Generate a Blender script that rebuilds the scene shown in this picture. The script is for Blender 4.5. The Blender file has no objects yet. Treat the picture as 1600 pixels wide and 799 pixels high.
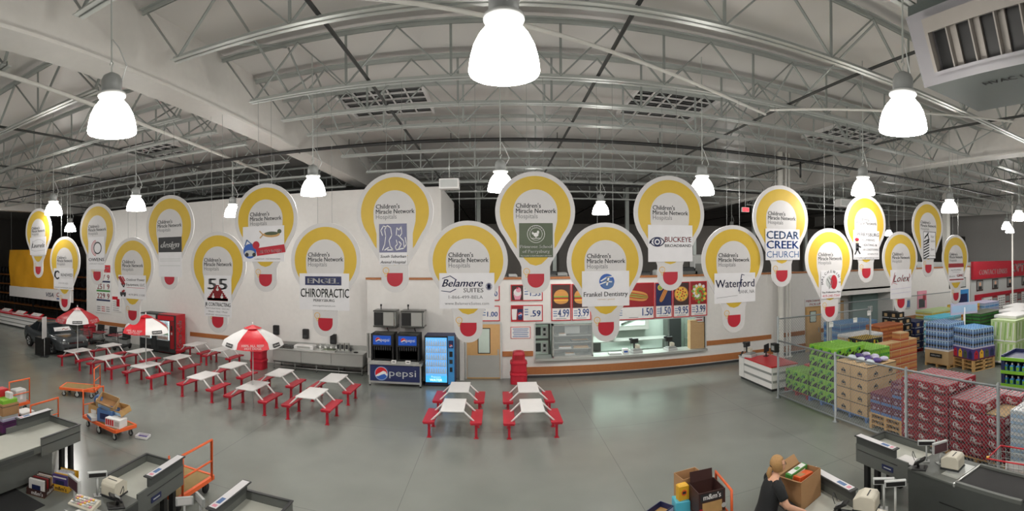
import bpy, math, random
from mathutils import Matrix, Vector
random.seed(7)
SC = bpy.context.scene
COL = SC.collection
PI = math.pi
# ---------------------------------------------------------------- camera, world, exposure
EYE = 4.7                       # the photographer stands on a raised office landing
FPX, CX, CY, ROLL = 740.0, 778.0, 403.8, 5.4   # cylindrical panorama: pixels per radian, azimuth-0 column, horizon row, roll
cd = bpy.data.cameras.new('camera'); cam = bpy.data.objects.new('camera', cd); COL.objects.link(cam)
cd.type = 'PANO'; cd.panorama_type = 'CENTRAL_CYLINDRICAL'
cd.central_cylindrical_range_u_min = -CX/FPX; cd.central_cylindrical_range_u_max = (1600-CX)/FPX
cd.central_cylindrical_range_v_min = -(799-CY)/FPX; cd.central_cylindrical_range_v_max = CY/FPX
cd.central_cylindrical_radius = 1; cd.clip_end = 200
cam.matrix_world = Matrix.Translation((0, 0, EYE)) @ Matrix.Rotation(ROLL/FPX, 4, 'Y') @ Matrix.Rotation(PI/2, 4, 'X')
SC.camera = cam
W = bpy.data.worlds.new('night'); SC.world = W; W.use_nodes = True
W.node_tree.nodes['Background'].inputs[0].default_value = (.02, .022, .03, 1)
W.node_tree.nodes['Background'].inputs[1].default_value = .3
vs = SC.view_settings; vs.view_transform = 'Standard'; vs.look = 'None'; vs.gamma = 1; vs.use_curve_mapping = False
vs.exposure = 0.42
LAMP_W, SHADE_E = 165, 18      # watts of one high-bay lamp, glow of its prismatic shade
SC.cycles.max_bounces = 8; SC.cycles.diffuse_bounces = 4; SC.cycles.glossy_bounces = 3
SC.cycles.transparent_max_bounces = 12; SC.cycles.sample_clamp_indirect = 4
SC.cycles.caustics_reflective = False; SC.cycles.caustics_refractive = False

def fl(px, py, z=0.0):          # where the ray through a photo pixel meets the height z
    t = (px-CX)/FPX; r = (EYE-z)*FPX/(py-(CY-ROLL*math.sin(t)))
    return r*math.sin(t), r*math.cos(t)
def onY(px, py, D):             # where it meets the wall plane y = D
    t = (px-CX)/FPX; r = D/math.cos(t)
    return D*math.tan(t), EYE-r*(py-(CY-ROLL*math.sin(t)))/FPX

# ---------------------------------------------------------------- materials
def lin(h):
    c = [int(h[i:i+2], 16)/255 for i in (0, 2, 4)]
    return tuple(x/12.92 if x <= .04045 else ((x+.055)/1.055)**2.4 for x in c) + (1,)
MATS = {}
def mat(name, h, r=.55, metal=0, n=.05, ns=6, bump=0, emit=0, alpha=1, trans=0, spec=.5):
    m = bpy.data.materials.new(name); m.use_nodes = True; nt = m.node_tree; b = nt.nodes['Principled BSDF']
    col = lin(h)
    b.inputs['Roughness'].default_value = r; b.inputs['Metallic'].default_value = metal
    b.inputs['Specular IOR Level'].default_value = spec
    tc = nt.nodes.new('ShaderNodeTexCoord'); nz = nt.nodes.new('ShaderNodeTexNoise'); nz.inputs['Scale'].default_value = ns
    nz.inputs['Detail'].default_value = 3; nt.links.new(tc.outputs['Object'], nz.inputs['Vector'])
    mx = nt.nodes.new('ShaderNodeMix'); mx.data_type = 'RGBA'
    mx.inputs[6].default_value = tuple(c*(1-n) for c in col[:3])+(1,); mx.inputs[7].default_value = tuple(min(1, c*(1+n)) for c in col[:3])+(1,)
    nt.links.new(nz.outputs['Fac'], mx.inputs[0]); nt.links.new(mx.outputs[2], b.inputs['Base Color'])
    if bump:
        bp = nt.nodes.new('ShaderNodeBump'); bp.inputs['Strength'].default_value = bump; bp.inputs['Distance'].default_value = .02
        nt.links.new(nz.outputs['Fac'], bp.inputs['Height']); nt.links.new(bp.outputs[0], b.inputs['Normal'])
    if emit:
        b.inputs['Emission Color'].default_value = col; b.inputs['Emission Strength'].default_value = emit
    if alpha < 1: b.inputs['Alpha'].default_value = alpha
    if trans: b.inputs['Transmission Weight'].default_value = trans
    MATS[name] = m; return m
def concrete():
    m = mat('polished_concrete', '7B7F79', .26, n=.09, ns=.4); nt = m.node_tree; b = nt.nodes['Principled BSDF']
    tc = nt.nodes['Texture Coordinate']
    br = nt.nodes.new('ShaderNodeTexBrick'); br.offset = 0; br.inputs['Scale'].default_value = 1
    br.inputs['Brick Width'].default_value = 4.55; br.inputs['Row Height'].default_value = 4.55
    br.inputs['Mortar Size'].default_value = .008; br.inputs['Mortar Smooth'].default_value = .3
    br.inputs['Color1'].default_value = br.inputs['Color2'].default_value = (1, 1, 1, 1); br.inputs['Mortar'].default_value = (.68, .68, .68, 1)
    mp = nt.nodes.new('ShaderNodeMapping'); mp.inputs['Location'].default_value = (1.9, .9, 0)
    nt.links.new(tc.outputs['Object'], mp.inputs[0]); nt.links.new(mp.outputs[0], br.inputs['Vector'])
    n2 = nt.nodes.new('ShaderNodeTexNoise'); n2.inputs['Scale'].default_value = .9; n2.inputs['Detail'].default_value = 2
    nt.links.new(tc.outputs['Object'], n2.inputs['Vector'])
    rr = nt.nodes.new('ShaderNodeMapRange'); rr.inputs[1].default_value = 0; rr.inputs[2].default_value = 1; rr.inputs[3].default_value = .85; rr.inputs[4].default_value = 1.13
    nt.links.new(n2.outputs['Fac'], rr.inputs[0])
    old = b.inputs['Base Color'].links[0].from_socket
    a = nt.nodes.new('ShaderNodeMix'); a.data_type = 'RGBA'; a.blend_type = 'MULTIPLY'; a.inputs[0].default_value = 1
    nt.links.new(old, a.inputs[6]); nt.links.new(br.outputs['Color'], a.inputs[7])
    c = nt.nodes.new('ShaderNodeMix'); c.data_type = 'RGBA'; c.blend_type = 'MULTIPLY'; c.inputs[0].default_value = 1
    nt.links.new(a.outputs[2], c.inputs[6]); nt.links.new(rr.outputs[0], c.inputs[7]); nt.links.new(c.outputs[2], b.inputs['Base Color'])
    b.inputs['Roughness'].default_value = .22
    return m
concrete()
for a in (('wall_paint', 'DCD9D5', .6), ('ceiling_vinyl', 'CECBC7', .42, 0, .05, .35, .25), ('dark_wall', '4E4A46', .8), ('beam_paint', 'CDCAC5', .55),
    ('galv', 'B9BDB9', .4, .4, .1, 3), ('steel_grey', '999E9A', .5, .2), ('wire_grey', '84898A', .5, .3), ('bar_dark', '3E3F3D', .6, .2), ('pipe_black', '1C1C1C', .5), ('pipe_white', 'D5D3CC', .5),
    ('white', 'DEDCDA', .5), ('sign_white', 'C9C6C5', .55), ('card_white', 'DAD8DA', .55), ('yellow', 'C8A62C', .5), ('gold', 'D8A62A', .5), ('red', 'AC172B', .45), ('case_red', '96162A', .45), ('bright_red', 'BE1C28', .4),
    ('black', '161616', .5), ('ink', '2A2A2C', .6), ('ink_light', '6A6A6C', .6), ('navy', '1B2450', .5), ('blue', '2B57A6', .45), ('sky_blue', '3E8BC8', .4), ('deep_red', '8E1820', .45),
    ('purple', '4A3A78', .5), ('grape', '5B2A5E', .5), ('olive', '47523A', .5), ('slate', '6C6D8A', .55), ('teal_wall', '7E9490', .6), ('orange', 'E0602A', .45), ('wood_trim', 'A5683A', .5, 0, .15, 14),
    ('wood', 'B9935E', .7, 0, .2, 9), ('cardboard', 'A9825A', .8, 0, .08, 5), ('kraft', 'B89A70', .75, 0, .08, 5), ('plywood', '8C7442', .7, 0, .2, 4), ('stainless', 'BFC0BC', .3, .55, .06, 2), ('stainless_dark', '6E6F6C', .3, .85),
    ('counter_grey', '5F625E', .55), ('counter_dark', '464947', .55), ('tray_cream', 'B9BAB0', .5), ('beige', 'CFC9B8', .5), ('grey', '8A8C8A', .5), ('light_grey', 'B8BAB8', .5), ('charcoal', '2B2D2E', .5),
    ('rubber', '1A1A1B', .75), ('green', '3E8A3A', .5), ('lime', '7DB535', .45), ('leaf', '6FA03C', .6), ('cyan', '4FB4CC', .45), ('tan_door', 'C89F6A', .5, 0, .08, 6), ('car_paint', '5A5E61', .16, .35, .02), ('chrome', 'C8CACC', .12, 1, 0),
    ('tire_rim', 'B0B2B4', .3, .8), ('skin', 'D9A68A', .5), ('hair', 'A98252', .6, 0, .3, 40), ('black_cloth', '17181A', .85), ('bun', 'C58A48', .55), ('lettuce', '7FA044', .6), ('sausage', 'A84A2E', .45), ('cheese', 'E3B344', .5), ('sauce', 'B03A22', .5),
    ('brown', '3C2320', .55), ('maroon', '5E2432', .5), ('can_orange', 'B0633C', .5), ('dim_blue', '4C6C9C', .5), ('pale_green', 'AFC48A', .5), ('pink', 'D890A0', .5), ('amber_glass', '8C4A2A', .3), ('banner_gold', 'D59A22', .55, 0, .12, 1.5, .3), ('kitchen_tile', 'C4D2C8', .35),
    ('unit_grey', '555C59', .5), ('frame_grey', '858387', .5), ('louvre_grey', '8C8680', .5), ('mat_black', '2A2B2C', .9), ('shrink', 'C9D2D8', .2), ('pale_blue', '9FBBD6', .3), ('light_lilac', 'B8B4CC', .4)):
    mat(*a)
mat('lamp_glow', 'FFFBF4', .4, emit=SHADE_E, n=0)
mat('glass', 'E8F2F2', .05, n=0, alpha=.16); mat('car_glass', '20262A', .06, n=0); mat('night_glass', '15181C', .15, n=0)
mat('lit_blue', '3FA6EC', .4, emit=.75, n=0); mat('lit_white', 'DCEEF0', .4, emit=.55, n=0); mat('screen_blue', '143F92', .3, emit=.45, n=0); mat('screen_dark', '3A2228', .3, emit=.25, n=0)
mat('exit_red', 'FF3040', .4, emit=1.4, n=0); mat('clear_pet', 'C4DFEE', .1, alpha=.85, n=0)

# ---------------------------------------------------------------- mesh builder
_txt = {}
def text_geo(s, bold=0.0, shear=0.0):
    k = (s, bold, shear)
    if k not in _txt:
        c = bpy.data.curves.new('lettering', 'FONT'); c.body = s; c.size = 1; c.resolution_u = 2; c.offset = bold; c.shear = shear
        o = bpy.data.objects.new('lettering', c); me = o.to_mesh()
        _txt[k] = ([tuple(v.co) for v in me.vertices], [tuple(p.vertices) for p in me.polygons])
        o.to_mesh_clear(); bpy.data.objects.remove(o); bpy.data.curves.remove(c)
    return _txt[k]
def circ(r, n=24, cx=0, cy=0, a0=0, a1=2*PI, ry=None):
    full = abs(a1-a0-2*PI) < 1e-6
    return [(cx+r*math.cos(a0+(a1-a0)*i/(n if full else n-1)), cy+(ry or r)*math.sin(a0+(a1-a0)*i/(n if full else n-1))) for i in range(n)]
def FRONT(x=0, y=0, z=0):        # a board facing the camera side (-y): u right, v up, w out of the board
    return lambda u, v, w: (x+u, y-w, z+v)
def TOP(x=0, y=0, z=0, rz=0):
    c, s = math.cos(rz), math.sin(rz)
    return lambda u, v, w: (x+c*u-s*v, y+s*u+c*v, z+w)
def SIDE(x=0, y=0, z=0, sgn=1):  # a board facing sgn*x : u along sgn*y
    return lambda u, v, w: (x+sgn*w, y+sgn*u, z+v)
LAST = [None]                     # the object built last
class B:
    def __init__(s): s.v, s.f, s.k, s.sm, s.mats = [], [], [], [], []
    def add(s, vs, fs, m, smooth=False):
        if m not in s.mats: s.mats.append(m)
        k = s.mats.index(m); o = len(s.v); s.v += [tuple(v) for v in vs]
        for f in fs: s.f.append(tuple(i+o for i in f)); s.k.append(k); s.sm.append(smooth)
        return s
    def box(s, x0, x1, y0, y1, z0, z1, m, rz=0, rx=0, ry=0):
        if x0 > x1: x0, x1 = x1, x0
        vs = [Vector((x, y, z)) for z in (z0, z1) for x, y in ((x0, y0), (x1, y0), (x1, y1), (x0, y1))]
        if rz or rx or ry:
            c = Vector(((x0+x1)/2, (y0+y1)/2, (z0+z1)/2)); R = Matrix.Rotation(rz, 3, 'Z') @ Matrix.Rotation(ry, 3, 'Y') @ Matrix.Rotation(rx, 3, 'X')
            vs = [c+R @ (v-c) for v in vs]
        return s.add(vs, [(3, 2, 1, 0), (4, 5, 6, 7), (0, 1, 5, 4), (1, 2, 6, 5), (2, 3, 7, 6), (3, 0, 4, 7)], m)
    def bx(s, cx, cy, z0, sx, sy, sz, m, rz=0): return s.box(cx-sx/2, cx+sx/2, cy-sy/2, cy+sy/2, z0, z0+sz, m, rz)
    def tbox(s, x0, x1, y0, y1, z0, z1, m, ins=.03, lip=0):     # box whose top edge is chamfered
        vs = []
        for z, i in ((z0, 0), (z1-ins, 0), (z1, ins)):
            vs += [(x0+i, y0+i, z), (x1-i, y0+i, z), (x1-i, y1-i, z), (x0+i, y1-i, z)]
        fs = [(3, 2, 1, 0), (8, 9, 10, 11)]
        for l in (0, 4):
            for i in range(4): j = (i+1) % 4; fs.append((l+i, l+j, l+4+j, l+4+i))
        return s.add(vs, fs, m)
    def tube(s, pts, r, m, n=6, closed=False, caps=True):
        P = [Vector(p) for p in pts]; N = len(P); rs = r if isinstance(r, (list, tuple)) else [r]*N; vs = []; up = None
        for i, p in enumerate(P):
            a = P[i-1] if (i > 0 or closed) else p; b = P[(i+1) % N] if (i < N-1 or closed) else p
            t = (b-a).normalized()
            if up is None:
                up = Vector((0, 0, 1)) if abs(t.z) < .95 else Vector((1, 0, 0))
            x = t.cross(up)
            if x.length < 1e-4: x = t.orthogonal()
            x.normalize(); up = x.cross(t).normalized()
            k = 1.0
            if 0 < i < N-1 or closed:
                d = max(-1, min(1, (p-a).normalized().dot((b-p).normalized()))) if (p-a).length and (b-p).length else 1
                k = 1/max(.6, math.cos(math.acos(d)/2))
            for q in range(n):
                an = 2*PI*(q+.5)/n; vs.append(p+(x*math.cos(an)*k+up*math.sin(an))*rs[i])
        fs = []
        for i in range(N if closed else N-1):
            j = (i+1) % N
            for q in range(n): w = (q+1) % n; fs.append((i*n+q, i*n+w, j*n+w, j*n+q))
        if caps and not closed: fs += [tuple(range(n-1, -1, -1)), tuple((N-1)*n+q for q in range(n))]
        return s.add(vs, fs, m, n > 5)
    def lathe(s, prof, m, c=(0, 0, 0), n=16, smooth=True, T=None, caps=True):
        vs = []
        for r, z in prof:
            for q in range(n):
                a = 2*PI*q/n; p = (r*math.cos(a), r*math.sin(a), z)
                p = T(*p) if T else (c[0]+p[0], c[1]+p[1], c[2]+p[2]); vs.append(p)
        fs = []
        for i in range(len(prof)-1):
            for q in range(n): w = (q+1) % n; fs.append((i*n+q, i*n+w, (i+1)*n+w, (i+1)*n+q))
        s.add(vs, fs, m, smooth)
        if caps:
            L = len(prof)-1
            if prof[0][0] > 1e-4: s.add(vs[:n], [tuple(range(n-1, -1, -1))], m)
            if prof[L][0] > 1e-4: s.add(vs[L*n:], [tuple(range(n))], m)
        return s
    def prism(s, poly, w0, w1, m, T, side=None, bothmat=None):
        n = len(poly); vs = [T(u, v, w0) for u, v in poly]+[T(u, v, w1) for u, v in poly]
        s.add(vs, [tuple(range(n, 2*n))], m)
        s.add(vs, [tuple(range(n-1, -1, -1))]+[(i, (i+1) % n, n+(i+1) % n, n+i) for i in range(n)], side or m)
        return s
    def flat(s, poly, w, m, T): return s.add([T(u, v, w) for u, v in poly], [tuple(range(len(poly)))], m)
    def rect(s, u0, u1, v0, v1, w, m, T): return s.flat([(u0, v0), (u1, v0), (u1, v1), (u0, v1)], w, m, T)
    def ring(s, r0, r1, w, m, T, cx=0, cy=0, a0=0, a1=2*PI, n=28, sx=1):
        o = circ(r1, n+1, 0, 0, a0, a1-1e-5); i = circ(r0, n+1, 0, 0, a0, a1-1e-5)
        vs = [T(cx+u*sx, cy+v, w) for u, v in o]+[T(cx+u*sx, cy+v, w) for u, v in i]
        return s.add(vs, [(q, q+1, n+2+q, n+1+q) for q in range(n)], m)
    def line(s, pts, wd, w, m, T):   # a flat pen stroke
        for a, b in zip(pts, pts[1:]):
            dx, dy = b[0]-a[0], b[1]-a[1]; L = math.hypot(dx, dy) or 1; nx, ny = -dy/L*wd/2, dx/L*wd/2; ex, ey = dx/L*wd*.3, dy/L*wd*.3
            s.flat([(a[0]-nx-ex, a[1]-ny-ey), (b[0]-nx+ex, b[1]-ny+ey), (b[0]+nx+ex, b[1]+ny+ey), (a[0]+nx-ex, a[1]+ny-ey)], w, m, T)
        return s
    def text(s, st, size, m, T, u=0, v=0, w=.003, al='C', bold=0, shear=0, width=None, rot=0):
        vs, fs = text_geo(st, 0, shear)
        if not vs: return s
        x0 = min(p[0] for p in vs); x1 = max(p[0] for p in vs); k = size; kx = width/(x1-x0) if width else size
        off = {'C': (x0+x1)/2, 'L': x0, 'R': x1}[al]; c, sn = math.cos(rot), math.sin(rot)
        for d in ((-bold, bold) if bold else (0,)):         # a heavy face is struck twice
            out = []
            for p in vs:
                a, b = (p[0]-off+d)*kx, (p[1]+d*.3)*k; out.append(T(u+c*a-sn*b, v+sn*a+c*b, w))
            s.add(out, fs, m)
        return s
    def build(s, name, parent=None, loc=(0, 0, 0), rz=0, bevel=0, data=None):
        me = bpy.data.meshes.new(name); me.from_pydata(s.v, [], s.f)
        for m in s.mats: me.materials.append(MATS[m])
        me.polygons.foreach_set('material_index', s.k); me.polygons.foreach_set('use_smooth', s.sm); me.update()
        o = bpy.data.objects.new(name, me); COL.objects.link(o); o.location = loc; o.rotation_euler = (0, 0, rz)
        if parent: o.parent = parent
        LAST[0] = o
        if bevel:
            b = o.modifiers.new('edge', 'BEVEL'); b.width = bevel; b.segments = 1; b.limit_method = 'ANGLE'
        return o
def tag(o, label=None, cat=None, group=None, kind=None):
    if label: o['label'] = label
    if cat: o['category'] = cat
    if group: o['group'] = group
    if kind: o['kind'] = kind
    return o
def empty(name, loc=(0, 0, 0), rz=0, label=None, cat=None, group=None):
    o = bpy.data.objects.new(name, None); COL.objects.link(o); o.location = loc; o.rotation_euler = (0, 0, rz); o.empty_display_size = .1
    return tag(o, label, cat, group)
KIDS = {}
def copy_tree(o, loc=None, rz=None, label=None, group=None, parent=None):
    c = o.copy(); COL.objects.link(c)
    if parent: c.parent = parent
    if loc is not None: c.location = loc
    if rz is not None: c.rotation_euler = (0, 0, rz)
    if label: c['label'] = label
    if group: c['group'] = group
    for ch in list(o.children):
        if ch.name in bpy.data.objects: copy_tree(ch, parent=c)
    return c
def struct(b, name, parent=None, **k): return tag(b.build(name, parent, **k), kind='structure')
ORD = ['first', 'second', 'third', 'fourth', 'fifth', 'sixth', 'seventh', 'eighth', 'ninth', 'tenth', 'eleventh', 'twelfth', 'thirteenth', 'fourteenth', 'fifteenth', 'sixteenth', 'seventeenth', 'eighteenth', 'nineteenth', 'twentieth']
# ---------------------------------------------------------------- the hall
WY = 18.5                        # food court wall
TY = 19.2                        # tall white wall behind it
ZR = 9.5
struct(B().box(-46, 46, -12, 46, -.2, 0, 'polished_concrete'), 'floor')
struct(B().box(-46, 46, -12, 46, ZR, ZR+.2, 'ceiling_vinyl'), 'ceiling')
struct(B().box(-46.2, -46, -12, 46, 0, ZR, 'dark_wall'), 'wall_left')
struct(B().box(46, 46.2, -12, 46, 0, ZR, 'wall_paint'), 'wall_right')
struct(B().box(-46, 46, -12.2, -12, 0, ZR, 'wall_paint'), 'wall_back')
b = B().box(-46, 46, 46, 46.2, 0, ZR, 'dark_wall')
struct(b, 'wall_front')
struct(B().box(-22.7, -2.3, TY, TY+.2, 0, 7.65, 'wall_paint'), 'wall_tall')
struct(B().box(-2.5, -2.3, TY+.2, 25, 0, 7.65, 'wall_paint'), 'wall_mid')
# low food court wall with its pass-through; kitchen opening X 1.45..8.62, z .74..2.1
KX0, KX1, KZ0, KZ1 = 1.45, 8.62, .76, 2.12
b = B().box(-5.25, KX0, WY, WY+.2, 0, 3.87, 'wall_paint').box(KX1, 16.3, WY, WY+.2, 0, 3.87, 'wall_paint')
b.box(KX0, KX1, WY, WY+.2, 0, KZ0, 'wall_paint').box(KX0, KX1, WY, WY+.2, KZ1, 3.87, 'wall_paint')
b.box(16.3, 20.35, WY, WY+.2, 2.62, 3.87, 'wall_paint').box(20.35, 28.6, WY, WY+.2, 0, 3.87, 'wall_paint')
struct(b, 'wall_main')
# recessed entrance of the rest rooms: beige wall with door, then a grey-green wall
b = B().box(16.1, 18.35, WY+1.6, WY+1.8, 0, 2.9, 'wall_paint').box(18.3, 20.4, WY+1.2, WY+1.4, 0, 2.9, 'teal_wall').box(16.1, 20.4, WY, WY+1.8, 2.85, 2.95, 'wall_paint')
b.box(16.1, 16.3, WY+.2, WY+1.6, 0, 2.9, 'wall_paint').box(20.35, 20.55, WY+.2, WY+1.8, 0, 2.9, 'wall_paint')
struct(b, 'wall_inner')
b = B()
for x0, x1 in ((-5.25, -2.1), (.55, KX1), (8.62, 12.1), (12.7, 14.0), (14.95, 16.3), (20.4, 28.6)):
    if x0 in (.55, 8.62, 12.7, 14.95) : b.box(x0, x1, WY-.03, WY, .14, .43, 'wood_trim').box(x0, x1, WY-.02, WY, 0, .1, 'charcoal')
struct(b, 'baseboard_main')
b = B()
for x0, x1 in ((.15, 1.35), (8.7, 12.0), (12.7, 13.95), (14.95, 16.3), (20.6, 28.6)): b.box(x0, x1, WY-.035, WY, .86, 1.06, 'wood_trim')
for x0, x1 in ((-22.6, -17.2), (-14.6, -9.8)): b.box(x0, x1, TY-.035, TY, .86, 1.06, 'wood_trim')
struct(b, 'trim_1')
struct(B().box(-5.3, 16.3, WY-.05, WY+.25, 3.87, 3.95, 'wood_trim').box(16.3, 28.6, WY-.05, WY+.25, 3.87, 3.95, 'wood_trim'), 'trim_2')
# kitchen behind the pass-through
b = B().box(-2.3, 10.6, 22.4, 22.6, 0, 3.6, 'kitchen_tile').box(-.2, 0, WY+.2, 22.4, 0, 3.6, 'kitchen_tile').box(10.4, 10.6, WY+.2, 22.4, 0, 3.6, 'kitchen_tile')
struct(b, 'wall_back_inner')
struct(B().box(-2.3, 28.6, WY+.2, 22.6, 3.62, 3.8, 'wall_paint'), 'ceiling_low')
# pocket of the deep store above the shops: grey posts before a dark wall
for i, x in enumerate((-1.2, 3.6, 8.4, 13.2, 18.0, 22.8, 27.6, 32.4, 37.0)):
    o = B().prism([(-.12, 0), (.12, 0), (.12, ZR-.25), (.2, ZR-.25), (.2, ZR), (-.2, ZR), (-.2, ZR-.25), (-.12, ZR-.25)], -.1, .1, 'steel_grey', FRONT(x, 30, 0)).build('post'); tag(o, kind='structure'); o.name = 'pillar_%d' % (i+1)
struct(B().box(-2.3, 46, 30.4, 30.6, 0, 6.9, 'dark_wall'), 'wall_far')
struct(B().box(-46, -22.7, 25.5, 25.7, 0, 5.9, 'dark_wall').box(-22.7, -22.5, TY+.2, 25.5, 0, 5.9, 'wall_paint'), 'wall_left_far')
# white box girders that carry the roof joists
for i, (x, z) in enumerate(((-6.25, 8.1), (15.2, 8.3), (-27.3, 8.1), (36.5, 8.3))):
    b = B().box(x-.32, x+.32, -11.9, 45.9, z, z+.06, 'beam_paint').box(x-.2, x+.2, -11.9, 45.9, z+.06, ZR, 'beam_paint')
    struct(b, 'beam_%d' % (i+1))
# skylights with white burglar grids
for i, (x, y) in enumerate(((-3.3, 13.9), (5.2, 13.9), (-13.4, 15.3), (12.6, 13.9), (-3.3, 26), (5.2, 26), (-18.5, 26))):
    b = B().box(x-1.25, x+1.25, y-1.2, y+1.2, ZR-.03, ZR-.005, 'night_glass')
    for q in range(6): u = x-1.25+2.5*q/5; b.box(u-.02, u+.02, y-1.2, y+1.2, ZR-.09, ZR-.05, 'white')
    for q in range(6): v = y-1.2+2.4*q/5; b.box(x-1.25, x+1.25, v-.02, v+.02, ZR-.09, ZR-.05, 'white')
    for u in (x-1.28, x+1.28): b.box(u-.04, u+.04, y-1.2, y+1.2, ZR-.12, ZR, 'white')
    struct(b, 'window_%d' % (i+1))
# ---------------------------------------------------------------- steel roof joists, each one thing
ZB = 8.2; ZT = 9.36
def joist(x0, x1, y, label):
    root = empty('roof_joist', ((x0+x1)/2, y, ZB), 0, label, 'roof joist', 'steel roof joists under the ceiling')
    L = (x1-x0)/2
    def chord(z, a, up):
        b = B(); h = .085*up
        for s in (-1, 1):
            b.box(-a, a, s*.02 if s > 0 else -.1, .1 if s > 0 else -.02, min(z, z+.012*up), max(z, z+.012*up), 'galv')
            b.box(-a, a, s*.02-.006, s*.02+.006, min(z, z+h), max(z, z+h), 'galv')
        return b
    chord(0, L-.75, 1).build('bottom_chord', root); chord(ZT-ZB, L, -1).build('top_chord', root)
    b = B(); n = int(round(2*(L-.85)/2.1)); st = 2*(L-.85)/n; pts = []
    for i in range(n+1):
        x = -L+.85+i*st; pts.append((x, 0, .05))
        if i < n: pts.append((x+st/2, 0, ZT-ZB-.05))
    pts = [(-L+.1, 0, ZT-ZB-.05)]+pts+[(L-.1, 0, ZT-ZB-.05)]
    b.tube(pts, .025, 'steel_grey', 5)
    b.build('web', root)
    for i in range(1, n):
        x = -L+.85+i*st; B().box(x-.025, x+.025, -.012, .012, .05, ZT-ZB-.05, 'steel_grey').build('strut', root)
    return root
YJ = [2.2, 4.3, 6.47, 9.17, 10.75, 12.4, 15.4, 18.5, 21.9, 25.0, 28.0]
for bi, (x0, x1, nm) in enumerate(((-6.0, 14.9, 'middle bay between the white girders'), (-27.0, -6.5, 'bay left of the white girder'), (15.5, 36.2, 'bay beyond the right white girder'))):
    js = YJ if bi < 2 else YJ[3:]
    for i, y in enumerate(js): joist(x0, x1, y, '%s galvanized roof joist in the %s' % (ORD[i], nm))
for i, x in enumerate((-24.5, -20, -15.5, -11.0, -2.55, 2.0, 6.5, 11.0, 20, 25)):
    nm = ('far left bay', 'left bay', 'left bay near the tall wall', 'left bay nearest the girder', 'middle bay left of the centre lamp', 'middle bay right of the centre lamp', 'middle bay toward the pickup door', 'middle bay nearest the right girder', 'right bay', 'far right bay')[i]
    tag(B().tube([(x, -3, ZB+.11), (x, 45.5, ZB+.11)], .035, 'bar_dark', 6).build('bridging_bar'), 'dark bridging pipe across the joists, %s' % nm, 'pipe', 'bridging pipes across the joists')
b = B().tube([(-27, 13.3, 8.04), (24, 13.3, 8.04)], .05, 'pipe_black', 8)
for q in range(17): x = -25.3+q*3; b.tube([(x, 13.3, 8.08), (x, 13.3, 8.25)], .012, 'pipe_black', 5); b.lathe([(.012, 0), (.03, -.03), (.03, -.05)], 'chrome', (x+1.4, 13.3, 8.0), 8)
b.tube([(9.9, 13.3, 8.06), (9.9, 13.3, 7.45)], .035, 'pipe_black', 8)
tag(b.build('sprinkler_pipe'), 'black sprinkler pipe crossing the ceiling under the joists', 'pipe')
b = B().tube([(-27, 21.4, 8.04), (15, 21.4, 8.04)], .05, 'pipe_black', 8)
for q in range(9): b.tube([(-23.4+q*4.6, 21.4, 8.0), (-23.4+q*4.6, 21.4, 8.3)], .012, 'pipe_black', 5)
tag(b.build('sprinkler_pipe'), 'far black sprinkler pipe above the tall white wall', 'pipe')
def conduit(pts, r, label): tag(B().tube(pts, r, 'pipe_white', 8).build('conduit'), label, 'pipe')
conduit([(-2.6, 5.6, 8.16), (6.2, 9.75, 8.16)], .032, 'thin white conduit slanting past the centre front lamp')
conduit([(6.1, 9.4, 8.16), (10.9, 5.7, 8.16)], .028, 'thin white conduit slanting behind the right front lamp')
conduit([(-7.4, 3.6, 8.15), (-8.2, 9.2, 8.15), (-8.9, 16.8, 8.15)], .045, 'white pipe passing behind the left front lamp')
# crossed braces that stiffen neighbouring joists
def brace(x, y0, y1, label):
    r = empty('cross_brace', (x, y0, ZB+.09), 0, label, 'brace', 'crossed braces between the joists'); d = y1-y0; h = ZT-ZB-.2
    for i, (a, c) in enumerate(((0, h), (h, 0))): B().tube([(.03*i, .02, a), (.03*i, d-.02, c)], .024, 'steel_grey', 4).build('bar', r)
for x, nm in ((-4.35, 'left end'), (6.62, 'right of centre'), (-8.4, 'left bay'), (13.4, 'right end')):
    for i in range(2, 6): brace(x, YJ[i], YJ[i+1], 'crossed grey braces between roof joists at the %s, %s pair from the front' % (nm, ORD[i-2]))
for (px, py, lb) in ((703, 288, 'white ceiling box hung behind the cat and dog balloon'), (1318, 318, 'white ceiling box hung beside the plumber balloon')):
    x, z = onY(px, py, 15.4); r = empty('ceiling_box', (x, 15.4, z), 0, lb, 'ceiling box'); B().tbox(-.32, .32, -.2, .2, -.17, .17, 'white', .02).build('housing', r, bevel=.01); B().tube([(0, 0, .17), (0, 0, 8.22-z)], .015, 'galv', 6).build('hanger', r); B().box(-.28, .28, -.205, -.2, -.12, .12, 'light_grey').build('front_grille', r)
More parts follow.
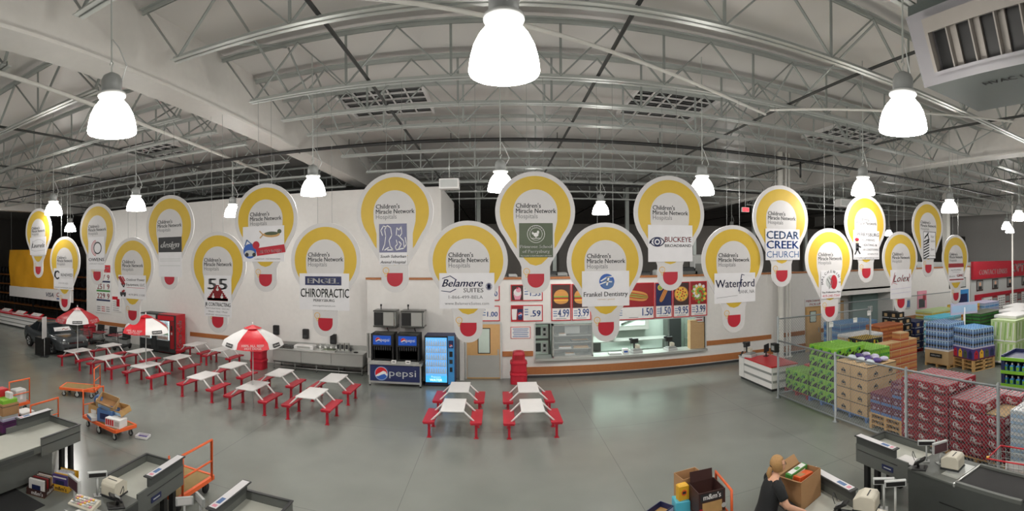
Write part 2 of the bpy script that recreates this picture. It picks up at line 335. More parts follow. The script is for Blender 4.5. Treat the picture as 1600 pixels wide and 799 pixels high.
# ---------------------------------------------------------------- high-bay lamps
def make_lamp(label):
    root = empty('high_bay_lamp', (0, 0, 0), 0, label, 'lamp', 'high-bay lamps under the joists')
    B().lathe([(.285, 0), (.292, .02), (.288, .06), (.276, .13), (.25, .22), (.208, .3), (.155, .365), (.112, .4)], 'lamp_glow', n=28, caps=False).build('shade', root)
    B().lathe([(.1, .4), (.16, .42), (.17, .435), (.17, .46), (.1, .47)], 'light_grey', n=24).build('collar', root)
    B().lathe([(.1, .47), (.125, .48), (.125, .62), (.1, .67), (.03, .71)], 'grey', n=18).build('ballast_housing', root); hs = LAST[0]
    B().tube([(0, 0, .7), (0, 0, .77), (.03, 0, .81), (0, 0, .85), (-.03, 0, .81)], .01, 'galv', 5).tube([(.12, .05, .6), (.2, .05, .75), (.1, .03, .98), (.02, 0, 1.1)], .008, 'light_grey', 5).build('hook', hs)
    st = B().tube([(0, 0, .84), (0, 0, 3.3)], .012, 'galv', 5).build('hanger', root)
    l = bpy.data.lights.new('bulb', 'POINT'); l.energy = LAMP_W; l.shadow_soft_size = .11; l.color = (1, .985, .955)
    o = bpy.data.objects.new('bulb', l); COL.objects.link(o); o.parent = root; o.location = (0, 0, -.05)
    return root
ZL = 6.2
LAMPS = [((790, 115), 'glowing bell lamp largest of all, at the top centre before the nearest joist'), ((176, 208), 'glowing bell lamp in front of the white box girder at left'), ((1412, 205), 'glowing bell lamp beside the grey air unit'),
    ((490, 305), 'glowing bell lamp between the wash and chiropractor balloons'), ((783, 299), 'glowing bell lamp half behind the green school balloon'), ((1098, 304), 'glowing bell lamp peeking right of the broadband balloon'),
    ((213, 329), 'glowing bell lamp left of the small design balloon'), ((939, 335), 'glowing bell lamp above the dentistry balloon'), ((1484, 332), 'glowing bell lamp above the two rightmost balloons'),
    ((84, 336), 'glowing bell lamp right behind the leftmost balloon'), ((110, 362), 'glowing bell lamp above the second balloon from the left, low and far'), ((364, 339), 'glowing bell lamp behind the contracting balloon'), ((1592, 345), 'glowing bell lamp at the right edge of the ceiling'), ((1578, 364), 'small far glowing bell lamp above the eyewear shop'), ((1349, 305), 'glowing bell lamp behind the plumbing balloon')]
lamp0 = None
for (px, py), lb in LAMPS:
    x, y = fl(px, py, ZL)
    if lamp0 is None: lamp0 = make_lamp(lb); lamp0.location = (x, y, ZL)
    else: copy_tree(lamp0, (x, y, ZL), 0, lb)
for x, y in ((2, 26), (14, 26), (26, 24)): copy_tree(lamp0, (x, y, ZL), 0, 'far bell lamp added behind the balloon row to light the store', 'lamps added to light the far store')  # added lamps, tucked behind balloons, to lift the dark store beyond
for x, y in ((-12.6, 3.9), (-4.2, -3), (4.2, -3), (12.6, 3.9), (12.4, -3), (-12.4, -3), (21, 2), (30, 6), (24, 13), (34, 13), (-26.5, 14), (-20, 3), (-30, 8)):  # lamp grid continued behind the viewer, plus extras added to brighten the sides
    copy_tree(lamp0, (x, y, ZL), 0, 'bell lamp added around the view to light the hall', 'lamps added around the view')
# ---------------------------------------------------------------- balloon signs hanging in a row from the second joist
BY = 9.17; BW = 1.56
def balloon_outline(r, neck, bot, inset=0, n=40):
    # light-bulb outline, u right, v down from the top turned to v up; r head radius, neck half-width
    cy = -.5; a = math.radians(-38); P = []
    for i in range(n+1):
        t = a+(PI-2*a)*i/n; P.append((r*math.cos(t), cy+r*math.sin(t)))
    return P
def make_balloon():
    b = B(); w = BW
    S = lambda P: [(u*w, v*w) for u, v in P]
    T = FRONT()
    P = balloon_outline(.5, .178, 1.525)
    P += [(-.30, -.97), (-.2, -1.13), (-.178, -1.19), (-.178, -1.347)]+[(.178*math.cos(t), -1.347+.178*math.sin(t)) for t in [PI+PI*i/14 for i in range(15)]]+[(.178, -1.19), (.2, -1.13), (.30, -.97)]
    b.prism(S(P), -.012, .012, 'sign_white', T)
    Y = balloon_outline(.443, 0, 0)+[(-.262, -.93), (-.14, -1.09), (-.07, -1.155), (0, -1.175), (.07, -1.155), (.14, -1.09), (.262, -.93)]
    b.flat(S(Y), .0135, 'yellow', T)
    I = circ(.275, 25, 0, -.5, 0, PI)+[(-.272, -.62), (-.235, -.78), (-.235, -1.05), (.235, -1.05), (.235, -.78), (.272, -.62)]
    b.flat(S(I), .015, 'sign_white', T)
    R = [(-.104, -1.276)]+[(.104*math.cos(t), -1.345+.104*math.sin(t)) for t in [PI+PI*i/14 for i in range(15)]]+[(.104, -1.276)]
    b.flat(S(R), .0135, 'red', T)
    b.ring(.034*w, .042*w, .0142, 'gold', T, -.115*w, -1.245*w, n=18); b.line(S([(-.13, -1.285), (-.122, -1.32), (-.108, -1.32), (-.1, -1.285)]), .008, .0142, 'gold', T)
    b.line(S([(-.125, -1.24), (-.118, -1.262), (-.11, -1.262), (-.103, -1.24)]), .005, .0145, 'gold', T)
    b.text("Children's", .083*w, 'ink', T, -.242*w, -.455*w, .017, 'L', .02, width=.31*w)
    b.text("Miracle Network", .083*w, 'ink', T, -.242*w, -.52*w, .017, 'L', .02, width=.5*w)
    b.text("Hospitals", .083*w, 'ink_light', T, -.242*w, -.586*w, .017, 'L', 0, width=.27*w)
    return b
def paw(b, m, x, y, s, T): b.flat(circ(s, 10, x, y), .022, m, T)
bal_mesh = None
def balloon(px, py, label, card, draw, D=BY):
    global bal_mesh
    D += .05*(py > 340); x, z = onY(px, py, D)
    if bal_mesh is None: o = make_balloon().build('balloon_sign'); bal_mesh = o.data
    else: o = bpy.data.objects.new('balloon_sign', bal_mesh); COL.objects.link(o)
    o.location = (x, D, z); tag(o, label, 'sign', 'charity balloon signs hanging over the food court')
    h = ZB-z
    for u in (-.16, .16): B().tube([(u, 0, -.02), (u, 0, h)], .004, 'grey', 4).build('hanging_wire', o)
    u0, u1, v0, v1 = [q*BW for q in card]; T = FRONT()
    b = B().prism([(u0, v1), (u1, v1), (u1, v0), (u0, v0)], .018, .024, 'card_white', T)
    T2 = lambda u, v, w: T(u0+(u1-u0)*u, v0+(v1-v0)*v, .0245+w*.5)     # card space: u,v in 0..1, v up from lower edge v0
    asp = (u1-u0)/abs(v1-v0)
    def tx(s, size, m, v, width=None, u=.5, bold=.018, shear=0, al='C', rot=0): b.text(s, size, m, T2, u, v, .004, al, bold, shear, width, rot)
    def rc(a, c, d, e, m, w=.002): b.rect(a, c, d, e, w, m, T2)
    def el(x, y, rx, m, ry=None, w=.003): b.flat([(x+rx*math.cos(t), y+(ry or rx*asp)*math.sin(t)) for t in [2*PI*i/24 for i in range(24)]], w, m, T2)
    def ln(P, wd, m, w=.005): b.line([(p[0], p[1]) for p in P], wd, w, m, T2)
    def rg(x, y, r0, r1, m, a0=0, a1=2*PI, w=.004):
        n = 26; L = [a0+(a1-a0)*i/n for i in range(n+1)]
        vs = [T2(x+r1*math.cos(t), y+r1*asp*math.sin(t), w) for t in L]+[T2(x+r0*math.cos(t), y+r0*asp*math.sin(t), w) for t in L]
        b.add(vs, [(q, q+1, n+2+q, n+1+q) for q in range(n)], m)
    draw(tx, rc, el, ln, rg); b.build('sponsor_card', o)
def arc(c, r, a0, a1, n=12, ry=None): return [(c[0]+r*math.cos(a0+(a1-a0)*i/n), c[1]+(ry or r)*math.sin(a0+(a1-a0)*i/n)) for i in range(n+1)]
def d_laurels(tx, rc, el, ln, rg):
    tx('Laurels', .34, 'ink', .42, .8, .52, .02, .35); ln(arc((.55, .5), .4, .5, 2.4, 12, .36), .012, 'ink_light'); ln([(.05, .3), (.3, .22), (.95, .27)], .012, 'ink_light')
    ln([(.1, .35), (.16, .62), (.2, .78)], .02, 'ink')
def d_owens(tx, rc, el, ln, rg):
    rg(.58, .66, .2, .25, 'ink'); rg(.52, .66, .3, .33, 'red', PI*.55, PI*1.45); rg(.54, .66, .25, .275, 'red', PI*.55, PI*1.45)
    tx('OWENS', .14, 'ink', .26, .95); tx('COMMUNITY COLLEGE', .05, 'ink_light', .16, .9, bold=0)
def d_design(tx, rc, el, ln, rg):
    rc(0, 1, .62, 1, 'ink'); tx('design', .22, 'white', .74, .8, .5, .025, .35)
    for v in (.45, .4, .28): ln([(.06, v), (.94, v)], .012, 'light_grey')
def d_wash(tx, rc, el, ln, rg):
    b0 = [(.36, .1), (.98, .2), (.98, .55), (.36, .42)]
    ln([(.4, .28), (.95, .36)], .22, 'red', .003); tx('AUTO WASH', .13, 'white', .25, .52, .68, .012, .1, rot=.06)
    el(.17, .3, .16, 'blue'); el(.17, .24, .13, 'light_grey', .09, .006); ln([(.05, .45), (.1, .62), (.22, .5), (.32, .4)], .03, 'dim_blue', .006); el(.1, .2, .045, 'ink', None, .007); el(.28, .2, .045, 'ink', None, .007)
    el(.33, .47, .085, 'red', None, .008); tx('$5', .13, 'white', .43, .11, .33, .012)
    el(.7, .76, .2, 'wood', .08); el(.7, .79, .16, 'olive', .05, .004); ln([(.5, .76), (.42, .86)], .03, 'wood'); ln([(.5, .76), (.43, .67)], .03, 'wood'); el(.89, .84, .05, 'olive', .06, .005)
    tx('LUBESTOP • 732 HIGHLAND', .045, 'ink', .06, .62, .6, 0)
def d_suburban(tx, rc, el, ln, rg):
    rc(0, 1, .3, 1, 'slate')
    for P in ([(.12, .36), (.2, .5), (.24, .7), (.2, .86), (.3, .96), (.42, .9), (.46, .72)], [(.12, .72), (.06, .84), (.16, .95), (.26, .92)], [(.46, .72), (.36, .6), (.4, .45), (.5, .36), (.3, .36)], [(.2, .36), (.34, .42)], [(.62, .72), (.64, .9), (.72, .84), (.8, .93), (.82, .76), (.74, .68), (.68, .72)], [(.74, .68), (.88, .58), (.9, .4), (.62, .36), (.58, .44), (.66, .5), (.62, .6)], [(.7, .38), (.8, .5), (.72, .56)], [(.9, .4), (.98, .5), (.94, .66)]): ln(P, .028, 'white')
    tx('South Suburban', .1, 'ink', .17, .92, shear=.25); tx('Animal Hospital', .1, 'ink', .03, .92, shear=.25)
def d_primrose(tx, rc, el, ln, rg):
    rc(0, 1, 0, 1, 'olive'); rg(.5, .68, .25, .262, 'white'); rg(.5, .68, .18, .19, 'white')
    for i, c in enumerate('PRIMROSE'): a = math.radians(145-110*i/7); tx(c, .08, 'white', .655+.205*math.sin(a), None, .5+.205*math.cos(a), .01, 0, 'C', a-PI/2)
    el(.5, .66, .075, 'white', .06); el(.56, .73, .035, 'white', .05); ln([(.44, .68), (.38, .76), (.4, .68)], .03, 'white'); ln([(.5, .6), (.5, .56)], .02, 'white'); ln([(.36, .555), (.64, .555)], .014, 'white')
    tx('Primrose School', .13, 'white', .27, .94, bold=.018); tx('of Perrysburg', .13, 'white', .13, .8, bold=.018); tx('The Leader in Early Education and Care', .045, 'white', .03, .92, bold=0)
def d_buckeye(tx, rc, el, ln, rg):
    rg(.2, .54, .06, .09, 'navy'); el(.2, .54, .035, 'navy'); ln(arc((.2, .46), .17, .35, 2.8, 14, .2), .025, 'navy'); ln(arc((.2, .62), .17, 3.5, 5.9, 14, .2), .025, 'navy'); ln([(.03, .5), (.08, .56)], .025, 'navy')
    tx('BUCKEYE', .2, 'red', .54, .6, .67, .012); tx('BROADBAND', .11, 'ink', .4, .6, .67, .012)
def d_cedar(tx, rc, el, ln, rg): tx('CEDAR', .36, 'dim_blue', .68, .94, bold=.025); tx('CREEK', .36, 'blue', .37, .94, bold=.025); tx('CHURCH', .3, 'dim_blue', .08, .94, bold=0)
def d_plumb(tx, rc, el, ln, rg):
    tx('PERRYSBURG', .17, 'ink', .8, .84, .56); tx('PLUMBING', .11, 'ink_light', .63, .5, .56, .008); tx('HEATING &', .11, 'ink', .46, .56, .62, .008); tx('AIR CONDITIONING', .11, 'ink_light', .3, .62, .66, .008); tx('419-874-7132', .07, 'ink', .16, .42, .74, 0)
    el(.13, .68, .08, 'red', .06); el(.13, .6, .06, 'skin', .06); ln([(.14, .52), (.14, .36)], .13, 'ink'); ln([(.14, .36), (.06, .18)], .05, 'ink'); ln([(.14, .36), (.24, .2)], .05, 'ink'); ln([(.14, .48), (.27, .42)], .05, 'ink'); tx('perrysburgplumbing.com', .08, 'ink', .03, .95, bold=0)
def d_salon(tx, rc, el, ln, rg):
    rc(0, 1, 0, .02, 'ink'); rc(0, 1, .98, 1, 'ink'); rc(0, .03, 0, 1, 'ink'); rc(.97, 1, 0, 1, 'ink')
    for i in range(7): ln([(.05, .02+i*.1), (.45, .12+i*.1)], .05, 'ink')
    ln([(.25, .55), (.45, .7), (.35, .9), (.15, .8)], .06, 'ink'); ln([(.1, .75), (.4, .95)], .05, 'ink')
    tx('Nail', .13, 'ink_light', .78, .3, .72, 0, .3); tx('Salon', .13, 'ink_light', .62, .36, .74, 0, .3); tx('Spa', .1, 'ink', .32, .3, .72, 0, .3); tx('in Perrysburg', .07, 'ink', .1, .5, .7, 0)
def d_renewed(tx, rc, el, ln, rg):
    rg(.2, .68, .09, .14, 'ink', .6, 5.6); rg(.2, .68, .11, .17, 'ink', 2.2, 3.6); tx('RENEWED', .2, 'ink', .62, .58, .68, .01); tx('419.419.1222', .09, 'ink_light', .26, .5, .5, 0); tx('www.renewed.com', .08, 'ink', .06, .9, .5, 0); ln([(.38, .55), (.96, .55)], .008, 'ink_light')
def d_outdoor(tx, rc, el, ln, rg):
    ln([(.06, .9), (.2, .62)], .12, 'deep_red'); ln([(.16, .92), (.24, .75)], .05, 'red'); ln([(.12, .62), (.2, .48), (.24, .6)], .04, 'ink'); tx('Outdoor Power', .15, 'ink', .76, .66, .63, .004); tx('Equipment, LLC', .15, 'ink', .55, .66, .63, .004); ln([(.32, .47), (.95, .47)], .014, 'red')
    ln([(.1, .2), (.25, .2)], .12, 'ink'); el(.12, .13, .04, 'ink'); el(.24, .13, .04, 'ink'); ln([(.16, .28), (.22, .33)], .08, 'deep_red'); tx('419.893.1100', .12, 'ink_light', .13, .58, .67, 0)
def d_jr(tx, rc, el, ln, rg):
    tx('55', .38, 'ink_light', .66, .7, .5, .03); b = [(.08, .4), (.5, .8), (.92, .4)]
    for k in range(8): ln([(.14+k*.045, .42+k*.045), (.86-k*.045, .42+k*.045)], .06, 'deep_red', .006)
    ln([(.14, .42), (.86, .42)], .07, 'deep_red', .006)
    for x, y in ((.5, .66), (.34, .48), (.66, .48)): el(x, y, .05, 'white', .035, .009); ln([(x, y+.02), (x+.01, y+.07)], .035, 'white', .009)
    tx('JR CONTRACTING', .13, 'ink', .25, .94); tx('RESTORATION • EXCAV', .05, 'ink_light', .18, .86, bold=0); tx('Water • Fire • Mold', .06, 'ink_light', .1, .7, bold=0); tx('419-893-5555  www.jrcontracting.com', .05, 'ink_light', .03, .88, bold=0)
def d_engel(tx, rc, el, ln, rg):
    rc(.12, .85, .68, .92, 'navy'); tx('ENGEL', .2, 'white', .73, .62, .485, .02); tx('CHIROPRACTIC', .34, 'ink_light', .35, .97, .51, .03); b = tx('CHIROPRACTIC', .34, 'white', .365, .97, .495, 0); tx('PERRYSBURG', .1, 'ink', .23, .42, .5); tx('www.engelchiropractic.com', .06, 'ink_light', .1, .45, .5, 0)
def d_belamere(tx, rc, el, ln, rg):
    tx('Belamere', .3, 'navy', .62, .74, .42, .02, .35); tx('SUITES', .17, 'ink_light', .46, .36, .62, .012); ln([(.04, .5), (.2, .47), (.3, .55)], .02, 'navy'); ln([(.06, .85), (.2, .92), (.3, .82)], .02, 'navy')
    for k in range(8): a = k*PI/8; ln([(.9-.06*math.cos(a), .62-.1*math.sin(a)), (.9+.06*math.cos(a), .62+.1*math.sin(a))], .014, 'navy')
    tx('1-866-499-BELA', .13, 'ink_light', .28, .62, .48, 0); tx('www.BelamereSuites.com', .11, 'ink_light', .11, .8, .5, 0)
def d_frankel(tx, rc, el, ln, rg):
    el(.52, .7, .16, 'blue'); el(.54, .64, .13, 'dim_blue', .15, .004); ln([(.4, .72), (.52, .82), (.64, .84)], .035, 'white', .007); ln([(.56, .82), (.52, .6)], .035, 'white', .007); ln([(.38, .63), (.52, .7), (.62, .69)], .03, 'white', .007)
    tx('Frankel Dentistry', .19, 'ink', .28, .93, .5, .012); tx('cosmetic | general', .06, 'wood', .18, .36, .5, 0)
def d_waterford(tx, rc, el, ln, rg):
    tx('Waterford', .38, 'navy', .52, .95, .5, .014); tx('BANK, NA', .17, 'ink_light', .3, .38, .78, 0); ln([(.05, .18), (.55, .24)], .01, 'ink_light'); ln([(.58, .38), (.66, .95), (.72, .92)], .02, 'navy')
def d_mal(tx, rc, el, ln, rg):
    for i, c in enumerate("MALCHEWIN'S"): a = math.radians(190-200*i/10); tx(c, .14, 'ink', .62+.3*math.sin(a), None, .5+.4*math.cos(a), .02, 0, 'C', a-PI/2)
    el(.5, .6, .27, 'light_grey', .24); el(.64, .58, .17, 'red', .26, .005); ln([(.3, .7), (.45, .5), (.4, .35)], .03, 'ink_light', .008); ln([(.4, .75), (.55, .6), (.5, .4)], .03, 'ink_light', .008); tx('The Pollination Man', .09, 'ink', .19, .94); tx('419-340-7260', .12, 'red', .05, .86, bold=0)
def d_lolex(tx, rc, el, ln, rg):
    tx('Lolex', .34, 'red', .58, .8, .52, .008, .4); ln([(.06, .5), (.2, .9), (.12, .55), (.3, .5)], .014, 'red'); ln([(.86, .55), (.9, .85), (.94, .72)], .014, 'red'); ln([(.04, .33), (.96, .36)], .012, 'light_lilac'); ln([(.04, .18), (.96, .2)], .012, 'light_lilac')
def d_gmc(tx, rc, el, ln, rg):
    rc(0, 1, .78, 1, 'deep_red'); tx('AUTOMALL', .11, 'ink', .6, .7, .5, 0); tx('of Perrysburg', .06, 'ink_light', .5, .45, .5, 0); tx('GMC', .2, 'deep_red', .26, .44, .76, .04); tx('Buick', .13, 'ink_light', .26, .36, .24, 0); ln([(.08, .12), (.96, .1)], .07, 'deep_red')
for px, py, lb, card, dr in (
    (60, 326, 'balloon sign with a white card of swirling dark script, beside the yellow banner', (-.31, .31, -1.02, -.63), d_laurels),
    (152, 318, 'balloon sign with a big letter O in red and grey rings', (-.24, .22, -1.24, -.63), d_owens),
    (265, 305, 'balloon sign with a black script rectangle on a long white card', (-.22, .26, -1.32, -.68), d_design),
    (415, 287, 'balloon sign with a fish, a blue car and a red banner on its card', (-.36, .3, -1.1, -.6), d_wash),
    (617, 270, 'balloon sign with a lilac square of white cat and dog outlines', (-.2, .16, -1.17, -.65), d_suburban),
    (837, 268, 'balloon sign with a dark green card and round rooster emblem', (-.205, .215, -1.07, -.645), d_primrose),
    (1047, 275, 'balloon sign with a navy eye logo and red capital letters', (-.31, .32, -1.14, -.655), d_buckeye),
    (1221, 290, 'balloon sign with three stacked lines of big blue capitals', (-.29, .33, -1.12, -.655), d_cedar),
    (1353, 305, 'balloon sign with a small plumber figure on its card', (-.31, .32, -1.12, -.62), d_plumb),
    (1450, 315, 'small balloon sign with black diagonal stripes on its card', (-.17, .24, -1.16, -.61), d_salon),
    (101, 370, 'balloon sign with a broken black ring logo on its card', (-.36, .3, -1.08, -.65), d_renewed),
    (207, 371, 'balloon sign with red and black garden machines on its card', (-.34, .33, -1.07, -.66), d_outdoor),
    (340, 362, 'balloon sign with a dark red triangle of drops before grey numerals', (-.24, .25, -1.28, -.66), d_jr),
    (508, 348, 'balloon sign with a navy name bar above hollow outlined capitals', (-.37, .34, -1.17, -.68), d_engel),
    (731, 345, 'balloon sign with navy script, a starburst and a phone number', (-.36, .33, -1.1, -.655), d_belamere),
    (946, 348, 'balloon sign with a blue disc logo above bold dark letters', (-.31, .31, -1.07, -.62), d_frankel),
    (1146, 352, 'balloon sign with large navy letters and a long swash f', (-.31, .35, -1.1, -.68), d_waterford),
    (1296, 357, 'balloon sign with the red and grey round face card', (-.19, .23, -1.14, -.69), d_mal),
    (1407, 362, 'balloon sign with one thin red script name on a long card', (-.3, .3, -1.26, -.72), d_lolex),
    (1493, 367, 'small balloon sign with dark red bars across its card', (-.29, .3, -1.03, -.63), d_gmc)):
    balloon(px, py, lb, card, dr)
# ---------------------------------------------------------------- picnic tables
def make_table(label):
    r = empty('picnic_table', (0, 0, 0), 0, label, 'picnic table', 'white topped picnic tables with red benches')
    B().tbox(-.31, .31, -.55, .55, .715, .755, 'white', .008).build('tabletop', r, bevel=.006)
    for sx in (-1, 1):
        B().tbox(sx*.62-.155, sx*.62+.155, -.55, .55, .42, .46, 'red', .008).box(sx*.62-.14, sx*.62+.14, -.54, -.52, .385, .42, 'red').box(sx*.62-.14, sx*.62+.14, .52, .54, .385, .42, 'red').build('bench', r)
        for sy in (-1, 1):
            B().box(sx*.62-.032, sx*.62+.032, sy*.4-.032, sy*.4+.032, 0, .42, 'red').box(sx*.62-.06, sx*.62+.06, sy*.4-.05, sy*.4+.05, 0, .012, 'red').box(sx*.62-.09, sx*.62+.09, sy*.4-.04, sy*.4+.04, .395, .42, 'red').build('leg', r)
            B().tube([(sx*.18, sy*.4, .7), (sx*.3, sy*.4, .69), (sx*.6, sy*.4, .405)], .028, 'white', 8).build('arm', r)
    return r
TBL = []
xs = (-16.3, -14.32, -12.2, -9.52, -7.42, -5.4)
for j, (y, nm) in enumerate(((13.25, 'front row'), (15.15, 'second row'))):
    for i, x in enumerate(xs): TBL.append((x, y-.25*(i > 3), 'white picnic table with red benches, %s from the car in the %s' % (ORD[i], nm)))
TBL += [(-13.4, 18.0, 'white picnic table with red benches against the tall wall beside the vending machines'), (-11.65, 17.7, 'white picnic table with red benches against the wall beside the trash can'),
        (-1.21, 14.55, 'white picnic table with red benches nearest the water vending machine'), (-1.22, 12.75, 'white picnic table with red benches in front of the water machine table'), (.89, 14.5, 'white picnic table with red benches nearest the pass-through counter'), (.88, 12.7, 'white picnic table with red benches standing alone at front right')]
tb = None
for x, y, lb in TBL:
    if tb is None: tb = make_table(lb); tb.location = (x, y, 0)
    else: copy_tree(tb, (x, y, 0), 0, lb)
# ---------------------------------------------------------------- parasols
def make_parasol(x, y, rz, label):
    r = empty('parasol', (x, y, 0), rz, label, 'parasol', 'red and white parasols standing in the tables')
    B().tube([(0, 0, .02), (0, 0, 2.62)], .019, 'light_grey', 8).build('pole', r)
    B().lathe([(.001, 2.74), (.02, 2.72), (.022, 2.68), (.012, 2.62)], 'white', n=10, caps=False).build('finial', r)
    def pt(R, z, a): return (R*math.cos(a), R*math.sin(a), z)
    for k in range(6):
        a0 = k*PI/3-PI/6-PI/2; a1 = a0+PI/3; col = 'bright_red' if k % 2 == 0 else 'white'; b = B()
        P = [(.05, 2.6), (.3, 2.52), (.62, 2.37), (.9, 2.2), (.985, 2.02)]
        n = 4; vs = []
        for R, z in P:
            for q in range(n+1):
                f = q/n; p = Vector(pt(R, z, a0)).lerp(Vector(pt(R, z, a1)), f); p.z -= .05*math.sin(PI*f)*(R > .2)*(R/.98); vs.append(p)
        b.add(vs, [(i*(n+1)+q, i*(n+1)+q+1, (i+1)*(n+1)+q+1, (i+1)*(n+1)+q) for i in range(len(P)-1) for q in range(n)], col, True)
        am = (a0+a1)/2; ca, sa = math.cos(am), math.sin(am); ap = .985*math.cos(PI/6); ap0 = .9*math.cos(PI/6); lv = math.hypot(.18, ap-ap0)
        def T(u, v, w): return ((ap-(ap-ap0)*v/lv+w*.9)*ca-u*sa, (ap-(ap-ap0)*v/lv+w*.9)*sa+u*ca, 1.985+.18*v/lv+w*.4)
        cp = b.build('canopy_panel', r); b = B()
        if k % 2 == 0: b.text('100% ALL BEEF', .1, 'white', T, 0, .11, .03, bold=.01, width=.66).text('HOT DOGS', .1, 'white', T, 0, .025, .03, bold=.01, width=.5)
        else: b.rect(-.21, .21, .03, .15, .028, 'black', T).text('KIRKLAND', .075, 'white', T, 0, .065, .033, bold=.02, width=.36)
        b.build('lettering' if k % 2 == 0 else 'label', cp)
        B().tube([pt(.04, 2.3, a0), pt(.5, 2.38, a0), pt(.96, 2.03, a0)], .008, 'light_grey', 4).build('rib', r)
    b = B(); vs = [(0, 0, 2.66)]+[pt(.3, 2.55, i*PI/3-PI/6-PI/2) for i in range(6)]
    b.add(vs, [(0, 1+i, 1+(i+1) % 6) for i in range(6)], 'bright_red').build('vent_cap', r)
    return r
make_parasol(-16.3, 13.25, .88+PI/3, 'red and white parasol in the table in front of the car')
make_parasol(-12.2, 13.25, .73-PI/6, 'red and white parasol in front of the lit drink machines')
make_parasol(-7.42, 13.0, .52, 'red and white parasol nearest the sink counter, red panel facing front')
# ---------------------------------------------------------------- red trash cans
def make_bin(label):
    r = empty('trash_can', (0, 0, 0), 0, label, 'trash can', 'red trash cans of the food court')
    def rr(a, z): return [(a*(abs(math.cos(t))**.45)*math.copysign(1, math.cos(t)), a*(abs(math.sin(t))**.45)*math.copysign(1, math.sin(t)), z) for t in [2*PI*i/24 for i in range(24)]]
    def loft(L, m):
        vs = [p for a, z in L for p in rr(a, z)]; N = 24
        return B().add(vs, [(i*N+q, i*N+(q+1) % N, (i+1)*N+(q+1) % N, (i+1)*N+q) for i in range(len(L)-1) for q in range(N)]+[tuple(range(N-1, -1, -1)), tuple((len(L)-1)*N+q for q in range(N))], m, False)
    loft([(.31, 0), (.315, .02), (.315, .3), (.335, .32), (.335, .38), (.31, .4), (.31, .44)], 'red').build('base', r)
    loft([(.29, .44), (.3, .47), (.3, .72), (.325, .74), (.325, .8), (.3, .83)], 'red').build('body', r)
    loft([(.25, .83), (.24, .9), (.235, 1.1), (.2, 1.18), (.1, 1.215), (.01, 1.22)], 'red').build('hood', r)
    B().box(-.15, .15, -.252, -.236, .9, 1.06, 'deep_red').build('flap', r)
    return r
bn = make_bin('red trash can with domed hood in front of the pass-through wall'); bn.location = (.75, 17.85, 0)
copy_tree(bn, (-9.95, 17.95, 0), 0, 'red trash can at the left end of the sink counter'); copy_tree(bn, (-21.6, 18.5, 0), 0, 'red trash can behind the grey car')
# ---------------------------------------------------------------- bottles used by the machines
def make_bottle(m, cap, h=.2, r=.032):
    return B().lathe([(r*.9, 0), (r, .01), (r, h*.55), (r*.95, h*.62), (r*.45, h*.82), (r*.4, h*.9)], m, n=10).lathe([(r*.46, h*.9), (r*.46, h)], cap, n=8)
def rows(mesh, name, label, group, n, nz, x0, dx, y, z0, dz, cat='bottle'):
    for k in range(nz):
        for i in range(n):
            o = bpy.data.objects.new(name, mesh); COL.objects.link(o); o.location = (x0+i*dx, y, z0+k*dz); tag(o, label, cat, group)
def pepsi_globe(b, cx, cy, r, T, w=.004, rim=None):
    if rim: b.flat(circ(r*1.1, 32, cx, cy), w-.001, rim, T)
    b.flat(circ(r, 32, cx, cy), w, 'white', T)
    up = circ(r*.96, 18, 0, 0, math.radians(-8), math.radians(202)); wv = [(-.93*r+.0*r, -.3*r), (-.45*r, -.12*r), (0, .12*r), (.5*r, .25*r), (.94*r, -.1*r)]
    b.flat([(cx+u, cy+v) for u, v in up+[(-.6*r, -.1*r), (-.2*r, .12*r), (.3*r, .42*r), (.7*r, .3*r)]], w+.002, 'bright_red', T)
    lo = circ(r*.96, 16, 0, 0, math.radians(-150), math.radians(-22))
    b.flat([(cx+u, cy+v) for u, v in lo+[(.5*r, -.05*r), (.05*r, -.18*r), (-.45*r, -.42*r)]], w+.002, 'blue', T)
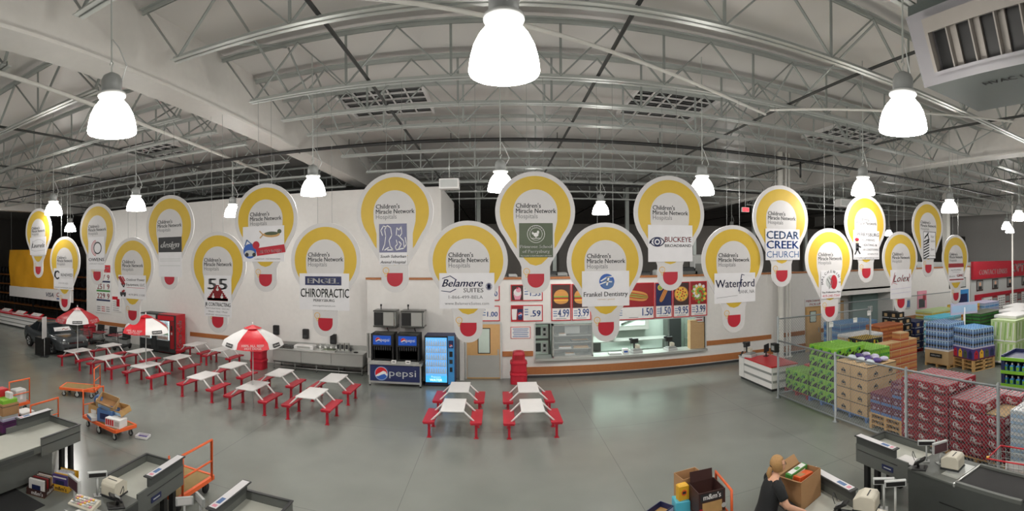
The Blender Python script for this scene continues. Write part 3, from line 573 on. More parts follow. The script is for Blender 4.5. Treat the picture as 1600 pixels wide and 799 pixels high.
# ---------------------------------------------------------------- blue water vending machine
def water_machine():
    x0, x1, y0, y1, H = -2.72, -1.62, 17.25, 18.05, 1.86
    r = empty('vending_machine', ((x0+x1)/2, (y0+y1)/2, 0), 0, 'blue glass-front vending machine with lit rows of water bottles', 'vending machine'); w = (x1-x0)/2; d = .4
    b = B().box(-w, w, -d, d, .06, H, 'navy').box(-w+.05, w-.05, -d+.05, d-.05, 0, .06, 'black')
    b2 = B().box(-w, -w+.04, -d-.02, -d+.0, .1, H, 'black').box(.28, .32, -d-.02, -d, .1, H, 'black').box(-w, .3, -d-.02, -d, H-.06, H, 'black').box(-w, .3, -d-.02, -d, .1, .16, 'black')
    b.build('cabinet', r); b2.build('window_frame', r)
    B().box(-w+.04, .28, -d-.004, -d-.001, .42, H-.06, 'lit_blue').build('lit_interior', r)
    T = FRONT(-.13, -d-.006, 0)
    B().box(-w+.04, .28, -d-.012, -d-.003, .16, .42, 'lit_blue').text('Premium', .1, 'lit_white', FRONT(-.13, -d-.013, 0), 0, .325, .003, width=.36, shear=.2).text('WATER', .13, 'lit_white', FRONT(-.13, -d-.013, 0), 0, .2, .003, width=.46, bold=.015).build('lower_panel', r)
    b = B().box(.32, w, -d-.025, -d, .1, H, 'sky_blue'); T = FRONT(.43, -d-.026, 0)
    b.rect(-.09, .09, 1.42, 1.7, .002, 'navy', T).rect(-.06, .06, 1.1, 1.3, .002, 'black', T).rect(-.06, .06, .85, 1.0, .002, 'charcoal', T).rect(-.05, .05, .55, .72, .002, 'black', T); pepsi_globe(b, 0, 1.5, .06, T)
    b.build('control_panel', r)
    for k in range(5): B().box(-w+.05, .27, -d-.075, -d-.005, .5+k*.25, .512+k*.25, 'light_grey').build('shelf', r)
    B().box(-w+.04, .28, -d-.095, -d-.09, .42, H-.06, 'glass').build('glass_pane', r)
    bm_ = make_bottle('clear_pet', 'white', .2, .032).build('water_bottle').data; o0 = [o for o in bpy.data.objects if o.data is bm_][0]; bpy.data.objects.remove(o0)
    cx, cy = (x0+x1)/2, (y0+y1)/2
    rows(bm_, 'water_bottle', 'small clear water bottle in the lit blue vending machine', 'water bottles in the blue machine', 9, 5, cx-w+.1, .085, cy-d-.042, .514, .25)
water_machine()
# ---------------------------------------------------------------- drink dispensers on their counter
def pepsi_station():
    x0, x1 = -4.78, -2.8; cx = (x0+x1)/2; w = (x1-x0)/2; y0, y1 = 16.95, 17.85
    r = empty('drink_counter', (cx, (y0+y1)/2, 0), 0, 'stainless drink counter with a navy front panel and round logo', 'counter'); d = (y1-y0)/2
    B().box(-w-.03, w+.03, -d-.03, d, .8, .86, 'stainless').box(-w, w, d-.02, d, .86, .96, 'stainless').build('worktop', r, bevel=.008)
    B().box(-w+.06, w-.06, -d+.03, d-.03, .2, .8, 'stainless_dark').build('cabinet', r)
    fp = B().box(-w+.06, w-.06, -d, -d+.03, .2, .78, 'navy').build('front_panel', r); b = B(); T = FRONT(0, -d-.001, .2)
    pepsi_globe(b, -.5, .28, .24, T, .004, 'dim_blue'); b.build('logo', fp); B().text('pepsi', .36, 'light_grey', T, .3, .2, .004, width=1.0).build('lettering', fp)
    B().box(-w, w, -d+.02, -d+.06, .12, .2, 'stainless').build('lower_rail', r)
    for sx in (-1, 1):
        for sy in (-1, 1): B().box(sx*(w-.04)-.03, sx*(w-.04)+.03, sy*(d-.06)-.03, sy*(d-.06)+.03, .05, .8, 'stainless').lathe([(.02, 0), (.035, .01), (.035, .06)], 'black', (sx*(w-.04), sy*(d-.06), 0), 8).build('leg', r)
    for i, (u, lb) in enumerate(((-4.28, 'soda dispenser with lit blue screen standing nearest the condiment counter'), (-3.32, 'soda dispenser with lit blue screen standing nearest the blue vending machine'))):
        q = empty('soda_dispenser', (u, 17.4, .86), 0, lb, 'drink dispenser', 'soda dispensers on the stainless counter')
        B().box(-.41, .41, -.05, .36, .02, 1.06, 'stainless_dark').box(-.41, .41, -.34, .3, 0, .06, 'stainless').box(-.43, -.37, -.34, .36, .06, 1.06, 'black').box(.37, .43, -.34, .36, .06, 1.06, 'black').build('housing', q, bevel=.006)
        b = B().box(-.38, .38, -.36, -.04, .6, 1.04, 'black'); T = FRONT(0, -.361, .56)
        b.rect(-.34, .34, .1, .44, .002, 'screen_blue', T); pepsi_globe(b, -.15, .27, .1, T, .005); b.text('pepsi', .17, 'white', T, .12, .23, .005, width=.32); b.build('screen', q)
        for k in range(8):
            x = -.3+k*.6/7; B().box(x-.026, x+.026, -.33, -.24, .5, .6, 'black').box(x-.018, x+.018, -.355, -.33, .47, .56, 'charcoal').lathe([(.022, .44), (.026, .5)], 'black', (x, -.28, 0), 8).build('nozzle', q)
        B().box(-.36, .36, -.05, -.035, .08, .58, 'stainless').build('splash_plate', q); B().box(-.34, .34, -.33, -.07, .06, .075, 'charcoal').build('drip_tray', q)
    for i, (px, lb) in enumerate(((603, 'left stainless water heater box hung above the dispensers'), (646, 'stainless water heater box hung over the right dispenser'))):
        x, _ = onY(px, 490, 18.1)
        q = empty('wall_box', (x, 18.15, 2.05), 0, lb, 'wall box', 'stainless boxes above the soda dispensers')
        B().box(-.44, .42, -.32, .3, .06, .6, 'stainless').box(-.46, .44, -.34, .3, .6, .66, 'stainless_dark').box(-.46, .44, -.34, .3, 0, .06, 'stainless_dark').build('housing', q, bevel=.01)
        B().box(-.43, -.06, -.335, -.32, .08, .58, 'black').build('dark_reflection', q); B().box(.36, .4, -.345, -.32, .05, .62, 'chrome').build('edge_strip', q)  # black panel paints the dark reflection on the mirrored steel front
        B().tube([(-.25, .1, .66), (-.25, .1, .8), (-.25, .2, .82)], .02, 'black', 6).lathe([(.035, .78), (.035, .86)], 'black', (-.25, .1, 0), 8).build('valve', q)
        B().tube([(0, .1, 0), (0, .12, -.12), (.04, .12, -.2)], .02, 'black', 6).build('outlet_pipe', q)
    q = empty('cup_dispenser', (-4.95, 17.75, .86), 0, 'upright stainless cup tubes at the left of the soda dispensers', 'cup dispenser')
    for x in (-.06, .09): B().lathe([(.055, .0), (.055, .95), (.06, .96)], 'stainless', (x, 0, 0), 12).build('tube', q)
    B().box(-.12, .15, -.02, .07, -.0, .05, 'stainless').build('bracket', q)
    for x, lb in ((-3.83, 'small white napkin box between the two soda dispensers'), (-3.3, 'white napkin box in front of the right dispenser')): tag(B().tbox(x-.09, x+.09, 17.0, 17.07, .86, .97, 'white', .01).box(x-.05, x+.05, 16.995, 17.0, .9, .93, 'charcoal').build('napkin_box'), lb, 'napkin box')
pepsi_station()
# ---------------------------------------------------------------- red drink vending machines by the tall wall
def coke(x0, x1, label, side):
    y0, y1, H = 18.15, 19.0, 1.98; cx = (x0+x1)/2; w = (x1-x0)/2; d = (y1-y0)/2; cy = (y0+y1)/2
    r = empty('vending_machine', (cx, cy, 0), 0, label, 'vending machine', 'red and black drink machines by the tall wall')
    b = B().box(-w, w, -d+.1, d, .06, H, 'bright_red' if side else 'charcoal').box(-w+.04, w-.04, -d+.1, d-.05, 0, .06, 'black')
    if side: b.text('Coca-Cola', .48, 'white', lambda u, v, q: (w+.004+q, -.02-v+.12, 1.0+u), 0, 0, .003, width=1.35, shear=.25, bold=.008)
    b.build('cabinet', r, bevel=.012)
    b = B().box(-w, w, -d, -d+.1, .1, H-.02, 'charcoal'); T = FRONT(0, -d-.001, 0); b.rect(-w+.06, w-.06, H-.28, H-.06, .002, 'bright_red' if side else 'light_grey', T); b.build('door', r)
    B().box(-w+.08, .24, -d-.012, -d-.004, .7, H-.32, 'lit_white').build('lit_interior', r)
    b = B().box(-w+.05, .27, -d-.012, -d, .14, .66, 'charcoal').box(-w+.15, .18, -d-.03, -d, .2, .36, 'black'); b.build('delivery_flap', r)
    b = B().box(.3, w-.04, -d-.02, -d, .3, H-.3, 'deep_red' if side else 'charcoal'); T = FRONT(.4, -d-.021, 0); b.rect(-.05, .05, 1.2, 1.45, .002, 'black', T).rect(-.04, .04, 1.0, 1.12, .002, 'light_grey', T); b.build('control_panel', r)
    for k in range(4): B().box(-w+.09, .23, -d-.075, -d-.012, .72+k*.24, .73+k*.24, 'light_grey').build('shelf', r)
    B().box(-w+.07, .25, -d-.1, -d-.095, .68, H-.3, 'glass').build('glass_pane', r)
    return cx, cy, w, d
bt = {}
for nm, m, cp in (('g', 'green', 'white'), ('r', 'amber_glass', 'bright_red'), ('b', 'clear_pet', 'blue')):
    o = make_bottle(m, cp, .215, .04).build('drink_bottle'); bt[nm] = o.data; bpy.data.objects.remove(o)
for x0, x1, lb, sd in ((-17.15, -15.97, 'black fronted drink machine standing beside the red one with white script', False), (-15.95, -14.77, 'red vending machine with white script lettering on its side', True)):
    cx, cy, w, d = coke(x0, x1, lb, sd)
    for k, c in enumerate('rggb'): rows(bt[c], 'drink_bottle', '%s drink bottle inside the %s vending machine' % ({'g': 'green', 'r': 'dark brown', 'b': 'clear'}[c], 'red' if sd else 'black'), '%s bottles inside the %s machine' % ({'g': 'green', 'r': 'brown', 'b': 'clear'}[c], 'red' if sd else 'black'), 7, 1, cx-w+.14, .098, cy-d-.045, .732+k*.24, .24)
# ---------------------------------------------------------------- condiment sink counter
def sink():
    x0, x1, y0, y1 = -9.45, -5.35, 18.2, 19.12; cx = (x0+x1)/2; w = (x1-x0)/2; cy = (y0+y1)/2; d = (y1-y0)/2
    r = empty('condiment_counter', (cx, cy, 0), 0, 'long stainless condiment counter on legs along the tall wall', 'counter')
    B().box(-w, w, -d, d, .84, .88, 'stainless').box(-w, w, d-.03, d, .88, 1.06, 'stainless').build('worktop', r, bevel=.008)
    b = B()
    for i in range(3): u0 = -w+.03+i*(2*w-.06)/3; b.box(u0, u0+(2*w-.06)/3-.015, -d+.03, -d+.05, .36, .84, 'stainless')
    b.box(-w+.03, -w+.05, -d+.05, d-.1, .36, .84, 'stainless').box(w-.05, w-.03, -d+.05, d-.1, .36, .84, 'stainless'); b.build('apron', r)
    B().box(-w+.05, w-.05, -d+.05, d-.15, .3, .36, 'stainless_dark').build('undershelf', r)
    for i in range(5):
        for sy in (-d+.08, d-.12): x = -w+.08+i*(2*w-.16)/4; B().tube([(x, sy, .03), (x, sy, .84)], .02, 'stainless', 8).lathe([(.03, 0), (.03, .03)], 'charcoal', (x, sy, 0), 8).build('leg', r)
    B().tube([(-w+.1, -d+.08, .12), (w-.1, -d+.08, .12)], .015, 'stainless', 6).build('stretcher', r)
    Z = .88
    def item(b, name, label, cat, x, y, grp=None): o = b.build(name, None, (x, y, Z)); tag(o, label, cat, grp)
    for i, x in enumerate((-9.15, -8.75)): item(B().tbox(-.18, .18, -.25, .25, 0, .09, 'stainless_dark', .01).box(-.16, .16, -.23, .23, .09, .1, 'charcoal'), 'serving_tray', ('dark tray at the left end of the condiment counter', 'dark tray beside the white lid on the condiment counter')[i], 'tray', x, 18.6)
    item(B().tbox(-.45, .45, -.22, .22, 0, .16, 'white', .05).box(-.3, .3, -.23, -.22, .03, .12, 'stainless'), 'dispenser_lid', 'bright white lidded condiment box on the stainless counter', 'condiment box', -8.1, 18.75)
    for i in range(4): item(B().lathe([(.07, 0), (.075, .12), (.05, .14), (.015, .15), (.012, .24)], 'stainless', n=12).tube([(0, 0, .23), (0, -.09, .22)], .01, 'stainless', 5), 'sauce_pump', 'stainless sauce pump %s on the condiment counter' % ('just right of the white box', 'second from the white box', 'third from the white box', 'nearest the napkin dispensers')[i], 'sauce pump', -7.45+i*.25, 18.85, 'sauce pumps')
    for i in range(3): item(B().tbox(-.07, .07, -.09, .09, 0, .3, 'stainless', .015).box(-.05, .05, -.1, -.09, .06, .24, 'charcoal'), 'napkin_dispenser', 'upright napkin dispenser, %s of three on the condiment counter' % ('left', 'middle', 'right')[i], 'napkin dispenser', -6.62+i*.19, 18.88, 'napkin dispensers')
    item(B().tbox(-.3, .3, -.2, .2, 0, .07, 'stainless', .01).box(-.27, .27, -.17, .17, .07, .075, 'olive'), 'relish_pan', 'shallow pan of relish in the condiment counter', 'pan', -6.9, 18.5)
    item(B().lathe([(.09, 0), (.1, .02), (.1, .025)], 'black', n=16), 'drain_cup', 'small black round bowl at the right end of the condiment counter', 'bowl', -5.75, 18.5)
    item(B().lathe([(.04, 0), (.045, .12), (.02, .15), (.02, .18)], 'charcoal', n=10), 'squeeze_bottle', 'dark squeeze bottle beside the black bowl', 'bottle', -6.05, 18.75)
    for px, py, lb in ((432, 515, 'black soap dispenser on the wall above the parasol edge'), (478, 521, 'black soap dispenser on the wall above the white condiment box'), (521, 529, 'black soap dispenser on the wall below the chiropractor balloon')):
        x, z = onY(px, py, TY); tag(B().tbox(x-.13, x+.13, TY-.15, TY, z-.22, z+.2, 'black', .02).box(x-.09, x+.09, TY-.16, TY-.15, z-.18, z-.04, 'charcoal').build('soap_dispenser', bevel=.015), lb, 'soap dispenser', 'wall soap dispensers')
sink()
# ---------------------------------------------------------------- doors
def door(name, x0, x1, y, H, leaf, frame, win, kick):
    b = B().box(x0-.07, x0, y-.04, y+.02, 0, H+.07, frame).box(x1, x1+.07, y-.04, y+.02, 0, H+.07, frame).box(x0, x1, y-.04, y+.02, H, H+.07, frame)
    o = struct(b, name)
    def part(b, n): q = b.build(n, o); q['kind'] = 'structure'
    part(B().box(x0, x1, y-.035, y-.005, .01, H, leaf), 'door_leaf')
    u0, u1, v0, v1 = win; part(B().box(u0-.03, u1+.03, y-.045, y-.035, v0-.03, v1+.03, 'black'), 'window_frame'); part(B().box(u0, u1, y-.05, y-.046, v0, v1, 'kitchen_tile'), 'glass_pane')
    if kick: part(B().box(x0+.02, x1-.02, y-.045, y-.036, .06, kick, 'stainless'), 'kick_plate')
    part(B().box(x1-.1, x1-.05, y-.06, y-.04, .9, 1.15, 'stainless'), 'handle')
door('door_1', -1.24, .06, WY-.02, 2.13, 'tan_door', 'light_grey', (-.78, -.35, 1.02, 1.95), .92)
door('door_2', 14.08, 14.88, WY-.02, 2.13, 'tan_door', 'wood', (14.28, 14.62, 1.45, 1.95), 0)
door('door_3', 16.95, 17.85, WY+1.58, 2.1, 'tan_door', 'wood', (17.25, 17.5, 1.3, 1.8), 0)
struct(B().box(-1.5, -1.33, WY-.3, WY, 0, 3.87, 'wall_paint').box(-1.62, -1.5, WY-.12, WY, 0, 2.4, 'light_grey'), 'trim_3')
tag(B().prism([(14.0, 2.22), (15.25, 2.22), (15.25, 2.6), (14.0, 2.6)], .0, .02, 'white', FRONT(0, WY-.01, 0)).text('MERCHANDISE', .15, 'bright_red', FRONT(0, WY-.03, 0), 14.62, 2.43, .003, bold=.015, width=1.15).text('PICK-UP', .15, 'bright_red', FRONT(0, WY-.03, 0), 14.62, 2.26, .003, bold=.015, width=.7).build('door_sign'), 'white sign reading MERCHANDISE PICK-UP above the tan door', 'sign')
# ---------------------------------------------------------------- menu boards
def pic_burger(b, T, u0, u1, v0, v1):
    c = (u0+u1)/2; m = (v0+v1)/2; W2 = (u1-u0)*.4; h = (v1-v0)
    b.rect(u0, u1, v0, v1, .004, 'brown', T); b.flat(circ(W2, 20, c, m+.02*h, 0, PI, ry=h*.28), .008, 'bun', T); b.rect(c-W2, c+W2, m-.04*h, m+.02*h, .009, 'lettuce', T); b.rect(c-W2*.98, c+W2*.98, m-.12*h, m-.05*h, .009, 'sauce', T); b.rect(c-W2, c+W2, m-.18*h, m-.12*h, .009, 'cheese', T)
    b.flat(circ(W2*.95, 14, c, m-.18*h, PI, 2*PI, ry=h*.14), .008, 'bun', T)
    for i in range(7): b.flat(circ(.012, 6, c-W2*.6+i*W2*.2, m+.15*h+.02*(i % 2)), .01, 'cheese', T)
def pic_dog(b, T, u0, u1, v0, v1, bg='olive', tilt=.9):
    b.rect(u0, u1, v0, v1, .004, bg, T); c = (u0+u1)/2; m = (v0+v1)/2; L = min((u1-u0)*.5, (v1-v0)*.42); ca, sa = math.cos(tilt), math.sin(tilt)
    for wd, mt, w in (((.5, 'bun', .007), (.24, 'sausage', .01), (.06, 'cheese', .012)) if (u1-u0) < .9 else ((.62, 'bun', .007), (.36, 'sausage', .01), (.2, 'lettuce', .012), (.06, 'sauce', .013))):
        s = L*1.6 if (u1-u0) > .9 else L; P = [(c+(t*ca-wd*s*.5*k*math.sqrt(max(0, 1-(t/s)**4))*sa), m+(t*sa+wd*s*.5*k*math.sqrt(max(0, 1-(t/s)**4))*ca)) for k, rng in ((1, range(-10, 11)), (-1, range(10, -11, -1))) for t in [q*s/10 for q in rng]]
        b.flat(P, w, mt, T)
    b.flat(circ(.12, 14, u0+.2, v1-.17), .006, 'cheese', T); b.flat(circ(.09, 14, u0+.2, v1-.17), .008, 'lettuce', T)
def pic_pizza(b, T, u0, u1, v0, v1):
    b.rect(u0, u1, v0, v1, .004, 'brown', T); c = (u0+u1)/2; m = (v0+v1)/2; R = (u1-u0)*.46; b.flat(circ(R, 26, c, m), .006, 'bun', T).flat(circ(R*.88, 26, c, m), .008, 'cheese', T)
    for i in range(16): a = i*2.4; q = R*.8*math.sqrt((i+.5)/16); b.flat(circ(R*.12, 10, c+q*math.cos(a), m+q*math.sin(a)), .01, ('sauce', 'lettuce', 'deep_red')[i % 3], T)
def pic_salad(b, T, u0, u1, v0, v1):
    b.rect(u0, u1, v0, v1, .004, 'deep_red', T); c = (u0+u1)/2; m = (v0+v1)/2
    for i in range(40): a = i*2.4; q = (u1-u0)*.47*math.sqrt((i+.5)/40); b.flat(circ(.07, 7, c+q*math.cos(a), m+q*math.sin(a)*1.2), .006+.0003*i, ('lettuce', 'leaf', 'white', 'sauce', 'cheese')[i % 5], T)
def pic_sundae(b, T, u0, u1, v0, v1):
    b.rect(u0, u1, v0, v1, .004, 'brown', T); c = (u0+u1)/2; b.flat([(c-.1, v0+.02), (c+.1, v0+.02), (c+.16, v0+.25), (c-.16, v0+.25)], .007, 'pink', T).flat(circ(.15, 16, c, v0+.3), .008, 'white', T).flat(circ(.1, 14, c+.04, v0+.4), .009, 'pink', T).flat(circ(.04, 10, c, v0+.48), .011, 'red', T)
def pic_soda(b, T, u0, u1, v0, v1):
    b.rect(u0, u1, v0, v1, .004, 'deep_red', T); c = (u0+u1)/2
    for dx, m in ((-.13, 'white'), (.1, 'navy')): b.flat([(c+dx-.08, v0+.04), (c+dx+.08, v0+.04), (c+dx+.11, v1-.12), (c+dx-.11, v1-.12)], .007, m, T)
    pepsi_globe(b, c+.1, (v0+v1)/2-.04, .08, T, .009)
def menu(pxs, label, pic, price, wide=False, lines=3, tall=True):
    (xa, ya), (xb, yb) = pxs; x0, z1 = onY(xa, ya, WY); x1, z0 = onY(xb, yb, WY); r = empty('menu_board', ((x0+x1)/2, WY, z0), 0, label, 'menu board', 'menu boards above the pass-through'); w = (x1-x0)/2-.015; h = z1-z0
    B().box(-w, w, -.04, 0, 0, h, 'white').build('panel', r); f = .035
    B().box(-w, w, -.05, -.04, 0, f, 'bright_red').box(-w, w, -.05, -.04, h-f, h, 'bright_red').box(-w, -w+f, -.05, -.04, f, h-f, 'bright_red').box(w-f, w, -.05, -.04, f, h-f, 'bright_red').build('frame', r)
    T = FRONT(0, -.041, 0); b = B()
    if tall:
        s = h*.34; pic(b, T, -w+f, w-f, s, h-f); b.build('food_picture', r); b = B()
        b.text(price, .44, 'blue', T, w-.08, .15, .004, 'R', .02, width=.1*len(price)+.04)
        for i in range(lines): b.rect(-w+.08, -w+.08+(w*.38), .36-i*.09, .39-i*.09, .003, 'dim_blue', T)
        b.rect(-.2, .2, .075, .095, .003, 'ink_light', T)
    else:
        s = -w+f+(2*w)*.36; pic(b, T, -w+f, s, f, h-f); b.build('food_picture', r); b = B()
        b.text(price, .34 if len(price) < 4 else .28, 'blue', T, w-.09, h*.3, .004, 'R', .02, width=.13*len(price) if len(price) < 4 else .4)
        for i in range(lines): b.rect(s+.05, s+.19, h*.7-i*.1, h*.7-i*.1+.035, .003, 'dim_blue', T)
    b.build('lettering', r)
menu(((731, 447), (781, 470)), 'small menu board above the 1.00 board, partly behind a balloon', pic_sundae, '1.50', tall=False)
menu(((731, 478), (781, 502)), 'small menu board reading 1.00 above the kitchen door', pic_soda, '1.00', tall=False)
menu(((797, 445), (848, 470)), 'small menu board with sundae picture reading 1.35', pic_sundae, '1.35', tall=False)
menu(((797, 477), (848, 502)), 'small menu board with soda cups reading .59', pic_soda, '.59', tall=False)
menu(((860, 444), (892, 501)), 'menu board with burger picture reading 4.99', pic_burger, '4.99')
menu(((892, 444), (923, 500)), 'menu board with sandwich picture reading 3.99 left of the dentistry balloon', pic_burger, '3.99')
menu(((923, 444), (955, 499)), 'menu board mostly hidden behind the dentistry balloon', pic_pizza, '1.99')
menu(((955, 443), (1022, 498)), 'wide menu board with big hot dog picture reading 1.50', lambda *a: pic_dog(*a, bg='deep_red', tilt=-.15), '1.50')
menu(((1022, 442), (1050, 496)), 'narrow menu board with hot dog on blue reading 1.50', lambda *a: pic_dog(*a, bg='navy', tilt=1.1), '1.50')
menu(((1050, 441), (1077, 495)), 'menu board with round pizza picture', pic_pizza, '9.95')
menu(((1077, 440), (1104, 493)), 'menu board with green salad picture reading 3.99, rightmost', pic_salad, '3.99')
x0, z1 = onY(797, 511, WY); x1, z0 = onY(828, 529, WY); b = B().box(x0, x1, WY-.02, WY, z0, z1, 'bright_red').box(x0+.02, x1-.02, WY-.025, WY-.02, z0+.02, z1-.02, 'white')
for i in range(5): b.rect(x0+.08+.03*(i % 2), x1-.08-.03*(i % 2), z1-.1-i*.075, z1-.07-i*.075, .003, 'dim_blue', FRONT(0, WY-.025, 0))
tag(b.build('notice_sign'), 'small white notice with red border left of the kitchen opening', 'sign')
# ---------------------------------------------------------------- pass-through and kitchen
kx = lambda px: onY(px, 530, WY)[0]
b = B().box(KX0, KX1, WY-.25, WY+.55, .74, .79, 'stainless').box(KX0, KX1, WY-.25, WY-.22, .7, .74, 'stainless'); struct(b, 'trim_4')
struct(B().box(KX0-.05, KX0, WY-.03, WY+.22, KZ0, KZ1, 'light_grey').box(KX1, KX1+.05, WY-.03, WY+.22, KZ0, KZ1, 'light_grey').box(KX0, KX1, WY-.03, WY+.22, KZ1, KZ1+.05, 'light_grey'), 'trim_5')
def at(px): return kx(px)
# hot food display case
x0, x1 = at(862), at(925); cx = (x0+x1)/2; w = (x1-x0)/2
r = empty('display_case', (cx, WY+.18, .79), 0, 'stainless glass-front warming case standing in the kitchen opening', 'display case')
b = B().box(-w, -w+.05, -.3, .3, 0, 1.3, 'stainless').box(w-.05, w, -.3, .3, 0, 1.3, 'stainless').box(-w, w, -.3, .3, 1.24, 1.3, 'stainless').box(-w, w, -.3, .3, 0, .06, 'stainless').box(-w, w, .28, .3, 0, 1.3, 'stainless_dark'); b.build('cabinet', r)
for z in (.3, .55, .82): B().box(-w+.05, w-.05, -.25, .28, z, z+.025, 'stainless').build('shelf', r)
B().box(-w+.05, w-.05, -.295, -.285, .06, 1.24, 'glass').build('glass_pane', r); B().box(-.3, .3, -.1, -.09, .9, 1.2, 'light_grey').build('menu_card', r)
for i, (u, z, wd) in enumerate(((-.3, .325, .5), (.35, .325, .6), (-.1, .06, .4), (.3, .575, .7), (-.4, .845, .3))): tag(B().tbox(-wd/2, wd/2, -.15, .15, 0, .06, ('white', 'kraft', 'light_grey', 'charcoal', 'white')[i], .02).box(-wd/2+.03, wd/2-.03, -.12, .12, .06, .07, 'bun').build('food_tray', None, (cx+u, WY+.15, .79+z)), ('white food tray low left', 'kraft food tray low right', 'grey food tray on the floor', 'long dark food tray in the middle', 'small white food tray on the top shelf')[i]+' of the warming case', 'tray')
# stacked ovens at the left
r = empty('double_oven', (at(842)+.1, WY+.75, 0), 0, 'stacked pizza ovens at the left end of the kitchen opening', 'oven')
B().box(-.45, .4, -.15, .6, 0, 2.3, 'stainless_dark').build('body', r)
for z in (.8, 1.45): B().box(-.4, .3, -.2, -.15, z, z+.55, 'kitchen_tile').box(-.36, .0, -.21, -.2, z+.12, z+.45, 'charcoal').tube([(-.36, -.25, z+.5), (0, -.25, z+.5)], .012, 'stainless', 6).build('oven_door', r); B().box(.05, .26, -.215, -.2, z+.08, z+.48, 'light_grey').box(.1, .2, -.22, -.215, z+.3, z+.42, 'black').box(.1, .2, -.22, -.215, z+.12, z+.2, 'black').build('control_panel', LAST[0])
# prep table, racks and hood at the back
r = empty('prep_table', (6.0, 21.2, 0), 0, 'stainless prep table at the back of the kitchen', 'table'); B().box(-1.9, 1.9, -.4, .4, .86, .9, 'stainless').build('worktop', r); B().box(-1.8, 1.8, -.35, .35, .3, .34, 'stainless').build('shelf', r)
for sx in (-1.8, 1.8):
    for sy in (-.35, .35): B().tube([(sx, sy, 0), (sx, sy, .86)], .025, 'stainless', 8).build('leg', r)
r = empty('mixer', (5.1, 21.0, .9), 0, 'round stainless mixer on the back prep table', 'mixer'); B().lathe([(.15, 0), (.22, .1), (.25, .3), (.25, .34)], 'stainless', n=18).build('bowl', r); B().tbox(-.15, .15, -.12, .3, .4, .6, 'light_grey', .04).box(-.1, .1, .2, .32, 0, .4, 'light_grey').build('head', r)
r = empty('wall_oven', (6.3, 22.15, 1.2), 0, 'framed stainless oven window on the back kitchen wall', 'oven'); B().box(-.9, .9, -.25, .24, 0, 1.0, 'stainless').build('body', r); B().box(-.7, .7, -.27, -.25, .2, .85, 'kitchen_tile').build('oven_door', r); B().tube([(-.5, -.3, .3), (.3, -.3, .6), (.6, -.3, .5)], .04, 'stainless_dark', 6).build('handle', r)
r = empty('holding_cabinet', (8.3, 21.6, 0), 0, 'tall dark rounded holding cabinet in the kitchen', 'cabinet'); B().box(-.35, .35, -.4, .4, .1, 2.3, 'stainless_dark').build('body', r, bevel=.08); B().box(-.3, .3, -.43, -.4, .2, 2.2, 'charcoal').build('door', r); B().box(-.2, .2, -.3, .3, 0, .1, 'black').build('base', r)
r = empty('wire_rack', (9.3, 21.2, 0), 0, 'tall wire bakery rack beside the holding cabinet', 'rack')
for sx in (-.4, .4):
    for sy in (-.3, .3): B().tube([(sx, sy, 0), (sx, sy, 2.4)], .015, 'stainless', 6).build('post', r)
for z in (.4, .75, 1.1, 1.4, 1.7, 2.0, 2.3):
    b = B().box(-.4, .4, -.31, -.29, z, z+.02, 'stainless').box(-.4, .4, .29, .31, z, z+.02, 'stainless')
    for q in range(7): b.box(-.4+q*.133-.005, -.4+q*.133+.005, -.3, .3, z, z+.01, 'stainless')
    b.build('shelf', r)
r = empty('shelf_unit', (3.6, 21.9, 0), 0, 'stainless shelf unit behind the dentistry balloon in the kitchen', 'shelf'); B().box(-1.2, 1.2, -.3, .3, .86, .9, 'stainless').box(-1.15, 1.15, -.25, .3, 0, .86, 'stainless_dark').build('cabinet', r); B().box(-1.2, 1.2, 0, .3, 1.7, 1.74, 'stainless').box(-1.2, -1.15, 0, .3, .9, 1.74, 'stainless').box(1.15, 1.2, 0, .3, .9, 1.74, 'stainless').build('upper_shelf', r)
l = bpy.data.lights.new('kitchen_tube', 'AREA'); l.shape = 'RECTANGLE'; l.size = 6; l.size_y = .3; l.energy = 330; l.color = (.86, 1, .94)
r = empty('kitchen_lamp', (5.2, 20.6, 3.55), 0, 'long fluorescent lamp under the kitchen ceiling', 'lamp'); B().box(-3.1, 3.1, -.2, .2, 0, .065, 'white').build('housing', r); o = bpy.data.objects.new('kitchen_tube', l); COL.objects.link(o); o.parent = r; o.location = (0, 0, -.01)
def register(x, y, z, rz, label, grp='cash registers'):
    r = empty('cash_register', (x, y, z), rz, label, 'cash register', grp)
    B().tbox(-.22, .22, -.2, .22, 0, .1, 'light_grey', .01).build('drawer', r); B().tbox(-.2, .2, -.16, .1, .1, .16, 'grey', .03).build('keyboard', r)
    B().box(-.03, .03, .12, .16, .1, .42, 'charcoal').box(-.17, .17, .08, .18, .36, .54, 'charcoal').rect(-.14, .14, .39, .51, .002, 'black', FRONT(0, .08, 0)).build('screen', r)
    B().tbox(.02, .2, .0, .2, .16, .3, 'beige', .03).build('printer', r); B().tube([(-.15, .15, .1), (-.15, .15, .5)], .012, 'grey', 6).box(-.22, -.08, .12, .18, .5, .57, 'charcoal').build('customer_display', r)
    return r
register(at(994), WY+.15, .79, .2, 'cash register on the pass-through below the hot dog board'); register(at(1048), WY+.1, .79, .2, 'cash register on the pass-through nearest the pizza boxes')
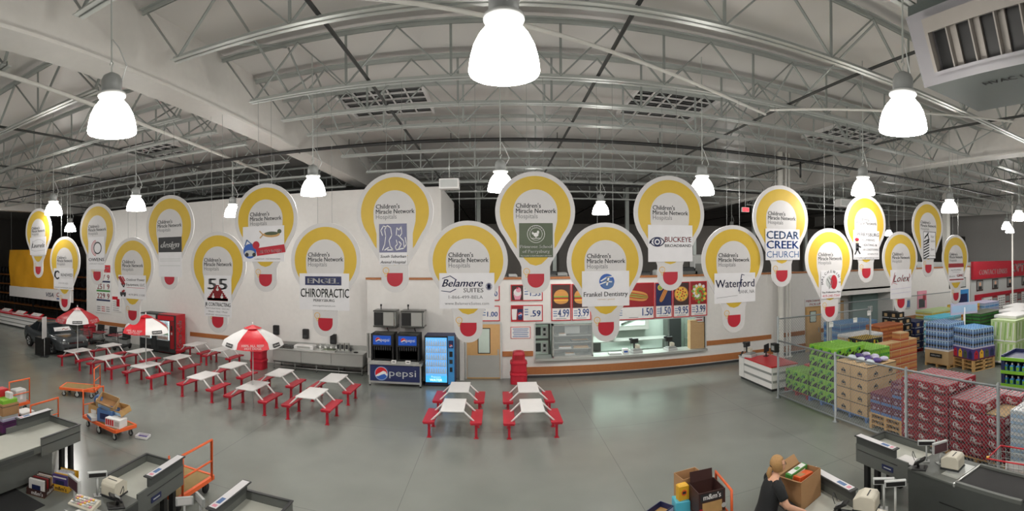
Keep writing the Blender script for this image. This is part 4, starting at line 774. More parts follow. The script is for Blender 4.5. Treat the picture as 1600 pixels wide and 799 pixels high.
# pizza boxes, three stacks of the kraft boxes
def flatbox(s, h, m): return B().box(-s/2, s/2, -s/2, s/2, .002, h-.004, m).box(-s/2-.003, s/2+.003, -s/2-.003, s/2+.003, h*.45, h*.55, 'cardboard').build('pizza_box')
p0 = None
for si, (u, n) in enumerate(((at(1083), 24), (at(1093.5), 22))):
    for k in range(n):
        lb = 'flat kraft pizza box, %s from the bottom of the %s stack' % (ORD[k] if k < 20 else ('twenty-first', 'twenty-second', 'twenty-third', 'twenty-fourth')[k-20], 'left' if si == 0 else 'right')
        if p0 is None: p0 = flatbox(.33, .05, 'kraft'); o = p0
        else: o = p0.copy(); COL.objects.link(o)
        o.location = (u, WY+.12, .79+k*.05); o.rotation_euler = (0, 0, random.uniform(-.03, .03)); tag(o, lb, 'pizza box', 'kraft pizza boxes by the opening')
x, z = at(1093), 1.9
tag(B().prism([(-.2, 0), (.22, 0), (.22, .4), (-.2, .4)], 0, .02, 'white', FRONT()).rect(-.15, .15, .05, .1, .023, 'red', FRONT()).rect(-.12, .15, .16, .34, .023, 'pink', FRONT()).box(-.2, .22, 0, .12, 0, .02, 'charcoal').build('counter_sign', None, (x, WY+.1, .79+22*.05+.01)), 'white picture sign standing on the right pizza box stack', 'sign')
tag(B().tbox(-.12, .12, -.1, .1, 0, .2, 'white', .02).box(-.08, .08, -.104, -.1, .05, .12, 'blue').build('order_box', None, (at(977), WY+.1, .79)), 'small white and blue box beside the left cash register', 'box')
tag(B().tbox(-.25, .25, -.16, .16, 0, .07, 'light_grey', .02).build('tray', None, (at(960), WY+.05, .79)), 'pale tray on the counter behind the dentistry balloon basket', 'tray')
# junk on the kitchen roof behind the trim
for i, (px, w_, h_, m) in enumerate(((785, .5, .3, 'charcoal'), (800, .4, .25, 'light_grey'), (858, .6, .35, 'charcoal'), (875, .5, .3, 'grey'), (1000, .7, .3, 'charcoal'), (1030, .6, .35, 'light_grey'), (1072, .8, .45, 'charcoal'), (1088, .6, 1.0, 'light_grey'))):
    x = onY(px, 430, WY+1.2)[0]; tag(B().tbox(-w_/2, w_/2, -.25, .25, 0, h_, m, .05).box(-w_/2+.05, w_/2-.05, -.26, -.25, .05, h_*.6, 'stainless_dark').build('roof_equipment', None, (x, WY+1.0, 3.8)), '%s stored on the kitchen roof, %s from the tall wall' % ('dark equipment box' if m == 'charcoal' else 'pale equipment box', ORD[i]), 'equipment box')
# ---------------------------------------------------------------- grey sedan
def car():
    r = empty('car', (-20.5, 15.05, 0), -.15, 'dark grey sedan parked indoors with a white poster in its windscreen', 'car')
    S = [(-2.32, .42, .80, .60), (-2.26, .33, .98, .76), (-2.05, .27, 1.06, .83), (-1.5, .22, 1.05, .885), (-.8, .2, .98, .9), (0, .2, .96, .9), (.75, .2, .96, .9), (1.15, .2, .965, .895), (1.6, .22, .92, .875), (2.0, .25, .87, .84), (2.22, .27, .81, .77), (2.31, .33, .72, .64)]
    prof = lambda zl, zb, h: [(0, zl), (h*.8, zl), (h*.95, zl+.07), (h, zl+(zb-zl)*.4), (h*.985, zl+(zb-zl)*.7), (h*.94, zb-.05), (h*.84, zb), (h*.45, zb+.018), (0, zb+.025)]
    vs = []; n = 17
    for x, zl, zb, h in S:
        P = prof(zl, zb, h); Q = P+[(-y, z) for y, z in P[-2::-1]]
        vs += [(x, y, z) for y, z in Q]
    n = len(Q); fs = [(i*n+q, (i+1)*n+q, (i+1)*n+q+1, i*n+q+1) for i in range(len(S)-1) for q in range(n-1)]
    fs += [tuple(range(n-1)), tuple((len(S)-1)*n+q for q in range(n-2, -1, -1))]
    b = B().add(vs, fs, 'car_paint', True); b.build('body', r)
    # greenhouse
    base = [(-1.95, .55), (-1.6, .79), (0, .82), (.85, .79), (1.22, .6)]; top = [(-1.15, .45), (-.95, .56), (-.2, .6), (.12, .57), (.3, .47)]
    def outl(P, z): return [(x, y, z) for x, y in P]+[(x, -y, z) for x, y in P[::-1]]
    vs = outl(base, .97)+outl(top, 1.41)
    b = B().add(vs, [(i, (i+1) % 10, 10+(i+1) % 10, 10+i) for i in range(10)], 'car_glass'); b.build('windows', r)
    vs = outl([(x*1.01, y*1.02) for x, y in top], 1.395)+outl([(x*.96-.01, y*.86) for x, y in top], 1.45)
    B().add(vs, [(i, (i+1) % 10, 10+(i+1) % 10, 10+i) for i in range(10)]+[tuple(range(10, 20))], 'car_paint', True).build('roof', r)
    for sy in (-1, 1):
        b = B()
        for i in (1, 3): B().tube([(base[i][0], sy*base[i][1], .96), (top[i][0], sy*top[i][1], 1.41)], .026, 'car_paint', 6).build('pillar', r)
        B().tube([(-.35, sy*.82, .97), (-.42, sy*.6, 1.41)], .03, 'black', 6).build('pillar', r)
        B().tube([(-1.7, sy*.8, .975), (0, sy*.83, .975), (1.0, sy*.79, .975)], .01, 'chrome', 5).build('window_trim', r)
        B().tbox(.82, 1.0, sy*.98-.1, sy*.98+.08, .96, 1.09, 'car_paint', .03).tube([(.9, sy*.8, .96), (.9, sy*.93, 1.0)], .02, 'black', 5).build('mirror', r)
        B().tube([(.05, sy*.885, .86), (.2, sy*.89, .865)], .012, 'chrome', 5).build('door_handle', r)
        B().prism([(sy*.4, .62), (sy*.72, .66), (sy*.74, .76), (sy*.6, .745), (sy*.4, .7)], 2.1, 2.318, 'light_grey', lambda u, v, w: (w-max(0, abs(u)-.5)*.3, u, v)).build('headlight', r)
        B().box(2.2, 2.325, sy*.55-.08, sy*.55+.08, .38, .46, 'black').build('fog_lamp', r)
    b = B().box(2.25, 2.322, -.4, .4, .6, .7, 'black').box(2.3, 2.328, -.4, .4, .655, .667, 'chrome').box(2.3, 2.328, -.4, .4, .612, .622, 'chrome')
    T = lambda u, v, w: (2.33+w, u, .655+v); b.ring(.058, .07, .002, 'chrome', T).line([(-.035, .035), (-.012, -.04), (0, 0), (.012, -.04), (.035, .035)], .012, .003, 'chrome', T); b.build('grille', r)
    B().box(2.25, 2.33, -.42, .42, .38, .47, 'black').build('bumper_intake', r)
    def rot(x, z): return x, z
    T = lambda u, v, w: (.95-.52*v+w*.5, u, 1.06+.46*v+w*.6)
    b = B().flat([(-.5, -.1), (.5, -.1), (.46, .36), (-.46, .36)], .05, 'white', T); P = lambda u, v, w: T(u, v, w+.055); b.line([(-.35, .08), (-.1, .12)], .03, .001, 'ink_light', P).line([(-.02, .1), (.1, .2), (.18, .08), (.34, .14)], .05, .001, 'deep_red', P); b.build('windscreen_poster', r)
    w = B().lathe([(.2, -.1), (.29, -.1), (.315, -.07), (.315, .07), (.29, .1), (.2, .1)], 'rubber', n=24, T=lambda x, y, z: (x, z, y))
    tyre = w; w = B()
    w.lathe([(.001, .06), (.05, .085), (.2, .1)], 'charcoal', n=20, T=lambda x, y, z: (x, -z, y), caps=False)
    for k in range(5): a = 2*PI*k/5; w.tube([(.02*math.cos(a), -.095, .02*math.sin(a)), (.2*math.cos(a), -.1, .2*math.sin(a))], .022, 'tire_rim', 5); w.tube([(.02*math.cos(a), -.095, .02*math.sin(a)), (.2*math.cos(a+.25), -.1, .2*math.sin(a+.25))], .016, 'tire_rim', 5)
    w.lathe([(.19, .1), (.205, .11), (.215, .1)], 'tire_rim', n=24, T=lambda x, y, z: (x, -z, y), caps=False); md = None
    for x, sy in ((1.32, -1), (1.32, 1), (-1.34, -1), (-1.34, 1)):
        if md is None: o = tyre.build('wheel', r); md = o.data; q = w.build('rim', o); rd = q.data
        else:
            o = bpy.data.objects.new('wheel', md); COL.objects.link(o); o.parent = r; q = bpy.data.objects.new('rim', rd); COL.objects.link(q); q.parent = o
        o.location = (x, sy*.8, .315); o.rotation_euler = (0, 0, 0 if sy < 0 else PI)
        B().tube([(x+.36*math.cos(t), sy*.895, .33+.36*math.sin(t)) for t in [PI*i/12 for i in range(13)]], .03, 'black', 5).build('wheel_arch', r)
car()
tag(B().tbox(-.3, .3, -.25, .25, 0, .92, 'black', .03).box(-.31, .31, -.26, .26, .0, .05, 'charcoal').build('pedestal', None, (-19.45, 13.55, 0)), 'black cloth-covered pedestal standing beside the car front', 'pedestal')
r = empty('sign_stand', (-19.0, 13.35, 0), .6, 'thin white sign board on a stand seen nearly edge-on beside the car', 'sign stand')
B().box(-.2, .2, -.15, .15, 0, .02, 'charcoal').build('base', r); B().tube([(0, 0, .02), (0, 0, .95)], .015, 'light_grey', 6).build('pole', r); B().box(-.02, .02, -.28, .28, .93, 1.95, 'white').build('board', r)
# ---------------------------------------------------------------- tire shop
tm = B().lathe([(.19, -.1), (.3, -.11), (.33, -.08), (.33, .08), (.3, .11), (.19, .1), (.19, -.1)], 'rubber', n=20, T=lambda x, y, z: (z, x, y), caps=False)
for q in range(20): a = 2*PI*q/20; tm.box(-.09, .09, .325*math.cos(a)-.01, .325*math.cos(a)+.01, .325*math.sin(a)-.01, .325*math.sin(a)+.01, 'charcoal')
tmd = None
for si, (X0, X1, Y) in enumerate(((-42, -33.2, 22.5), (-33, -23.2, 22.5))):
    r = empty('tire_rack', ((X0+X1)/2, Y, 0), 0, 'orange-beamed steel tire rack %s' % ('left of the yellow banner' if si == 0 else 'behind the car and yellow banner'), 'rack', 'tire racks'); w = (X1-X0)/2
    for x in (-w, -w/3, w/3, w):
        for y in (-.35, .35): B().box(x-.05, x+.05, y-.05, y+.05, 0, 4.2, 'charcoal').build('upright', r)
    for z in (.9, 1.75, 2.6, 3.45):
        for y in (-.38, .38): B().box(-w, w, y-.03, y+.03, z, z+.09, 'wood_trim').build('beam', r)
    for k, z in enumerate((1.0, 1.85, 2.7, 3.55)):
        for i in range(int((X1-X0)/.62)):
            x = X0+.45+i*.62
            if tmd is None: o = tm.build('tire'); tmd = o.data
            else: o = bpy.data.objects.new('tire', tmd); COL.objects.link(o)
            o.location = (x, Y, z+.33); o.rotation_euler = (0, 0, .5+random.uniform(-.08, .08)); tag(o, 'black tire standing on the %s level of the %s tire rack' % (('lowest', 'second', 'third', 'top')[k], ('far left', 'nearer')[si]), 'tire', 'tires on the %s level of the %s rack' % (('lowest', 'second', 'third', 'top')[k], ('far left', 'nearer')[si]))
x0, x1 = -32.4, -24.3
r = empty('banner', (0, 19.4, 0), 0, 'big creased golden yellow banner with a white lettered lower strip', 'banner')
n = 24; vs = []
for i in range(n+1):
    u = x0+(x1-x0)*i/n
    for j in range(7): v = 2.75+2.85*j/6; vs.append((u, .05*math.sin(u*2.1+j*.9)+.03*math.sin(u*5-j), v-.06*math.sin((u-x0)/(x1-x0)*PI)*(j == 6)))
B().add(vs, [(i*7+j, (i+1)*7+j, (i+1)*7+j+1, i*7+j+1) for i in range(n) for j in range(6)], 'banner_gold', True).add([(x, y+.02, z) for x, y, z in vs], [(i*7+j+1, (i+1)*7+j+1, (i+1)*7+j, i*7+j) for i in range(n) for j in range(6)], 'banner_gold', True).build('gold_cloth', r)
b = B().box(x0, x1, -.02, .02, 1.95, 2.75, 'white'); T = FRONT(0, -.021, 0); b.text('VISA', .42, 'navy', T, x1-2.6, 2.2, .004, width=.9, bold=.02, shear=.2).text('Costco', .42, 'bright_red', T, x1-1.1, 2.25, .004, width=1.4, bold=.02, shear=.15).rect(x1-1.8, x1-.4, 2.08, 2.16, .003, 'blue', T); b.build('white_strip', r)
for u in (x0+.3, x1-.3): B().tube([(u, 0, 5.5), (u, 0, 9.49)], .006, 'light_grey', 4).build('wire', r)
b = B().box(-32.5, -24.6, 17.7, 18.4, .1, .86, 'white').box(-32.45, -24.65, 17.75, 18.35, 0, .1, 'charcoal').box(-32.5, -24.6, 17.68, 17.7, .28, .34, 'grey').box(-32.5, -24.6, 17.68, 17.7, .55, .61, 'grey')
r = empty('service_counter', (0, 0, 0), 0, 'long white service counter with red top below the yellow banner', 'counter'); b.build('body', r); B().box(-32.6, -24.5, 17.6, 18.5, .86, .92, 'bright_red').build('worktop', r)
for i, (x, m, lb) in enumerate(((-30.6, 'pink', 'pale red leaflet tray at the left of the red-topped counter'), (-28.6, 'white', 'white leaflet tray in the middle of the red-topped counter'), (-26.6, 'pink', 'tilted red and white display on the counter near the car'))):
    tag(B().box(-.7, .7, -.25, .25, .0, .04, m).box(-.65, .65, -.1, .24, .1, .14, 'bright_red', rx=.5).box(-.5, .5, -.12, .2, .14, .16, 'white', rx=.5).box(-.05, .05, .0, .1, .04, .16, 'grey').build('leaflet_tray', None, (x, 18.0, .92)), lb, 'display')
r = empty('display_stand', (-31.5, 16.6, 0), 0, 'green-topped round stand with white skirt at the far left edge', 'display stand'); B().lathe([(.32, .0), (.36, .62)], 'white', n=16).rect(-.2, .2, .2, .3, .37, 'ink', FRONT()).build('skirt', r); B().lathe([(.42, .62), (.43, 1.1), (.38, 1.25), (.01, 1.28)], 'lime', n=18).build('cover', r)
# ---------------------------------------------------------------- posters on the tall wall
x0, z1 = onY(150, 413, TY); x1, z0 = onY(174, 491, TY)
b = B().box(x0, x1, TY-.035, TY-.005, z0, z1, 'white'); T = FRONT(0, TY-.036, 0); w = x1-x0; cx = (x0+x1)/2
b.rect(x0+.05, x1-.05, z1-.5, z1-.06, .003, 'bright_red', T).text('Club Gas', .22, 'white', T, cx, z1-.28, .006, bold=.01, width=w*.7).text('Price', .2, 'white', T, cx, z1-.48, .006, bold=.01, width=w*.4)
for i, (s, m) in enumerate((('207 9', 'navy'), ('251 9', 'green'), ('229 9', 'navy'))):
    z = z1-.95-i*.56; b.text(s, .46, 'bright_red', T, cx, z, .005, bold=.01, width=w*.8); b.rect(x0+.08, x1-.08, z-.15, z-.05, .004, m, T)
for j in range(3):
    for i in range(3): b.rect(x0+.12+i*w*.3, x0+.12+i*w*.3+w*.22, z0+.12+j*.12, z0+.16+j*.12, .003, ('ink_light', 'bright_red', 'ink_light')[i], T)
tag(b.build('price_poster'), 'tall white gas price poster with red digits on the white wall', 'poster')
x0, z1 = onY(175, 460, TY); x1, z0 = onY(190, 488, TY); b = B().box(x0, x1, TY-.035, TY-.005, z0, z1, 'white'); T = FRONT(0, TY-.036, 0); b.rect(x0+.05, x1-.3, z1-.3, z1-.12, .003, 'bright_red', T).rect(x1-.4, x1-.15, z0+.3, z0+.75, .003, 'bright_red', T)
for i in range(5): b.rect(x0+.1, x0+.6, z1-.45-i*.12, z1-.42-i*.12, .003, 'ink_light', T)
tag(b.build('notice_poster'), 'small white and red notice poster right of the gas prices', 'poster')
# ---------------------------------------------------------------- electric shopping carts
def scooter(label):
    r = empty('mobility_cart', (0, 0, 0), 0, label, 'mobility cart', 'electric shopping carts parked by the tall wall')
    B().tbox(-.3, .3, -.5, .6, .14, .26, 'charcoal', .03).build('deck', r); B().tbox(-.24, .24, .15, .55, .26, .5, 'grey', .03).tbox(-.25, .25, .12, .58, .5, .6, 'black', .03).box(-.24, .24, .54, .62, .6, 1.0, 'black', rx=-.12).build('seat', r)
    B().tube([(0, -.35, .26), (0, -.45, .95)], .03, 'charcoal', 8).tube([(-.26, -.32, .98), (0, -.42, .95), (.26, -.32, .98)], .02, 'black', 6).build('tiller', r)
    b = B()
    for z in (.5, .6, .72, .84): b.tube([(-.26, -.5, z), (.26, -.5, z), (.26, -.95, z), (-.26, -.95, z)], .008, 'grey', 4, closed=True)
    for q in range(7): u = -.26+.52*q/6; b.tube([(u, -.5, .84), (u, -.5, .5), (u, -.95, .5), (u, -.95, .84)], .006, 'grey', 4)
    b.tube([(-.28, -.48, .86), (.28, -.48, .86), (.28, -.97, .86), (-.28, -.97, .86)], .016, 'red', 5, closed=True); b.build('basket', r)
    for x, y in ((-.27, .4), (.27, .4), (-.2, -.42), (.2, -.42)): B().lathe([(.001, -.04), (.12, -.04), (.13, 0), (.12, .04), (.001, .04)], 'rubber', n=16, T=lambda u, v, w: (x+w, y+u, .13+v)).build('wheel', r)
    return r
s0 = scooter('electric shopping cart behind the second parasol, nearest the black drink machine'); s0.location = (-17.95, 17.6, 0); s0.rotation_euler[2] = .3
copy_tree(s0, (-19.2, 17.7, 0), .2, 'electric shopping cart in the middle behind the parasols'); copy_tree(s0, (-20.4, 17.8, 0), .1, 'electric shopping cart nearest the trash can behind the car')
# ---------------------------------------------------------------- orange flatbed carts
def flat_cart(x, y, rz, label, L=1.25, Wd=.7, grp='orange flatbed carts'):
    r = empty('flatbed_cart', (x, y, 0), rz, label, 'flatbed cart', grp)
    B().box(-L/2+.03, L/2-.03, -Wd/2+.03, Wd/2-.03, .275, .3, 'plywood').build('deck', r)
    b = B()
    for s in (-1, 1): b.box(-L/2, L/2, s*Wd/2-.03, s*Wd/2+.03, .23, .31, 'orange').box(s*L/2-.03, s*L/2+.03, -Wd/2, Wd/2, .23, .31, 'orange')
    b.box(-.03, .03, -Wd/2, Wd/2, .22, .27, 'orange'); b.build('frame', r)
    b = B().tube([(L/2, -Wd/2, .25), (L/2, -Wd/2, 1.02), (L/2, Wd/2, 1.02), (L/2, Wd/2, .25)], .022, 'orange', 8).tube([(L/2, -Wd/2, .6), (L/2, Wd/2, .6)], .016, 'orange', 6); b.build('handle', r)
    for wx, wy, R in ((-L/2+.12, -Wd/2+.08, .075), (-L/2+.12, Wd/2-.08, .075), (0, -Wd/2+.02, .1), (0, Wd/2-.02, .1), (L/2-.12, -Wd/2+.08, .075), (L/2-.12, Wd/2-.08, .075)):
        B().lathe([(.001, -.02), (R, -.02), (R, .02), (.001, .02)], 'rubber', n=16, T=lambda u, v, w: (wx+u, wy+w, R+v)).lathe([(.001, -.024), (R*.65, -.024), (R*.65, .024), (.001, .024)], 'light_grey', n=12, T=lambda u, v, w: (wx+u, wy+w, R+v)).build('caster', r); cs = LAST[0]; B().box(wx-.03, wx+.03, wy-.03, wy-.024, R, .24, 'galv').box(wx-.03, wx+.03, wy+.024, wy+.03, R, .24, 'galv').box(wx-.03, wx+.03, wy-.03, wy+.03, .22, .24, 'galv').build('fork', cs)
    return r
def open_box(w, d, h, m, inner=None, t=.008, flaps=0):
    b = B().box(-w/2, w/2, -d/2, d/2, 0, t, inner or m)
    for s in (-1, 1): b.box(s*w/2-(t if s > 0 else 0), s*w/2+(t if s < 0 else 0), -d/2, d/2, 0, h, m).box(-w/2+t, w/2-t, s*d/2-(t if s > 0 else 0), s*d/2+(t if s < 0 else 0), 0, h, m)
    if flaps:
        for s in (-1, 1): b.box(-w/2+.01, w/2-.01, s*d/2-.004+(flaps/2*.7)*s-flaps/2, s*d/2+.004+(flaps/2*.7)*s+flaps/2-.0, h-.002, h+.004, m, rx=-s*.5)
    return b
def goods(b, name, label, x, y, z, rz=0, tilt=(0, 0), cat='box', grp=None):
    o = b.build(name, None, (x, y, z)); o.rotation_euler = (tilt[0], tilt[1], rz); return tag(o, label, cat, grp)
flat_cart(-12.85, 10.55, .55, 'empty orange flatbed cart with a plywood deck in front of the tables')
CZ = .312
c = flat_cart(-9.55, 8.95, PI-.12, 'orange flatbed cart loaded with empty boxes', 1.5, .7); c.location = (-9.6, 8.9, 0)
goods(open_box(.55, .4, .22, 'kraft', 'cardboard').box(-.2, .2, -.204, -.2, .04, .16, 'pale_blue'), 'cardboard_tray', 'open kraft tray leaning up at the left on the loaded cart', -9.75, 9.0, .66, .4, (.5, .25), grp='boxes on the loaded cart')
goods(open_box(.5, .36, .16, 'wood', 'cardboard').box(-.25, .25, -.184, -.18, .02, .12, 'pale_blue'), 'cardboard_tray', 'shallow open brown tray tipped over at the right end of the loaded cart', -9.2, 9.0, .58, -.2, (.35, -.1), grp='boxes on the loaded cart')
goods(open_box(.5, .4, .34, 'dim_blue', 'cardboard').rect(-.15, .15, .08, .24, .001, 'navy', FRONT(0, -.2, 0)), 'blue_carton', 'open blue carton upright in the middle of the loaded cart', -9.55, 8.85, CZ, .2, grp='boxes on the loaded cart')
goods(open_box(.4, .3, .32, 'wood', 'cardboard').box(-.1, .1, -.154, -.15, .1, .2, 'white'), 'brown_carton', 'small brown carton at the handle end of the loaded cart', -10.08, 8.9, CZ, .1, grp='boxes on the loaded cart')
goods(B().lathe([(.1, -.06), (.13, -.05), (.13, .05), (.1, .06)], 'dim_blue', n=16, T=lambda x, y, z: (x, z, y)).lathe([(.06, -.065), (.06, .065)], 'white', n=12, T=lambda x, y, z: (x, z, y)), 'wrapped_roll', 'blue and white wrapped roll on top at the handle end', -10.08, 8.95, CZ+.32+.13, .5, grp='boxes on the loaded cart')
b = B().tbox(-.24, .24, -.17, .17, 0, .22, 'white', .01); T = FRONT(0, -.171, 0)
for i in range(4): b.rect(-.22+i*.07, -.17+i*.07, .04, .19, .003, 'bright_red', T)
goods(b.rect(.08, .22, .05, .17, .002, 'light_grey', T), 'soda_carton', 'white carton with red stripes at the front of the loaded cart', -9.12, 8.72, CZ, .15, grp='boxes on the loaded cart')
goods(B().tbox(-.2, .2, -.14, .14, 0, .1, 'light_grey', .01).box(-.19, .19, -.144, -.14, .01, .08, 'dim_blue'), 'flat_carton', 'flat grey and blue carton at the left front of the loaded cart', -9.95, 8.66, CZ, -.4, grp='boxes on the loaded cart')
goods(open_box(.34, .26, .07, 'white', 'purple'), 'lid_tray', 'white and purple tray lid lying on the floor beyond the loaded cart', -8.6, 9.2, .002, .3)
r = empty('stocking_cart', (-5.85, 7.35, 0), PI/2, 'orange upright stocking cart with plywood deck at the end of a checkout lane', 'stocking cart')
B().box(-.55, .55, -.36, .36, .3, .33, 'plywood').build('deck', r)
b = B()
for s in (-1, 1): b.box(-.58, .58, s*.38-.03, s*.38+.03, .26, .34, 'orange').box(s*.58-.03, s*.58+.03, -.38, .38, .26, .34, 'orange')
b.build('frame', r)
B().tube([(.5, -.4, .28), (.5, -.4, 1.08), (-.45, -.4, 1.08), (-.45, -.4, .28)], .024, 'orange', 8).tube([(.5, -.4, .66), (-.45, -.4, .66)], .02, 'orange', 8).build('handle', r); B().tbox(-.5, -.4, -.1, .05, .33, .85, 'orange', .02).build('post', r); B().tube([(0, .3, .33), (0, .3, .75)], .02, 'orange', 6).build('post', r)
for wx in (-.45, .45):
    for wy in (-.28, .28): B().lathe([(.001, -.02), (.1, -.02), (.1, .02), (.001, .02)], 'rubber', n=14, T=lambda u, v, w: (wx+u, wy+w, .1+v)).box(wx-.03, wx+.03, wy-.03, wy+.03, .1, .27, 'charcoal').build('caster', r)
# carts and piled produce boxes beyond the left lane
flat_cart(-10.75, 7.05, .15, 'orange flatbed cart whose handle stands behind the left checkout lane', 1.2, 1.0); flat_cart(-10.75, 5.9, .12, 'orange flatbed cart holding the pile of produce boxes at the left edge', 1.2, .76)
for i, (w, d, h, m, x, y, z, lb) in enumerate(((.6, .5, .2, 'charcoal', -10.3, 5.98, CZ, 'black mesh crate at the bottom of the left edge pile'), (.6, .5, .27, 'grape', -10.3, 5.98, CZ+.201, 'purple crate above the black mesh crate'), (.62, .5, .06, 'light_lilac', -10.3, 5.98, CZ+.472, 'pale lilac lid on the purple crate'), (.6, .5, .07, 'light_grey', -10.32, 5.98, CZ+.533, 'grey tray above the lilac lid'), (.6, .5, .28, 'cardboard', -10.3, 5.98, CZ+.604, 'brown produce box above the grey tray'), (.55, .45, .1, 'lime', -10.3, 5.98, CZ+.885, 'green produce tray on top of the brown box'), (.25, .3, .18, 'bright_red', -10.45, 5.98, CZ+.986, 'red carton topmost at the left edge'), (.2, .1, .15, 'white', -10.15, 6.05, CZ+.986, 'small white carton beside the topmost red carton'),
    (.3, .4, .4, 'charcoal', -10.55, 6.75, CZ, 'black ribbed crate beside the cart handle'), (.34, .42, .05, 'white', -10.55, 6.75, CZ+.401, 'white lid on the black ribbed crate'), (.3, .25, .18, 'green', -10.35, 7.2, CZ, 'green mesh box behind the black ribbed crate'))):
    b = B().tbox(-w/2, w/2, -d/2, d/2, 0, h, m, .015).box(-w/2-.003, w/2+.003, -d/2-.003, d/2+.003, h*.75, h*.8, 'ink' if h > .2 else m)
    if m == 'cardboard': b.lathe([(.001, 0), (.03, 0), (.03, .004)], 'ink', n=8, T=lambda x_, y_, z_: (w*.2+x_, -d/2-z_, h*.5+y_))
    goods(b, 'crate' if h > .25 else 'carton', lb, x, y, z, .1)
flat_cart(-13.0, 7.7, .12, 'orange flatbed cart with grey and red boxes behind the produce pile', 1.2, .8)
goods(B().tbox(-.15, .15, -.2, .2, 0, .4, 'light_grey', .03).box(-.152, .152, -.05, .05, .1, .3, 'white'), 'wrapped_box', 'grey wrapped box on the far left cart', -12.6, 7.85, CZ, .1); goods(B().tbox(-.12, .12, -.12, .12, 0, .2, 'case_red', .02).box(-.08, .08, -.124, -.12, .04, .12, 'white'), 'small_carton', 'small dark red box on the far left cart', -12.6, 7.45, CZ, .1)
# ---------------------------------------------------------------- return desk with red top
r = empty('return_desk', (9.45, 14.85, 0), 0, 'white desk with grey stripes and red top beside the fence post', 'desk')
b = B().box(-.55, .55, -1.15, 1.15, .1, .84, 'white').box(-.5, .5, -1.1, 1.1, 0, .1, 'charcoal')
for z in (.3, .58): b.box(-.562, -.55, -1.15, .75, z, z+.075, 'grey').box(-.5, .55, -1.162, -1.15, z, z+.075, 'grey')
b.box(-.556, -.55, .75, .77, .1, .84, 'light_grey'); b.build('body', r); B().box(-.57, .57, -1.17, .7, .84, .88, 'bright_red').box(-.57, .57, .7, 1.17, .84, .88, 'light_grey').build('worktop', r)
register(9.15, 15.6, .88, .5, 'cash register on the red-topped white desk'); q = empty('monitor', (9.7, 15.3, .88), .6, 'black monitor beside the register on the red-topped desk', 'monitor'); B().box(-.1, .1, -.08, .08, 0, .02, 'black').box(-.02, .02, -.02, .02, .02, .2, 'black').build('stand', q); B().box(-.22, .22, -.03, 0, .16, .46, 'black').build('screen', q)
tag(B().tube([(0, 0, 0), (0, -.05, .12), (0, -.12, .16)], .03, 'charcoal', 8).tbox(-.05, .05, -.06, .06, 0, .04, 'charcoal', .01).build('barcode_scanner', None, (8.98, 15.95, .88)), 'dark handheld scanner at the corner of the red-topped desk', 'scanner')
for x, y, lb in ((9.75, 13.95, 'red-lit'), ):
    tag(B().tbox(-.16, .16, -.13, .13, 0, .75, 'bright_red', .03).box(-.1, .1, -.135, -.13, .1, .5, 'deep_red').build('red_tote', None, (10.6, 13.75, 0)), 'upright red tote box behind the return desk and fence', 'tote')
# white steel column and pipes
for i, (x, rad) in enumerate(((12.3, .13), (12.62, .05), (12.8, .05))):
    o = B().lathe([(rad+.06, 0), (rad+.06, .03), (rad, .04), (rad, ZR)], 'pipe_white', (x, 18.1, 0), 14).build('pillar_%d' % (20+i)); tag(o, kind='structure')
o = B().lathe([(.25, 0), (.25, .35), (.06, .37), (.06, 9.5)], 'pipe_white', (30.4, 16, 0), 12).build('pillar_30'); tag(o, kind='structure')
o = B().box(27.3, 27.7, 19.6, 20.0, 0, ZR, 'pipe_white').build('pillar_31'); tag(o, kind='structure')
# ---------------------------------------------------------------- chain-link fences
def fence(x0, y0, x1, y1, h, posts, label, z0=.12, rails=(0, 1), pitch=.1, tall=()):
    L = math.hypot(x1-x0, y1-y0); a = math.atan2(y1-y0, x1-x0); r = empty('chain_link_fence', (x0, y0, 0), a, label, 'fence')
    b = B(); T = h-.05; rad = .0032
    def wire(u0, v0, u1, v1, w):
        b.add([(u0, w, v0-rad), (u0-rad, w, v0+rad), (u0+rad, w+rad, v0+rad), (u1, w, v1-rad), (u1-rad, w, v1+rad), (u1+rad, w+rad, v1+rad)], [(0, 1, 4, 3), (1, 2, 5, 4), (2, 0, 3, 5)], 'wire_grey')
    H = T-z0; n = int((L+H)/pitch)
    for i in range(n+1):
        u = i*pitch-H
        for s in (1, -1):
            a0, a1, b0, b1 = u, u+H, z0, T
            if a0 < 0: b0 += -a0; a0 = 0
            if a1 > L: b1 -= a1-L; a1 = L
            if a1-a0 < .02: continue
            if s > 0: wire(a0, b0, a1, b1, .004)
            else: wire(L-a0, b0, L-a1, b1, -.004)
    b.build('wire_mesh', r)
    for z, k in ((T, 0), (z0, 1)): B().tube([(0, 0, z), (L, 0, z)], .026, 'wire_grey', 8).build('rail', r)
    for i, p in enumerate(posts): B().lathe([(.09, 0), (.09, .012), (.04, .014), (.04, tall[i] if i < len(tall) else h), (.02, (tall[i] if i < len(tall) else h)+.03)], 'wire_grey', (p*L, .0, 0), 10).build('post', r)
    return r
f = fence(8.75, 13.06, 8.78, 3.2, 1.95, (0, .293, .56, .82, 1), 'low chain-link fence running toward the viewer beside the drink cases', tall=(2.68,))
fence(8.85, 13.12, 11.0, 13.2, 2.66, (1,), 'tall chain-link fence panel between the corner post and the mesh gate')
fence(11.05, 13.2, 13.2, 13.2, 2.66, (.02, 1), 'tall chain-link gate panel with white tags', pitch=.085)
fence(13.3, 15.7, 22.5, 15.7, 2.66, (0, .45, 1), 'far tall chain-link fence in front of the grey-green wall')
tag(B().box(-.12, .05, -.13, .13, -.14, .14, 'black').box(-.125, -.12, -.08, .08, -.07, .07, 'grey').build('lock_box', None, (8.66, 13.06, 1.68)), 'black lock box on the corner fence post', 'lock box')
